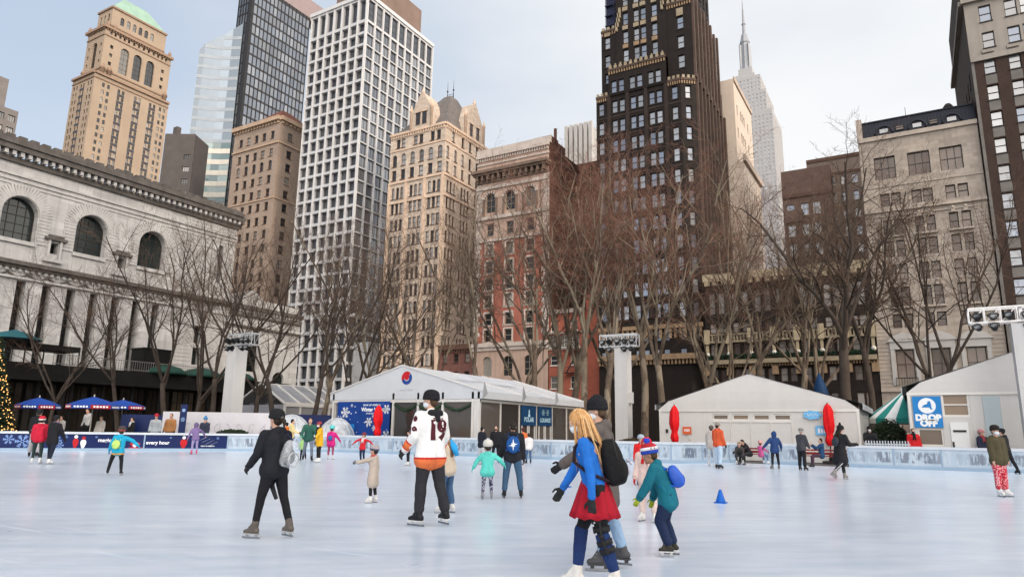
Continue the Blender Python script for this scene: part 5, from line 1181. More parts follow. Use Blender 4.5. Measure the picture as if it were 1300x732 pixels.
for y0 in (45.8, 50.4, 55): aw.lathe([(1.9, 0), (1.75, .35), (1.3, .75), (.6, 1.0), (.05, 1.08)], (-71.2, y0, 6.9), 14, sy=1.35)
aw.build('awning', pm('awning_green', (.012, .045, .035), .6, .2, 2), T, org=org)
mb = MB(); mb.box(-73, -70.7, 42.9, 46.0, 6.9, 9.4); mb.box(-73.1, -70.6, 42.8, 46.1, 9.4, 9.55)
for k in range(9): mb.box(-70.7, -70.66, 43.1, 45.8, 7.2 + .24 * k, 7.3 + .24 * k)
mb.build('plant_box', M_cafe, T, org=org)
mb = MB(); mb.box(-74, -70.8, 30, 36.5, 8.3, 8.8); [mb.box(-70.9, -70.8, 30 + 1.6 * k, 30.1 + 1.6 * k, 6.9, 8.3) for k in range(5)]; mb.build('pergola', M_cafe, T, org=org)
# teal parasol on the terrace
T = empty('terrace_parasol', (-70.8, 30.6, 6.9), label='teal green parasol up on the cafe terrace at the left edge', cat='parasol')
mb = MB(); mb.lathe([(2.2, 2.0), (2.15, 2.06), (1.2, 2.55), (.05, 2.9)], (0, 0, 0), 12); mb.build('canopy', pm('teal_canvas', (.02, .10, .12), .7, .2), T); mb = MB(); mb.tube([(0, 0, 0), (0, 0, 2.8)], .04, 6); mb.build('pole', M_fr_dark, T)

# ------------------------------------------------------------------ cafe parasols (blue with red panels)
M_ub = pm('parasol_blue', (.01, .05, .27), .6, .2, 2); M_ur = pm('parasol_red', (.32, .015, .02), .6, .15, 3)
def parasol(x, yt, ye, w_, D, label, rz):
    p = atd(x, 545, D); c = Vector((p.x, p.y, 0)); zt = atd(x, yt, D).z; ze = atd(x, ye, D).z; r = w_ / 2 * D / 885
    T = empty('parasol', c, rz, label=label, cat='parasol', group='blue and red cafe parasols')
    cn = MB(); n = 8
    for k in range(n):
        a0, a1 = 2 * math.pi * k / n, 2 * math.pi * (k + 1) / n; P = lambda a, rr, z: (rr * math.cos(a), rr * math.sin(a), z)
        zm = zt - (zt - ze) * .42; am = (a0 + a1) / 2
        cn.quad(P(a0, r * .5, zm), P(a1, r * .5, zm), (0, 0, zt), (0, 0, zt)) if 0 else cn.poly([P(a0, r * .5, zm), P(a1, r * .5, zm), (0, 0, zt)], 0)
        cn.quad(P(a0, r, ze), P(a1, r, ze), P(a1, r * .5, zm), P(a0, r * .5, zm), 0)
        cn.quad(P(a0, r, ze - .22), P(a1, r, ze - .22), P(a1, r, ze), P(a0, r, ze), 1 if k % 2 else 0)
    cn.build('canopy', [M_ub, M_ur], T)
    tx = MB()
    for k in range(n):
        am = 2 * math.pi * (k + .5) / n; ap = r * math.cos(math.pi / n); u = Vector((-math.sin(am), math.cos(am), 0)); nn = Vector((math.cos(am), math.sin(am), 0)); w2 = r * .24
        cc = nn * (ap + .01) + Vector((0, 0, ze - .11))
        for j in range(5):
            q = cc + u * (w2 * (j - 2) * .5); tx.obox(q, u, nn, Vector((0, 0, 1)), w2 * .17, .004, .045 + .012 * (j % 2))
    tx.build('lettering', M_whitepaint, T)
    po = MB(); po.tube([(0, 0, 0), (0, 0, zt + .12)], .035, 8); po.lathe([(.35, 0), (.35, .08), (.06, .14)], (0, 0, 0), 12)
    for k in range(n): po.bar((0, 0, ze - .1), (r * .55 * math.cos(2 * math.pi * k / n), r * .55 * math.sin(2 * math.pi * k / n), zt - (zt - ze) * .5), .02, .02)
    po.build('pole', pm('parasol_pole', (.4, .38, .35), .5), T)
parasol(114, 503, 514, 60, 42, 'blue cafe parasol with red panels, the large middle one', .2)
parasol(152, 507, 515, 54, 45, 'blue cafe parasol with red panels, the rightmost and farther one', .5)
parasol(44, 504, 514, 50, 43, 'blue cafe parasol with red panels, just right of the lit tree', .35)
# cafe tables and chairs
for i, (x, D) in enumerate(((90, 43), (100, 45), (134, 43.5), (160, 46), (72, 46))):
    p = atd(x, 545, D); T = empty('cafe_table', (p.x, p.y, 0), .4 * i, label='wooden slatted cafe table under the blue parasols', cat='table', group='cafe tables under the parasols')
    mb = MB()
    for k in range(7): mb.box(-.6, .6, -.4 + .115 * k, -.3 + .115 * k, .72, .75)
    mb.build('tabletop', pm('cafe_wood', (.16, .09, .05), .6, .25, 2), T); lg = MB()
    for sx in (-.5, .5):
        for sy in (-.3, .3): lg.box(sx - .03, sx + .03, sy - .03, sy + .03, 0, .72)
    lg.build('leg', M_fr_dark, T)
# ------------------------------------------------------------------ lit christmas tree
p = atd(-21, 545, 40); T = empty('christmas_tree', (p.x, p.y, 0), label='dark christmas tree covered in warm golden lights at the left edge', cat='christmas tree')
zt = atd(-2, 428, 40).z; lf = MB(); bl = MB(); rnd = random.Random(3)
for k in range(5200):
    f_ = rnd.random() ** 1.4; z = .7 + (zt - .7) * f_; rr = (1 - f_) * 1.35 + .08; t = rnd.uniform(0, 6.283); q = rnd.uniform(.35, 1.05) * rr * (1 + .15 * math.sin(z * 7 + t * 3))
    c = Vector((q * math.cos(t), q * math.sin(t), z)); d = Vector((math.cos(t), math.sin(t), rnd.uniform(-.5, .3))).normalized()
    lf.obox(c, d, d.orthogonal().normalized(), d.cross(d.orthogonal()).normalized(), rnd.uniform(.08, .2), rnd.uniform(.015, .04), .008)
for k in range(700):
    f_ = rnd.random() ** 1.3; z = .8 + (zt - .9) * f_; rr = (1 - f_) * 1.4 + .08; t = rnd.uniform(0, 6.283); q = rnd.uniform(.85, 1.08) * rr
    bl.ball((q * math.cos(t), q * math.sin(t), z), rnd.choice((.014, .02, .03, .035)), n=6)
lf.build('foliage', pm('fir_green', (.018, .032, .018), .7, .4, 2), T); o = bl.build('light_bulb', glow('bulb_glow', (1, .52, .16), 1.6), T); o['kind'] = 'stuff'
tk = MB(); tk.tube([(0, 0, 0), (0, 0, zt * .8)], [.12, .03], 8); tk.build('trunk', M_fr_brown, T)

# ------------------------------------------------------------------ hoardings, banner post, hedge, domes, greenhouse
def hoarding(name, label, x0, x1, D0, D1, y, m, post=True, extra=None):
    a, b = atd(x0, 545, D0), atd(x1, 545, D1); a.z = b.z = 0; zt = atd((x0 + x1) / 2, y, (D0 + D1) / 2).z
    T = empty(name, a, label=label, cat='hoarding'); d = (b - a).normalized(); L = (b - a).length; n = Vector((-d.y, d.x, 0))
    mb = MB(); mb.obox((a + b) / 2 + Vector((0, 0, zt / 2 + .05)), d, n, Vector((0, 0, 1)), L / 2, .03, zt / 2 - .05); mb.build('panel', m, T, org=a)
    ps = MB()
    for k in range(int(L / 2) + 1): q = a + d * min(L, 2 * k) + n * .08; ps.box(q.x - .04, q.x + .04, q.y - .04, q.y + .04, 0, zt)
    ps.build('post', M_fr_dark, T, org=a)
    if extra: extra(T, a, d, zt, L)
    return T
def doodle(T, a, d, zt, L):
    mb = MB(); m4 = frame4(a + Vector((d.y, -d.x, 0)) * .035, d, (0, 0, 1)); rn = random.Random(5)
    for k in range(9):
        x = L * (.12 + .1 * k); pts = [m4 @ Vector((x + .25 * math.cos(j * .9) * rn.uniform(.4, 1), zt * .55 + .35 * math.sin(j * .7 + k), .004)) for j in range(9)]; mb.tube(pts, .012, 4)
    mb.build('line_drawing', pm('doodle_grey', (.4, .38, .45), .6), T, org=a)
hoarding('hoarding', 'navy hoarding panel behind the red hatted bystander at the left rink edge', 152, 222, 44, 45, 526, M_navy)
hoarding('hoarding', 'white hoarding with faint line drawings at the foot of the left light mast', 205, 343, 44.4, 44.6, 523, pm('hoarding_white', (.55, .54, .58), .6, .1), extra=doodle)
hoarding('hoarding', 'navy hoarding panel behind the two clear domes', 343, 442, 47, 48, 526, M_navy)
p = atd(231, 545, 42.5); T = empty('banner_post', (p.x, p.y, 0), R(30), label='narrow upright blue banner post beside the white hoarding', cat='banner')
zt = atd(231, 513, 42.5).z; mb = MB(); mb.box(-.19, .19, -.03, .03, .1, zt); mb.build('banner', M_navy, T); mb = MB(); mb.box(-.22, -.19, -.03, .03, 0, zt + .05); mb.box(-.3, .3, -.2, .2, 0, .06); mb.build('pole', M_fr_dark, T)
mb = MB(); disc(mb, frame4((0, -.034, zt - .35), (1, 0, 0), (0, 0, 1)), .1, 0); flake(mb, frame4((0, -.034, zt - .9), (1, 0, 0), (0, 0, 1)), .14, .025); mb.build('emblem', pm('emblem_blue', (.25, .4, .65), .5), T)
def bush(name, label, c, rx, ry, rz, n, m, cat='hedge', box=None, leaf=.07):
    T = empty(name, c, label=label, cat=cat); rn = random.Random(len(label)); lf = MB()
    for k in range(n):
        v = Vector((rn.gauss(0, 1), rn.gauss(0, 1), rn.gauss(0, 1))).normalized() * rn.uniform(.45, 1.05) ** .5
        v = v * (1 + .18 * noise.noise(v * 2.3 + Vector((c[0], 0, 0)))); c_ = Vector((v.x * rx, v.y * ry, max(.02, rz + v.z * rz)))
        d = Vector((rn.uniform(-1, 1), rn.uniform(-1, 1), rn.uniform(-.3, 1))).normalized(); e = d.orthogonal().normalized()
        lf.obox(c_, d, e, d.cross(e), leaf * rn.uniform(.6, 1.4), leaf * .45, .004)
    lf.build('foliage', m, T)
    if box: b_ = MB(); b_.box(-box, box, -.3, .3, 0, .4); b_.build('planter', M_fr_dark, T)
    else: b_ = MB(); b_.tube([(0, 0, 0), (0, 0, rz)], .06, 6); b_.build('stem', M_fr_brown, T)
    return T
M_hedge = pm('hedge_green', (.022, .035, .018), .7, .4, 3)
p = atd(295, 550, 43.2); bush('hedge_planter', 'low dark evergreen hedge at the foot of the left light mast', (p.x, p.y, .3), 1.05, .5, .48, 2600, M_hedge, 'hedge', .9).rotation_euler = (0, 0, HEAD)
p = atd(806, 553, 43.5); bush('hedge_planter', 'low hedge with reddish berries beside the middle light mast', (p.x, p.y, .1), 1.2, .5, .5, 2600, pm('hedge_red_green', (.05, .035, .02), .7, .6, 6), 'hedge', 1.0).rotation_euler = (0, 0, HEAD)
p = atd(1128, 552, 39.5); bush('shrub', 'dark green shrub dusted white under the green striped canopy', (p.x, p.y, 0), 1.0, .9, 1.15, 3600, M_hedge, 'shrub')
p = atd(1298, 568, 39.2); bush('shrub', 'dark low shrub at the right picture edge beside the white mast', (p.x, p.y, 0), .9, .6, .75, 2200, M_hedge, 'shrub')
M_dome = clear('clear_dome_film', (.62, .66, .70), .34, .08, .16, (1.5, 1.5, 1.5))
for x, yt, r, lb in ((369, 526, 1.55, 'clear plastic igloo dome behind the skater in yellow, left one'), (427, 530, 1.35, 'clear plastic igloo dome close to the blue snowflake banner')):
    p = atd(x, 550, 45.5); zt = atd(x, yt, 45.5).z; c = Vector((p.x, p.y, 0)); T = empty('igloo_dome', c, label=lb, cat='igloo dome', group='clear igloo domes')
    mb = MB(); mb.lathe([(r * math.cos(t) if t < 1.5 else .02, zt * math.sin(t)) for t in [math.pi / 2 * k / 10 for k in range(11)]], (0, 0, 0), 28); mb.build('shell', M_dome, T)
    rb = MB()
    for k in range(7):
        a = math.pi * k / 7; rb.tube([(r * 1.005 * math.cos(t) * math.cos(a), r * 1.005 * math.cos(t) * math.sin(a), zt * 1.005 * math.sin(t)) for t in [math.pi * j / 16 for j in range(17)]], .018, 5)
    for t in (.45, .9): rb.tube([(r * math.cos(t) * math.cos(a), r * math.cos(t) * math.sin(a), zt * math.sin(t)) for a in [2 * math.pi * j / 24 for j in range(25)]], .016, 5)
    rb.build('rib', pm('dome_rib', (.55, .57, .6), .4), T)
    mb = MB(); mb.box(-.5, .5, -.25, .25, .4, .46); mb.box(-.7, -.3, .4, .8, 0, .5); mb.box(.3, .7, .4, .8, 0, .5); mb.build('seating', pm('dome_seating', (.06, .06, .08), .8), T)
# clear pitched marquee beyond the domes
D = 60; a, b = atd(362, 512, D), atd(452, 512, D + 6); ze = atd(380, 513, D).z; zr_ = atd(385, 489, D + 4).z
a.z = b.z = 0; d = (b - a).normalized(); n = Vector((-d.y, d.x, 0)); L = (b - a).length; T = empty('clear_marquee', a, label='clear roofed marquee with white beams behind the domes and trees', cat='marquee'); dep = 8.0
mb = MB(); Z = lambda q, z: q + Vector((0, 0, z))
mb.quad(Z(a, ze), Z(b, ze), Z(b + n * dep * .5, zr_), Z(a + n * dep * .5, zr_)); mb.quad(Z(a + n * dep * .5, zr_), Z(b + n * dep * .5, zr_), Z(b + n * dep, ze), Z(a + n * dep, ze)); mb.build('roof', clear('marquee_clear', (.26, .27, .30), .75, .1, .1, (.6, .6, .6)), T, org=a)
mb = MB()
for k in range(6):
    q = a + d * (L * k / 5); mb.bar(Z(q, ze + .05), Z(q + n * dep * .5, zr_ + .05), .22, .12); mb.bar(Z(q + n * dep * .5, zr_ + .05), Z(q + n * dep, ze + .05), .22, .12); mb.bar(Z(q, 0), Z(q, ze), .16, .16)
mb.bar(Z(a, ze), Z(b, ze), .25, .35); mb.bar(Z(a + n * dep * .5, zr_), Z(b + n * dep * .5, zr_), .15, .15); mb.build('beam', M_pvc, T, org=a)
mb = MB(); mb.quad(a, b, Z(b, ze), Z(a, ze)); mb.quad(a, Z(a, ze), Z(a + n * dep, ze), a + n * dep); mb.build('wall', glass('marquee_wall', (.20, .20, .22), (.38, .38, .40), .5, .1), T, org=a)
# ------------------------------------------------------------------ closed red parasols
M_cr = pm('parasol_closed_red', (.62, .008, .012), .55, .12, 3, bump=.3, bscale=6)
def closed(x, yt, D, label):
    p = atd(x, 550, D); zt = atd(x, yt, D).z; T = empty('closed_parasol', (p.x, p.y, 0), random.uniform(0, 3), label=label, cat='parasol', group='closed red parasols')
    mb = MB(); n = 20; prof = [(.10, .92), (.17, 1.02), (.21, 1.2), (.17, 1.4), (.135, 1.52), (.19, 1.68), (.245, 1.95), (.25, 2.2), (.215, zt - .38), (.15, zt - .18), (.10, zt - .08), (.03, zt)]
    base = 0
    for r, z in prof:
        for k in range(n):
            a = 2 * math.pi * k / n; q = r * (1 + .26 * math.sin(5 * a + z * 1.3) + .07 * math.sin(9 * a - z * 2.7) + .06 * math.sin(6 * z + 2 * a)); mb.v.append((q * math.cos(a) + .02 * math.sin(z * 3), q * math.sin(a), z))
    for i in range(len(prof) - 1):
        for k in range(n): mb.f.append((i * n + k, i * n + (k + 1) % n, (i + 1) * n + (k + 1) % n, (i + 1) * n + k)); mb.m.append(0); mb.sm.append(True)
    mb.build('canopy', M_cr, T)
    mb = MB(); mb.tube([(0, 0, .1), (0, 0, zt + .06)], .03, 8); mb.build('pole', M_fr_dark, T); mb = MB(); mb.box(-.4, .4, -.4, .4, 0, .12); mb.lathe([(.12, .1), (.1, .5), (.05, .55)], (0, 0, 0), 10); mb.build('base', M_fr_dark, T)
    mb = MB(); mb.tube([(.15 * math.cos(a), .15 * math.sin(a), 1.52) for a in [6.283 * k / 12 for k in range(13)]], .015, 5); mb.build('tie', M_cr, T)
closed(479, 514, 43, 'closed red parasol standing in front of the snowflake banner')
closed(857, 514, 39.6, 'closed red parasol at the left side of the middle white tent')
closed(1053, 512, 37.6, 'closed red parasol at the right side of the middle white tent')
# blue flag parasol behind the middle tent
p = atd(1043, 520, 52); T = empty('closed_parasol', (p.x, p.y, 0), label='closed dark blue parasol poking up behind the middle tent roof', cat='parasol', group='closed red parasols'); zt = atd(1042, 473, 52).z
mb = MB(); mb.lathe([(.5, zt - 2.4), (.62, zt - 2.2), (.4, zt - 1), (.04, zt)], (0, 0, 0), 10, wav=.12, nw=5); mb.build('canopy', pm('parasol_navy', (.006, .03, .085), .6), T); mb = MB(); mb.tube([(0, 0, 0), (0, 0, zt)], .04, 6); mb.build('pole', M_fr_dark, T)
# ------------------------------------------------------------------ cones, benches, fence, striped canopy
for x, y, lb in ((915, 638, 'small blue plastic cone on the open ice'), (718, 618, 'small blue plastic cone half hidden beside the dark gloved hand')):
    p = onz(x, y); T = empty('traffic_cone', p, label=lb, cat='traffic cone', group='blue cones on the ice'); mb = MB(); mb.lathe([(.105, .02), (.10, .04), (.03, .27), (.02, .28)], (0, 0, 0), 20); mb.build('body', pm('cone_blue', (.01, .10, .42), .45, .1), T); mb = MB(); mb.box(-.12, .12, -.12, .12, 0, .022); mb.build('base', pm('cone_blue', (.01, .10, .42)), T)
def bench(x, Y, L, label):
    p = ony(x, 575, Y); T = empty('bench', (p.x, Y, 0), label=label, cat='bench', group='red slatted skaters benches'); s = MB(); s.box(-L / 2, L / 2, -.2, -.02, .42, .46); s.box(-L / 2, L / 2, .02, .2, .42, .46); s.build('seat', pm('bench_red', (.20, .02, .02), .6, .4, 5), T)
    for sx in (-L / 2 + .15, L / 2 - .15): l_ = MB(); l_.box(sx - .04, sx + .04, -.2, .2, 0, .42); l_.build('leg', pm('bench_grey', (.13, .12, .11), .7), T)
    b = MB(); b.box(-L / 2, L / 2, .24, .29, .50, .62); b.box(-L / 2, L / 2, .24, .29, .68, .76); b.build('backrest', pm('bench_red', (.20, .02, .02)), T)
bench(884, 38.6, 1.9, 'red slatted bench in the gap left of the orange jacketed man'); bench(953, 38.3, 2.0, 'red slatted bench carrying the two huddled sitters'); bench(1050, 38.4, 2.4, 'red slatted bench behind the striding woman in black')
p = ony(1127, 565, 38.4); T = empty('white_fence', (p.x, p.y, 0), label='short low white picket fence behind the long right barrier', cat='fence'); mb = MB()
for k in range(16): mb.box(-.95 + .12 * k, -.90 + .12 * k, 0, .03, 0, 1.25)
mb.build('picket', M_rail, T); mb = MB(); mb.box(-1, .95, .032, .06, 1.05, 1.12); mb.box(-1, .95, .032, .06, .3, .37); mb.build('rail', M_rail, T)
pk, e0, e1 = atd(1151, 502, 43.5), atd(1101, 533, 43.5), atd(1150, 533, 40.5)
T = empty('striped_canopy', (pk.x, pk.y, 0), label='green and white striped market canopy between the middle and right tents', cat='canopy'); mb = MB(); rr, zt, ze = 2.5, atd(1151, 498, 43.5).z, atd(1110, 531, 43.5).z; n = 24
for k in range(n):
    a0, a1 = 2 * math.pi * k / n, 2 * math.pi * (k + 1) / n; P = lambda a, r_, z: (r_ * math.cos(a), r_ * math.sin(a), z)
    mb.quad(P(a0, rr, ze), P(a1, rr, ze), P(a1, .3, zt), P(a0, .3, zt), k % 2); mb.quad(P(a0, rr, ze - .3), P(a1, rr, ze - .3), P(a1, rr, ze), P(a0, rr, ze), k % 2)
mb.build('roof', [pm('canvas_white', (.66, .66, .64), .7, .1), pm('canvas_green', (.02, .20, .17), .7, .15)], T); mb = MB()
for a in (.8, 2.4, 4, 5.5): mb.tube([(2.4 * math.cos(a), 2.4 * math.sin(a), 0), (2.4 * math.cos(a), 2.4 * math.sin(a), ze)], .05, 6)
mb.build('pole', M_rail, T)

# ------------------------------------------------------------------ bare winter trees
M_bark = pm('plane_bark', (.115, .088, .068), .9, .55, 2.2, bump=.5, bscale=5)
M_twig = pm('twig_brown', (.125, .083, .062), .9, .3, 2); M_twig2 = pm('twig_red', (.215, .112, .082), .9, .3, 2); M_barkdk = pm('bark_dark', (.055, .043, .036), .9, .4, 1.4, bump=.4, bscale=5)
nt = M_bark.node_tree; b = nt.nodes['Principled BSDF']; old = b.inputs['Base Color'].links[0].from_socket; vo = nt.nodes.new('ShaderNodeTexVoronoi'); vo.inputs['Scale'].default_value = 2.4
wv_ = coords(nt, 'Object', (1, 1, .45)); nt.links.new(mixc(nt, .35, wv_, noi(nt, wv_, 1.5, 3, .6, 1)), vo.inputs['Vector'])
sp_ = nt.nodes.new('ShaderNodeSeparateColor'); nt.links.new(vo.outputs['Color'], sp_.inputs[0])
nt.links.new(mixc(nt, ramp(nt, sp_.outputs[0], [(.45, (0, 0, 0)), (.7, (.8, .8, .8))]), old, (.22, .185, .14)), b.inputs['Base Color'])    # plane tree bark flakes
def make_tree(seed, H, fork, spread, n0=4, dens=1.0, lean=0.0, r0_=.27):
    rn = random.Random(seed); tr, cr = MB(), MB()
    def wander(p, d, L, n, wob, up):
        pts = [p.copy()]; q = p.copy(); d = d.copy()
        for i in range(n):
            d = (d + Vector((rn.gauss(0, wob), rn.gauss(0, wob), rn.gauss(0, wob * .6) + up))).normalized(); q = q + d * (L / n); pts.append(q.copy())
        return pts
    az0 = rn.uniform(0, 6.28); ld = Vector((lean * math.cos(az0), lean * math.sin(az0), 1)).normalized()
    tp = wander(Vector((0, 0, -.1)), ld, H * fork, 7, .045, .03); nT = len(tp)
    tr.tube(tp, [r0_ * (1.35 if i == 0 else 1 - .28 * i / nT) for i in range(nT)], 10)
    def perp(d, ang, az):
        x = d.orthogonal().normalized(); y = d.cross(x); return (d * math.cos(ang) + (x * math.cos(az) + y * math.sin(az)) * math.sin(ang)).normalized()
    def branch(p, d, L, r, lv):
        n = (7, 5, 4, 3)[lv]; pts = wander(p, d, L, n, (.13, .17, .2, .22)[lv], (.06, .05, .03, .02)[lv])
        re = max(.0045, r * (.3, .28, .3, .4)[lv]); rad = [r + (re - r) * i / n for i in range(n + 1)]
        cr.tube(pts, rad, (7, 5, 3, 3)[lv], 0 if lv < 2 else 1, cap=False)
        if lv == 3: return
        nc = int(((11, 9, 7)[lv] + rn.random()) * dens)
        for k in range(nc):
            t = (.22, .15, .15)[lv] + (1 - (.22, .15, .15)[lv]) * (k + rn.random()) / nc; f_ = t * n; i = min(n - 1, int(f_)); q = pts[i].lerp(pts[i + 1], f_ - i); dd = (pts[i + 1] - pts[i]).normalized()
            nd_ = perp(dd, R(rn.uniform(28, 62)), rn.uniform(0, 6.28)); nd_.z += .12; nd_.normalize()
            rr = max(.0062, (r + (re - r) * t) * rn.uniform(.45, .65))
            branch(q, nd_, L * rn.uniform(.34, .56) * (1.05 - .45 * t), rr, lv + 1)
    top = tp[-1]; dT = (tp[-1] - tp[-2]).normalized(); rt = r0_ * .72
    for k in range(n0):
        az = az0 + 6.283 * (k + rn.uniform(-.25, .25)) / n0; a = R(rn.uniform(14, 34) * spread)
        if k == 0: a *= .35
        branch(top if k < 3 else tp[-2], perp(dT, a, az), H * (1 - fork) * rn.uniform(.78, 1.0) / max(.75, math.cos(a)), rt * rn.uniform(.55, .78), 0)
    return tr, cr
PROT = []
for i, (fk, sp__, n0, dens, ln_) in enumerate(((.27, 1.0, 4, .88, .05), (.20, 1.25, 5, .85, .1), (.33, .9, 4, .95, .03), (.24, 1.5, 5, .85, .14), (.30, 1.1, 3, 1.0, .18), (.38, .8, 4, .95, .05))):
    tr, cr = make_tree(11 + i * 7, 20, fk, sp__, n0, dens, ln_)
    PROT.append((tr, cr)); PC = {}
# picture column of the trunk foot, distance, crown top row, prototype, turn, colouring, label
TREES = [(60, 60, 330, 3, 1.0, 2, 'bare dark tree in front of the library slots at the far left'),
 (212, 52, 285, 0, .3, 2, 'bare tree with a straight dark trunk left of the library corner'),
 (246, 55, 268, 1, 2.0, 2, 'bare forked tree against the rusticated library corner'),
 (268, 50, 300, 4, 4.2, 2, 'bare leaning tree just left of the left light mast'),
 (322, 54, 275, 3, 1.2, 2, 'bare wide tree just right of the left light mast'),
 (352, 52, 300, 4, 2.6, 2, 'bare leaning tree in front of the lower library wing'),
 (393, 52, 290, 2, .5, 2, 'bare slim tree between the two clear domes'),
 (404, 56, 280, 0, 3.2, 0, 'bare straight tree before the left face of the white grid tower'),
 (440, 56, 285, 1, 1.1, 2, 'bare tree at the foot of the white grid tower'),
 (478, 64, 270, 3, 2.2, 0, 'bare spreading tree behind the white marquee ridge'),
 (503, 62, 285, 4, .2, 0, 'bare forked tree in front of the tan gothic tower'),
 (552, 66, 275, 1, 3.8, 0, 'bare tree before the right edge of the tan gothic tower'),
 (612, 62, 250, 4, 1.4, 0, 'bare leaning tree in front of the brick clubhouse left quoins'),
 (684, 62, 215, 2, 2.9, 0, 'bare tall tree in front of the brick clubhouse right quoins'),
 (708, 66, 180, 0, 4.6, 1, 'bare reddish tree in the gap beside the brick clubhouse'),
 (742, 62, 172, 5, 1.0, 1, 'tall reddish bare tree before the orange brick rowhouse'),
 (772, 60, 165, 2, 2.2, 1, 'tall reddish bare tree directly behind the middle light mast'),
 (818, 64, 170, 5, 3.1, 1, 'tall reddish bare tree before the middle of the black tower'),
 (848, 62, 185, 0, .9, 1, 'bare reddish tree left of the peak of the middle tent'),
 (893, 66, 215, 3, 5.2, 1, 'bare spreading tree before the corner of the black tower'),
 (930, 64, 235, 1, 1.9, 0, 'bare tree above the middle tent, below the pale spire'),
 (962, 66, 225, 4, .1, 0, 'bare tree in front of the gold balcony of the black annex'),
 (1012, 68, 235, 0, 3.3, 0, 'bare slender tree right of the middle tent peak'),
 (1078, 54, 172, 5, .45, 2, 'big bare tree with thick trunk behind the right end of the middle tent'),
 (1108, 58, 225, 5, 2.7, 2, 'bare dark tree at the edge between annex and mansard building'),
 (1188, 56, 245, 4, 5.0, 2, 'bare thin tree in front of the mansard building, left stem'),
 (1204, 57, 255, 2, 3.9, 2, 'bare thin tree in front of the mansard building, right stem'),
 (724, 72, 176, 0, 2.4, 1, 'bare reddish tree deep in the gap behind the brick clubhouse corner'),

 (150, 62, 320, 2, 4.4, 2, 'bare tree before the library slots above the parasols'),
 (660, 70, 260, 3, .6, 0, 'bare tree behind the far end of the white marquee'),
 (790, 76, 200, 3, 1.6, 1, 'bare reddish spreading tree deep behind the middle light mast'),
 (1045, 72, 240, 3, 4.0, 0, 'bare tree behind the dark blue closed parasol')]
for x, D, yt, pi_, rz, cv_, lb in TREES:
    p = atd(x, 545, D); H_ = atd(x, yt, D).z; s_ = H_ / max(v[2] for v in PROT[pi_][1].v) * (1.1 if yt > 200 else 1.05)
    T = empty('bare_tree', (p.x, p.y, -.03), rz, label=lb, cat='tree', group='bare winter trees round the rink'); kx = s_ * (1.35 if 'thick trunk' in lb else .95); T.scale = (kx, kx, s_)
    if (pi_, cv_) not in PC: PC[pi_, cv_] = (PROT[pi_][0].mesh('trunk', M_barkdk if cv_ == 2 else M_bark), PROT[pi_][1].mesh('crown', [M_barkdk if cv_ == 2 else M_bark, M_twig2 if cv_ == 1 else M_twig]))
    tm_, cm_ = PC[pi_, cv_]; link('trunk', tm_, T); link('crown', cm_, T)
# ------------------------------------------------------------------ people
from mathutils.bvhtree import BVHTree
def remesh(mb, vox, mat_, name, parent, smooth=5, disp=0.0):
    me = mb.mesh(name + '_tmp', [mat_]); o = bpy.data.objects.new('tmp', me)
    r = o.modifiers.new('r', 'REMESH'); r.mode = 'VOXEL'; r.voxel_size = vox
    s = o.modifiers.new('s', 'SMOOTH'); s.iterations = smooth; s.factor = .5
    m2 = evalmesh(o); m2.name = name; bpy.data.meshes.remove(me)
    if disp:                                              # soft folds in the cloth
        for v in m2.vertices:
            q = v.co; f_ = noise.noise(Vector((q.x * 9, q.y * 9, q.z * 5))) + .5 * noise.noise(Vector((q.x * 19, q.y * 19, q.z * 14)) + Vector((3, 1, 0)))
            v.co = q + v.normal * (f_ * disp)
    m2.polygons.foreach_set('use_smooth', [True] * len(m2.polygons)); m2.materials.clear(); m2.materials.append(mat_)
    return link(name, m2, parent)
SKIN = [pm('skin_light', (.52, .31, .23), .55, .1, 8), pm('skin_tan', (.38, .21, .14), .55, .1, 8), pm('skin_dark', (.14, .075, .05), .55, .1, 8)]
M_blade = pm('skate_blade', (.22, .23, .25), .35, .1, metal=.9); M_eye = pm('eye_white', (.6, .58, .55), .3); M_iris = pm('eye_dark', (.03, .02, .015), .2); M_lip = pm('lips', (.35, .12, .1), .5)
M_maskb = pm('face_mask_white', (.62, .66, .70), .7, .06)
def fab(c): return cloth('fabric_%02x%02x%02x' % tuple(int(255 * min(1, v) ** .45) for v in c), c)
def dirv(p, a, sd): p, a = R(p), R(a); return Vector((sd * math.sin(a), math.sin(p) * math.cos(a), -math.cos(p) * math.cos(a)))
class Pers: pass
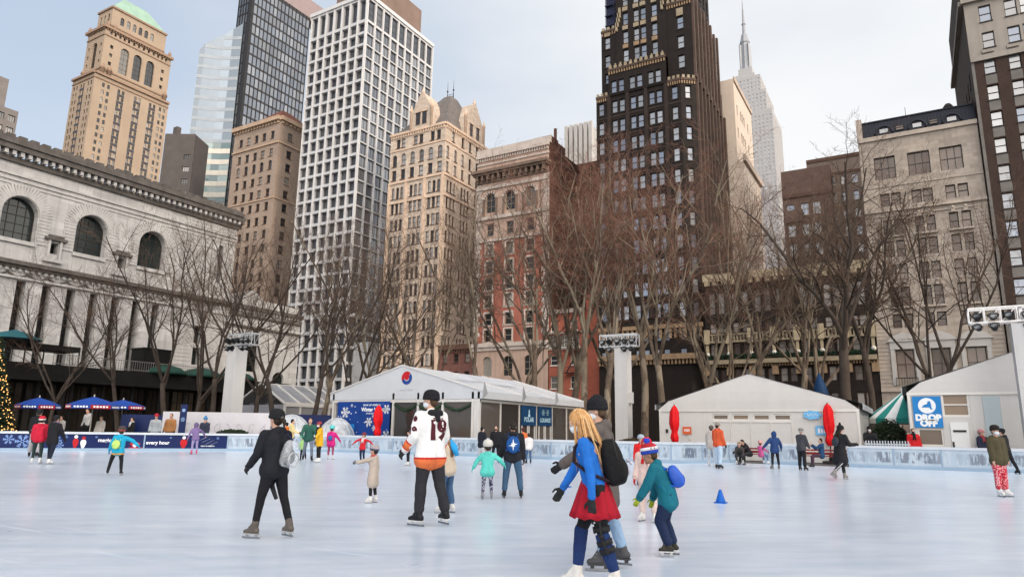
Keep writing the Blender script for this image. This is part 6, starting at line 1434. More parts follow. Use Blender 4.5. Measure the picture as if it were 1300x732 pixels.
def person(label, feet, face, o, head_y=None, D=None, H=None, group=None, sit=None):
    """o: dict describing pose, clothes and hair. Local frame: +y is where the person faces, +x their right."""
    q = Pers(); k = o.get('child', 0); g = o.get
    lk = 1 - .10 * k; hs = 1 + .42 * k; bw = g('bulk', 1.08)
    P = Vector((0, 0, 0)); lean, side = R(g('lean', 0)), R(g('side', 0))
    up = Vector((math.sin(side), math.sin(lean), math.cos(lean) * math.cos(side))).normalized(); rt = Vector((1, 0, 0)); rt = (rt - up * rt.dot(up)).normalized(); fw = up.cross(rt)
    tw = R(g('twist', 0)); rt, fw = rt * math.cos(tw) + fw * math.sin(tw), fw * math.cos(tw) - rt * math.sin(tw)
    # joints at 1.75 m scale
    J = {}
    for n_, sd in (('L', -1), ('R', 1)):
        hp, ab, kn = g('leg' + n_, (3, 4, 6)); fp = g('foot' + n_, 0); toe = g('toe' + n_, 12)
        hip = P + Vector((sd * .092, 0, -.02)); knee = hip + dirv(hp, ab, sd) * .43 * lk; ank = knee + dirv(hp - kn, ab * .6, sd) * .42 * lk
        J['hip' + n_], J['knee' + n_], J['ank' + n_] = hip, knee, ank
        f_ = Vector((sd * math.sin(R(toe)) * math.cos(R(fp)), math.cos(R(toe)) * math.cos(R(fp)), -math.sin(R(fp)))); J['ft' + n_] = f_
    lift = .155 if g('skates', 1) else .09
    def low(n_):
        a, f_ = J['ank' + n_], J['ft' + n_]; upv = (Vector((0, 0, 1)) - f_ * f_.z).normalized()
        return min((a - upv * lift + f_ * t).z for t in (-.08, .18))
    zmin = min(low('L'), low('R')) if sit is None else -sit
    neck = P + up * .50; hp_ = R(g('hpitch', 0)); hy = R(g('hyaw', 0))
    hup = (up * .5 + Vector((0, 0, .5))).normalized()
    hc = neck + hup * (.06 + .105 * hs) + fw * (.02 + .3 * math.sin(max(0, hp_)) * .1)
    top = (hc + Vector((0, 0, .125 * hs + g('hattop', .015)))).z - zmin
    if D is None: loc = onz(*feet); D = depth(loc)
    else: p = atd(feet[0], feet[1], D); loc = Vector((p.x, p.y, g('z0', 0)))
    if H is None: s = (atd(feet[0], head_y, D).z - loc.z) / top
    else: s = H / 1.75
    q.s = s; rz = HEAD + R(face)
    root = empty('person', loc, rz, label=label, cat='person', group=group); q.root, q.loc, q.rz = root, loc, rz
    off = Vector((0, 0, -zmin)); S = lambda v: (Vector(v) + off) * s
    near = s * 867 / D > 55; vox = (.013 if near else .020) * max(.75, s) if D < 22 else .028 * s
    skin = SKIN[g('skin', 0)]; q.S = S; q.up, q.rt, q.fw = up, rt, fw; q.J = J; q.P = P; q.neck = neck; q.hc = hc; q.hs = hs; q.vox = vox
    def C(mb, a, b, ra, rb=None, n=10): mb.cap(S(a), S(b), ra * s, (ra if rb is None else rb) * s, n)
    # head frame
    hz = (hup * math.cos(hp_) + fw * math.sin(hp_)).normalized(); hf = (fw - hz * fw.dot(hz)).normalized(); hr = hf.cross(hz)
    hr, hf = hr * math.cos(hy) - hf * math.sin(hy) * -1 if 0 else hr * math.cos(hy) + hf * math.sin(hy), hf * math.cos(hy) - hr * math.sin(hy)
    Hm = Matrix((hr, hf, hz)).transposed().to_4x4(); Hm.translation = S(hc); Hm = Hm @ Matrix.Scale(s * hs, 4); q.Hm = Hm; Rm = Matrix((hr, hf, hz)).transposed()
    HB = lambda mb, c, rx, ry, rz_, mi=0, n=12: mb.ball(Hm @ Vector(c), rx * s * hs, ry * s * hs, rz_ * s * hs, mi, n, Rm)
    # arms
    for n_, sd in (('L', -1), ('R', 1)):
        ap, aa, el = g('arm' + n_, (4, 9, 14)); sh_ = neck - up * .055 + rt * (sd * .178 * bw * (1 - .08 * k)); J['sh' + n_] = sh_
        el_ = sh_ + dirv(ap, aa, sd) * .28 * (1 - .05 * k); d2 = dirv(ap + el, aa * .7 - g('in' + n_, 0), sd); wr = el_ + d2 * .25 * (1 - .05 * k)
        J['el' + n_], J['wr' + n_], J['hd' + n_] = el_, wr, d2
    # ---- body: one continuous skin surface
    B = MB(); w_ = .068 * bw
    for sd in (-1, 1):
        C(B, P + rt * sd * .06 + up * .0, P + rt * sd * .055 + up * .16, .105 * bw, .092 * bw); C(B, P + rt * sd * .055 + up * .16, P + rt * sd * w_ + up * .36, .092 * bw, .105 * bw); C(B, P + rt * sd * w_ + up * .36, neck + rt * sd * .02, .10 * bw, .055)
    C(B, neck - up * .05, hc - hz * .04, .055, .052)
    for n_, sd in (('L', -1), ('R', 1)):
        C(B, J['hip' + n_], J['knee' + n_], .082 * bw, .056); C(B, J['knee' + n_], J['ank' + n_], .055, .040); C(B, J['ank' + n_] - Vector((0, 0, .03)), J['ank' + n_] + J['ft' + n_] * .11 - Vector((0, 0, .04)), .035, .028)
        C(B, neck - up * .04, J['sh' + n_], .055, .056); C(B, J['sh' + n_], J['el' + n_], .05 * bw, .04); C(B, J['el' + n_], J['wr' + n_] + J['hd' + n_] * (.05 if g('barehands') else -.02), .04, .027)
    HB(B, (0, -.008, .022), .078, .096, .102); HB(B, (0, .02, -.05), .058, .068, .068); HB(B, (0, .072, -.085), .028, .022, .02)
    HB(B, (0, .096, -.018), .013, .020, .022, n=8); HB(B, (0, .086, .018), .012, .014, .02, n=8)
    for sd in (-1, 1): HB(B, (sd * .079, -.005, -.012), .010, .018, .03, n=8); HB(B, (sd * .03, .076, .028), .03, .016, .012, n=8)
    if g('barehands'):
        for n_ in 'LR': hand(B, q, n_, .010, s)
    remesh(B, vox * (.8 if near else 1), skin, 'body', root, 3)
    e = MB()
    for sd in (-1, 1): HB(e, (sd * .031, .080, .004), .013, .011, .009, 0, 8); HB(e, (sd * .031, .0885, .004), .006, .005, .006, 1, 8)
    e.build('eye', [M_eye, M_iris], root)
    mo = MB(); HB(mo, (0, .088, -.058), .022, .006, .006, 0, 8); mo.build('mouth', M_lip, root)
    if g('mask'):
        mk = MB(); HB(mk, (0, .038, -.050), .066, .072, .052); HB(mk, (0, .09, -.03), .022, .022, .02, n=8); remesh(mk, max(.008, vox * .6), g('mask') if not isinstance(g('mask'), int) else M_maskb, 'face_mask', root, 3)
    # ---- trousers / leggings
    pc = g('pants', (.03, .03, .035)); infl = g('pfit', .014); Tm = MB()
    for sd in (-1, 1): C(Tm, P + rt * sd * .058 - up * .01, P + rt * sd * .056 + up * .12, (.108 + infl * .6) * bw, (.1 + infl * .5) * bw)
    for n_ in 'LR':
        C(Tm, J['hip' + n_] + Vector((0, -.01, 0)), J['knee' + n_], (.088 + infl) * bw, .06 + infl); C(Tm, J['knee' + n_], J['ank' + n_] + (J['knee' + n_] - J['ank' + n_]).normalized() * .07, .060 + infl, .046 + infl * 1.1)
    pm_ = cloth('patterned_leggings_%d' % int(pc[0] * 1000), pc, col2=g('pants2'), pat='spots') if g('pants2') else fab(pc)
    remesh(Tm, vox, pm_, 'trousers' if infl > .012 else 'leggings', root, 4, (.009 if infl > .012 else .004) * s if D < 25 else 0)
    # ---- upper garment
    jc = g('coat', (.02, .02, .025)); ji = g('puff', .022); hem = g('hem', .06); fl = g('flare', .02); Jm = MB()
    for sd in (-1, 1):
        C(Jm, P + rt * sd * .06 + up * .02, P + rt * sd * .058 + up * .17, (.105 + ji) * bw, (.095 + ji) * bw); C(Jm, P + rt * sd * .058 + up * .17, P + rt * sd * w_ + up * .36, (.095 + ji) * bw, (.105 + ji) * bw); C(Jm, P + rt * sd * w_ + up * .36, neck + rt * sd * .03 - up * .015, (.10 + ji) * bw, .05 + ji * .6)
        if hem > 0:
            hz_ = P + rt * sd * (.062 + fl * .7) - Vector((0, 0, hem)) + Vector((0, g('hemy', 0), 0)); C(Jm, P + rt * sd * .06 + up * .03, hz_, (.105 + ji) * bw, (.095 + ji + fl) * bw)
            C(Jm, P + rt * sd * .02 + up * .02, Vector((hz_.x * .3, hz_.y + .03 + fl, hz_.z)), .1 + ji, .07 + fl); C(Jm, P + rt * sd * .02, Vector((hz_.x * .3, hz_.y - .04 - fl, hz_.z)), .1 + ji, .07 + fl)
    for n_ in 'LR':
        C(Jm, neck - up * .05, J['sh' + n_], .055 + ji * .7, .056 + ji * .8); C(Jm, J['sh' + n_], J['el' + n_], .055 + ji * .95, .046 + ji); C(Jm, J['el' + n_], J['wr' + n_] - J['hd' + n_] * .005, .046 + ji, .034 + ji * .75)
    if g('hood', 1) == 1: C(Jm, neck - fw * .075 + up * .0 - rt * .05, neck - fw * .075 + rt * .05, .058 + ji * .4); C(Jm, neck - fw * .09 - up * .05, neck - fw * .07, .05, .05)
    else: C(Jm, neck - up * .02, neck + hup * .025, .066, .06)
    q.jacket = remesh(Jm, vox, g('coatmat') or fab(jc), g('coatname', 'jacket'), root, 4, .011 * s if D < 25 else .005 * s)
    q.jmesh = q.jacket.data
    if D < 24:
        dt = MB()
        for n_ in 'LR': d2 = J['hd' + n_]; w0 = J['wr' + n_]; dt.tube([S(w0 - d2 * .035), S(w0 - d2 * .005)], [(.036 + ji * .8) * s, (.034 + ji * .75) * s], 14)
        dt.build('cuff', fab(dark(jc, .8)) if not g('coatmat') else g('coatmat'), q.jacket)
    # ---- gloves / hands
    if not g('barehands'):
        for n_ in 'LR':
            Gm = MB(); hand(Gm, q, n_, .0125, s); C(Gm, J['wr' + n_] - J['hd' + n_] * .035, J['wr' + n_] + J['hd' + n_] * .02, .038, .034); gm = fab(g('glove', (.015, .015, .018)))
            if D < 14: remesh(Gm, .0065, gm, 'glove', root, 2)
            else: Gm.build('glove', gm, root)
    # ---- skates or shoes
    bc = g('boot', (.02, .02, .02)); bmat = pm('boot_%02x%02x%02x' % tuple(int(255 * v ** .45) for v in bc), bc, .4, .25, 12); b2 = g('boot2')
    for n_, sd in (('L', -1), ('R', 1)):
        a, f_ = J['ank' + n_], J['ft' + n_]; upv = (Vector((0, 0, 1)) - f_ * f_.z).normalized(); sdv = f_.cross(upv); Bm = MB(); kd = (J['knee' + n_] - a).normalized(); fs = 1 - .12 * k
        C(Bm, a + kd * .085, a - upv * .02, .055, .052); C(Bm, a - upv * .045 - f_ * .035, a - upv * .05 + f_ * .05, .045, .046); C(Bm, a - upv * .045 + f_ * .05, a - upv * .06 + f_ * .145 * fs, .046, .034)
        C(Bm, a + kd * .07 + f_ * .02, a + f_ * .10 - upv * .035, .03, .025)
        bo = remesh(Bm, min(vox, .012) if D < 15 else vox * .8, bmat, 'skate' if lift > .1 else 'boot', root, 2)
        So = MB(); So.obox(S(a - upv * .086 + f_ * .045), f_, sdv, upv, .118 * s * fs, .035 * s, .008 * s)
        if lift > .1:
            So.obox(S(a - upv * .108 + f_ * .115 * fs), f_, sdv, upv, .02 * s, .009 * s, .018 * s); So.obox(S(a - upv * .108 - f_ * .03), f_, sdv, upv, .02 * s, .009 * s, .018 * s)
            So.build('blade_holder', fab(b2) if b2 else bmat, root)
            Bl = MB(); Bl.obox(S(a - upv * .138 + f_ * .05), f_, sdv, upv, .145 * s * fs, max(.003, .003 * s), .012 * s); Bl.build('blade', M_blade, root)
        else: So.build('sole', M_fr_dark, root)
        if D < 14:
            la = MB()
            for t in range(4): c_ = a + kd * (.06 - .03 * t) + f_ * (.052 + .018 * t) - upv * (.0 + .004 * t); la.bar(S(c_ - sdv * .026), S(c_ + sdv * .026), .008 * s, .006 * s)
            la.build('lace', fab(g('lace', (.5, .5, .48))), bo)
    # ---- hair and hats
    hc_ = g('haircol', (.035, .022, .015)); hm_ = pm('hair_%02x%02x%02x' % tuple(int(255 * v ** .45) for v in hc_), hc_, .5, .35, 20); ht = g('hair', 'short')
    if ht != 'none':
        h = MB(); HB(h, (0, -.022, .034), .086, .094, .098); HB(h, (0, -.05, -.02), .076, .062, .07)
        if ht == 'long':
            for t in range(7):
                x = (t - 3) * .022; a = Hm @ Vector((x, -.075, .0)); b_ = S(neck - up * g('hairlen', .22) - fw * .12 + rt * x * 1.3); h.tube([a, a.lerp(b_, .4) - Rm @ Vector((0, .03 * s, 0)), b_], [.034 * s, .036 * s, .014 * s], 7)
        if ht == 'pony': a = Hm @ Vector((0, -.11, .02)); h.tube([a, a - Rm @ Vector((0, .06, .04)) * s, a - Rm @ Vector((0, .07, .16)) * s], [.03 * s, .034 * s, .01 * s], 7)
        remesh(h, max(.012, vox * .7), hm_, 'hair', root, 2)
    hat = g('hat')
    if hat:
        kind, c1 = hat[0], hat[1]; h = MB(); c1m = cloth('knit_%02x%02x%02x' % tuple(int(255 * v ** .45) for v in c1), c1, sc_=40, wr=.8) if kind != 'helmet' else pm('helmet_%02x%02x%02x' % tuple(int(255 * v ** .45) for v in c1), c1, .3, .1)
        T4 = Hm @ Matrix.Rotation(R(7), 4, 'X')
        if kind in ('beanie', 'pom', 'brim', 'slouch'):
            z1 = .175 if kind == 'slouch' else .152; prof = [(.098, .0), (.106, .015), (.1085, .05), (.106, .08), (.094, .112), (.066, .138), (.034, z1 - .004), (.01, z1)]
            m = MB(); m.lathe(prof, (0, -.008, .015), 24, sy=1.12); h.merge(m, T4); m = MB()
            m.lathe([(.102, .0), (.1095, .006), (.1115, .026), (.110, .046), (.104, .05)], (0, -.008, .012), 24, sy=1.12, mi=1); h.merge(m, T4)
            mats = [c1m, cloth('knit_%02x%02x%02x' % tuple(int(255 * v ** .45) for v in hat[2]), hat[2], sc_=40, wr=.8) if len(hat) > 2 else c1m]
            ho = h.build('hat', mats, root)
            if kind == 'pom': m = MB(); [m.ball(T4 @ Vector((random.gauss(0, .012), -.01 + random.gauss(0, .012), .185 + random.gauss(0, .012))), .036 * s * hs, n=8) for _ in range(9)]; m.build('pompom', fab(hat[3] if len(hat) > 3 else c1), ho)
        elif kind == 'helmet':
            m = MB(); m.lathe([(.108, .0), (.116, .02), (.118, .06), (.108, .10), (.08, .135), (.03, .152)], (0, -.01, .02), 24, sy=1.18); h.merge(m, T4); m = MB()
            for a in (-.5, 0, .5): m.ball((math.sin(a) * .09, -.02 - .09 * math.cos(a) * .3, .15 - abs(a) * .05), .012, .05, .008, 1, 8)
            h.merge(m, T4); h.tube([Hm @ Vector((-.10, .02, .03)), Hm @ Vector((-.06, .06, -.1)), Hm @ Vector((.06, .06, -.1)), Hm @ Vector((.10, .02, .03))], .008 * s * hs, 5, 1); h.build('helmet', [c1m, M_fr_dark], root)
        elif kind == 'cap':
            m = MB(); m.lathe([(.1, .0), (.106, .02), (.1, .07), (.07, .11), (.01, .125)], (0, -.01, .03), 20, sy=1.12); m.ball((0, .12, .035), .07, .06, .008); h.merge(m, Hm); h.build('hat', c1m, root)
        elif kind == 'hood':
            HB(h, (0, -.03, .02), .118, .115, .135); HB(h, (0, -.02, -.09), .11, .10, .08); remesh(h, max(.014, vox * .7), fab(c1), 'hood', root, 3)
    if g('scarf'):
        m = MB(); m.tube([S(neck + hup * .03 + (rt * math.cos(t) + fw * math.sin(t)) * .082) for t in [6.283 * j / 12 for j in range(13)]], .042 * s, 8, cap=False)
        for sd in (-.03, .04): m.tube([S(neck + fw * .1 + rt * sd), S(neck + fw * .135 - up * .12 + rt * sd), S(neck + fw * .135 - up * .24 + rt * (sd * 1.6))], [.036 * s, .034 * s, .036 * s], 7)
        m.build('scarf', fab(g('scarf')), root)
    return q
def hand(mb, q, n_, fr, s):
    """palm, four unequal bent fingers and a thumb from the side of the palm"""
    J = q.J; d = J['hd' + n_]; w = J['wr' + n_]; sd = -1 if n_ == 'L' else 1
    inn = Vector((-sd, 0, 0)); pn = (inn - d * inn.dot(d)).normalized(); ac = d.cross(pn) * (1 if n_ == 'L' else -1)   # pn: palm side, ac: across towards the thumb
    if ac.y < 0: ac = -ac
    S = q.S
    rm = Matrix((ac, pn, d)).transposed(); mb.ball(S(w + d * .055), .043 * s, .019 * s + fr * .5 * s, .052 * s, 0, 12, rm)
    for j, L in enumerate((.072, .080, .075, .058)):
        b = w + d * .092 + ac * (.030 - .0205 * j); m_ = b + (d * .9 + pn * .35).normalized() * L * .5; e_ = m_ + (d * .55 + pn * .8).normalized() * L * .5
        mb.cap(S(b), S(m_), fr * s, fr * .95 * s, 7); mb.cap(S(m_), S(e_), fr * .95 * s, fr * .8 * s, 7)
    b = w + d * .035 + ac * .034; m_ = b + (ac * .75 + d * .6 + pn * .3).normalized() * .04; e_ = m_ + (d * .9 + ac * .15 + pn * .3).normalized() * .035
    mb.cap(S(b), S(m_), fr * 1.2 * s, fr * 1.05 * s, 7); mb.cap(S(m_), S(e_), fr * 1.05 * s, fr * .85 * s, 7)
def project_on(q, me, m4, off, name, mat_, tgt=None, sub=True):
    """wrap flat lettering onto a garment along the matrix's -z"""
    t = tgt or q.jmesh; bv = BVHTree.FromPolygons([v.co for v in t.vertices], [p.vertices for p in t.polygons]); d = -(m4.to_3x3() @ Vector((0, 0, 1))).normalized()
    bm = bmesh.new(); bm.from_mesh(me); bmesh.ops.triangulate(bm, faces=bm.faces[:])
    if sub: bmesh.ops.subdivide_edges(bm, edges=[e for e in bm.edges if e.calc_length() > .03 / max(.01, m4.to_scale().x)], cuts=2, use_grid_fill=True)
    last = 0
    for v in bm.verts:
        p = m4 @ v.co; h = bv.ray_cast(p - d * .6, d)
        if h[0] is not None: v.co = h[0] - d * off
        else: v.co = p
    m2 = bpy.data.meshes.new(name); bm.to_mesh(m2); bm.free(); m2.materials.append(mat_); return link(name, m2, q.root)
def torso_mat(q, yaw, upd, dist=.3, x=0):
    """matrix on the torso: yaw 180 = back, 0 = chest; text reads from outside"""
    a = R(yaw); n = q.fw * math.cos(a) + q.rt * math.sin(a); c = q.S(q.P + q.up * upd) + n * dist * q.s * .0
    xx = q.up.cross(n); m = Matrix((xx, q.up, n)).transposed().to_4x4(); m.translation = c + n * .3 * q.s + xx * x * q.s; return m
def bag(q, label, name, cat, size, c1, pos=(0, -.2, .27), mat_=None, tilt=0, straps=True, strapc=None, vox=.014, ellip=None):
    """a bag worn on the back: a thing of its own, hanging where the straps hold it"""
    s = q.s; S = q.S; ctr = q.P + q.rt * pos[0] + q.fw * pos[1] + q.up * pos[2]; w_, d_, h_ = size
    wl = Matrix.Translation(q.loc) @ Matrix.Rotation(q.rz, 4, 'Z'); base = S(ctr - q.up * h_ / 2); T = empty(name, wl @ base, q.rz, label=label, cat=cat); L = lambda v: S(v) - base
    mb = MB(); tl = R(tilt); u = (q.up * math.cos(tl) + q.rt * math.sin(tl)).normalized(); r_ = (q.rt * math.cos(tl) - q.up * math.sin(tl)).normalized()
    if ellip: mb.ball(L(ctr), w_ / 2 * s, d_ / 2 * s, h_ / 2 * s, 0, 18, Matrix((r_, q.fw, u)).transposed())
    else:
        rm = Matrix((r_, q.fw, u)).transposed(); se = lambda v, e: math.copysign(abs(v) ** e, v); n, mm = 28, 18; base_ = len(mb.v)
        for i in range(mm + 1):
            t = math.pi * (i / mm - .5)
            for k in range(n):
                a = 2 * math.pi * k / n; zt_ = se(math.sin(t), .55); tp = 1 - .13 * max(0, zt_) + .04 * max(0, -zt_)
                p = Vector((se(math.cos(t), .55) * se(math.cos(a), .6) * w_ / 2 * tp, se(math.cos(t), .55) * se(math.sin(a), .6) * d_ / 2 * (tp - .12 * max(0, zt_)), zt_ * h_ / 2)) * s
                mb.v.append(tuple(L(ctr) + rm @ p))
        for i in range(mm):
            for k in range(n): mb.f.append((base_ + i * n + k, base_ + i * n + (k + 1) % n, base_ + (i + 1) * n + (k + 1) % n, base_ + (i + 1) * n + k)); mb.m.append(0); mb.sm.append(True)
        mb.ball(L(ctr - q.fw * d_ * .40 - u * h_ * .18), w_ * .36 * s, d_ * .2 * s, h_ * .22 * s, 0, 18, rm)
    m = mat_ or fab(c1); bo = remesh(mb, vox, m, 'bag_body', T, 4, .008 * s)
    if straps:
        st = MB()
        for sd in (-1, 1): st.tube([L(ctr + q.rt * sd * w_ * .3 + u * h_ * .42 + q.fw * d_ * .4), L(q.neck + q.rt * sd * .105 - q.fw * .03 + q.up * .015), L(q.neck + q.rt * sd * .115 + q.fw * .10 - q.up * .07), L(q.neck + q.rt * sd * .135 + q.fw * .145 - q.up * .2), L(q.neck + q.rt * sd * .185 + q.fw * .03 - q.up * .34), L(ctr + q.rt * sd * w_ * .42 - u * h_ * .35 + q.fw * d_ * .35)], .018 * s, 6)
        st.build('strap', fab(strapc or c1), T)
    return T, L, ctr, u, r_
BLK = (.012, .012, .015); WHT = (.62, .62, .60); NAVY = (.012, .022, .06); JEAN = (.05, .10, .19); LJEAN = (.24, .36, .52); BEIGE = (.50, .42, .33)
# --- foreground: woman in blue and red, with a knee brace, and the man behind her
wq = person('woman with long blonde hair, blue sweater, red skirt and knee brace, skating to the left', (757, 752), 82, dict(coat=(.015, .13, .48), puff=.006, hem=0, hood=0, lean=14, coatname='sweater', pants=BLK, pfit=.004, hair='none', haircol=(.55, .30, .13), mask=1, glove=(.018, .02, .022), boot=(.60, .58, .55), armR=(22, 10, 10), armL=(-14, 8, 12), legR=(20, 2, 14), legL=(-9, 4, 10), hpitch=16, hattop=-.005), head_y=521)
sk = MB(); n = 60; S = wq.S; rows = [(.105, .12), (.125, .06), (.165, -.06), (.205, -.19), (.235, -.285)]
for j, (r_, z) in enumerate(rows):
    for k in range(n):
        a = 6.283 * k / n; amp = .085 * j / 4; rr = r_ * (1 + amp * math.sin(11 * a + .6 * math.sin(3 * a))); sk.v.append(tuple(S(wq.P + Vector((rr * math.cos(a) * 1.12, rr * math.sin(a) * 1.02 + .01, z + .012 * math.sin(11 * a) * j / 4)))))
for j in range(len(rows) - 1):
    for k in range(n): sk.f.append((j * n + k, j * n + (k + 1) % n, (j + 1) * n + (k + 1) % n, (j + 1) * n + k)); sk.m.append(0); sk.sm.append(True)
so_ = sk.build('skirt', cloth('skirt_red', (.30, .008, .02), wr=.7), wq.root); md = so_.modifiers.new('t', 'SOLIDIFY'); md.thickness = .006
J = wq.J
lw = MB()
for n_ in 'LR':
    a, b = J['knee' + n_], J['ank' + n_]; h_ = J['hip' + n_]; lw.cap(S(a.lerp(b, .02)), S(a.lerp(b, .1)), .070, .069); lw.cap(S(a), S(a.lerp(b, .45)), .068, .064); lw.cap(S(a.lerp(b, .45)), S(a.lerp(b, .80)), .064, .052)
remesh(lw, .012, cloth('leg_warmer_navy', (.012, .03, .11), sc_=30), 'leg_warmer', wq.root, 3)
br = MB(); kn, hp, an = J['kneeL'], J['hipL'], J['ankL']
for t, w_ in ((.34, .082), (.14, .080)): c = kn.lerp(hp, t); d = (hp - kn).normalized(); br.tube([S(c - d * .03), S(c + d * .03)], [w_, w_], 20)
for t in (.16, .34): c = kn.lerp(an, t); d = (an - kn).normalized(); br.tube([S(c - d * .026), S(c + d * .026)], [.076, .074], 20)
for sx in (-1, 1): br.bar(S(kn.lerp(hp, .4) + Vector((sx * .082, 0, 0))), S(kn + Vector((sx * .083, .01, 0))), .03, .02); br.bar(S(kn + Vector((sx * .083, .01, 0))), S(kn.lerp(an, .4) + Vector((sx * .077, 0, 0))), .03, .02); br.ball(S(kn + Vector((sx * .088, .01, 0))), .028)
for t in (.36, .12): c = kn.lerp(hp, t); br.box(*[v for p in ((S(c).x + .03, S(c).x + .088), (S(c).y - .02, S(c).y + .06), (S(c).z - .025, S(c).z + .025)) for v in p])
br.build('knee_brace', pm('brace_black', (.015, .015, .017), .55, .2), wq.root)
sp_ = MB(); [sp_.ball(S(kn.lerp(hp, t) + Vector((-.07, .055, 0))), .012) for t in (.05, .3, .42)]; sp_.build('brace_buckle', pm('buckle_silver', (.5, .5, .5), .3, metal=.8), wq.root)
sn_ = MB()
for n_ in 'LR': a, b = J['knee' + n_], J['ank' + n_]; sn_.cap(S(a.lerp(b, .76)), S(a.lerp(b, .92)), .047, .045)
sn_.build('sock', fab((.50, .36, .30)), wq.root)
# blonde hair: a skull cap of hair and many loose strands
hr = MB(); Hm = wq.Hm; rn = random.Random(4)
hr.merge((lambda m: (m.ball((0, -.018, .032), .088, .102, .103, n=18), m)[1])(MB()), Hm)
down = Vector((0, 0, -1))
for k in range(330):
    a = rn.uniform(-1.95, 1.95); el = rn.uniform(.1, 1.45); ca = -math.pi / 2 + a * .98
    if abs(a) > 1.4 and el < .95: continue
    p0 = Vector((.089 * math.cos(el) * math.cos(ca), -.018 + .103 * math.cos(el) * math.sin(ca), .032 + .104 * math.sin(el)))
    out = Vector((p0.x, p0.y + .018, 0)).normalized() if abs(p0.x) + abs(p0.y) > .01 else Vector((0, -1, 0))
    back = 1.0 if out.y < .35 else 0.55
    L = rn.uniform(.26, .46) * back + .06
    P0 = Hm @ p0; o_ = (Hm.to_3x3() @ out).normalized(); sw = Vector((rn.uniform(-.04, .04), rn.uniform(-.13, -.02) if out.y < .4 else rn.uniform(-.04, .05), 0))
    pts = [P0, P0 + o_ * .022 + down * .05 + sw * .2, P0 + o_ * .034 + down * (.05 + L * .35) + sw * .5, P0 + o_ * .030 + down * (.05 + L * .7) + sw, P0 + o_ * .026 + down * (.05 + L) + sw * 1.5 + Vector((rn.gauss(0, .012), rn.gauss(0, .012), 0))]
    hr.tube(pts, [.0075, .0095, .0085, .006, .0015], 5, 0 if rn.random() < .6 else 1, cap=False)
hr.build('hair', [pm('hair_blonde', (.50, .27, .11), .42, .3, 30), pm('hair_blonde_light', (.62, .41, .21), .42, .3, 30)], wq.root)
T, L, ctr, u_, r_ = bag(wq, 'large black backpack with pale tag worn by the blonde woman', 'backpack', 'backpack', (.34, .23, .47), BLK, (0.02, -.235, .20), strapc=(.02, .012, .016), mat_=cloth('backpack_black', (.007, .007, .008), .7, .7, 6, .15))
tg = MB(); c_ = L(ctr + wq.rt * .12 - wq.fw * .13 - wq.up * .12); tg.ball(c_, .03, .02, .045); tg.ball(c_ + Vector((.01, -.03, .07)), .018); tg.ball(c_ + Vector((.03, .0, .09)), .018); tg.build('charm', pm('charm_lilac', (.45, .42, .5), .6, .3, 20), T)
zp = MB(); zp.tube([L(ctr + r_ * .165 * math.cos(t) - wq.fw * .055 + u_ * (.02 + .215 * math.sin(t))) for t in [math.pi * j / 14 for j in range(15)]], .005, 5); zp.build('zip', M_fr_dark, T)
person('man in black knit cap and grey hooded coat, mostly hidden behind the blonde woman', (768, 722), 74, dict(coat=(.10, .085, .08), puff=.03, hem=.30, flare=.03, hair='short', haircol=(.08, .05, .03), hat=('slouch', BLK), mask=1, pants=LJEAN, boot=(.07, .07, .075), armL=(34, 16, 22), armR=(-20, 10, 15), legL=(4, 3, 8), legR=(-6, 4, 14), lean=5, hpitch=6), head_y=506)
# --- boy in teal
tq = person('child in teal padded coat and red white blue bobble hat, leaning forward', (850, 705), 72, dict(child=.45, coat=(.008, .12, .17), puff=.04, hem=.12, flare=.02, lean=26, pants=NAVY, pfit=.03, boot=(.03, .028, .022), boot2=(.6, .6, .6), hat=('pom', (.40, .02, .03), (.02, .06, .36), (.02, .05, .42)), hair='short', haircol=(.06, .035, .02), glove=(.30, .36, .03), legL=(18, 4, 38), legR=(10, 4, 30), armL=(22, 10, 10), armR=(2, 12, 14), hpitch=4, hattop=.10, skin=1), head_y=558)
hb = MB(); m = MB(); m.lathe([(.1105, .0), (.1135, .012), (.1125, .034), (.106, .04)], (0, -.008, .062), 24, sy=1.12); hb.merge(m, tq.Hm @ Matrix.Rotation(R(7), 4, 'X')); hb.build('hat_band', fab((.66, .66, .68)), tq.root)
lt_ = MB()
for j, chx in enumerate('CHICAGO'):
    a = R(180 + (j - 3) * 24); n = Vector((math.sin(-a + math.pi) * 1, 0, 0)); a2 = -math.pi / 2 + (j - 3) * .40; p = Vector((.116 * math.cos(a2), -.008 + .1295 * math.sin(a2), .081)); nn = Vector((math.cos(a2), math.sin(a2), 0)); lt_.add_mesh(text_mesh(chx, .036, .002), tq.Hm @ Matrix.Rotation(R(7), 4, 'X') @ frame4(p, (-nn.y, nn.x, 0), (0, 0, 1)))
lt_.build('lettering', pm('letter_navy', (.02, .03, .08), .7), tq.root)
bag(tq, 'bright blue drawstring backpack on the child in teal', 'backpack', 'backpack', (.29, .21, .37), (.012, .085, .46), (.0, -.25, .20), tilt=-10, mat_=cloth('bag_blue', (.012, .08, .45), .5, .7, 7, .4))
person('child in pale pink outfit with red scarf and hood behind the boy in teal', (823, 662), 150, dict(child=.3, coat=(.55, .42, .38), puff=.03, hem=.12, pants=(.58, .46, .42), pfit=.025, boot=(.64, .64, .62), hat=('hood', (.50, .012, .015)), scarf=(.52, .012, .015), glove=(.45, .02, .03), legL=(6, 6, 10), legR=(0, 4, 6), skin=1), head_y=555)
person('skater in red jacket and grey helmet seen behind the red hooded child', (815, 616), 175, dict(coat=(.50, .014, .016), puff=.03, child=.3, pants=(.10, .04, .05), hat=('helmet', (.30, .36, .42)), glove=BLK, armL=(20, 40, 10)), head_y=552)
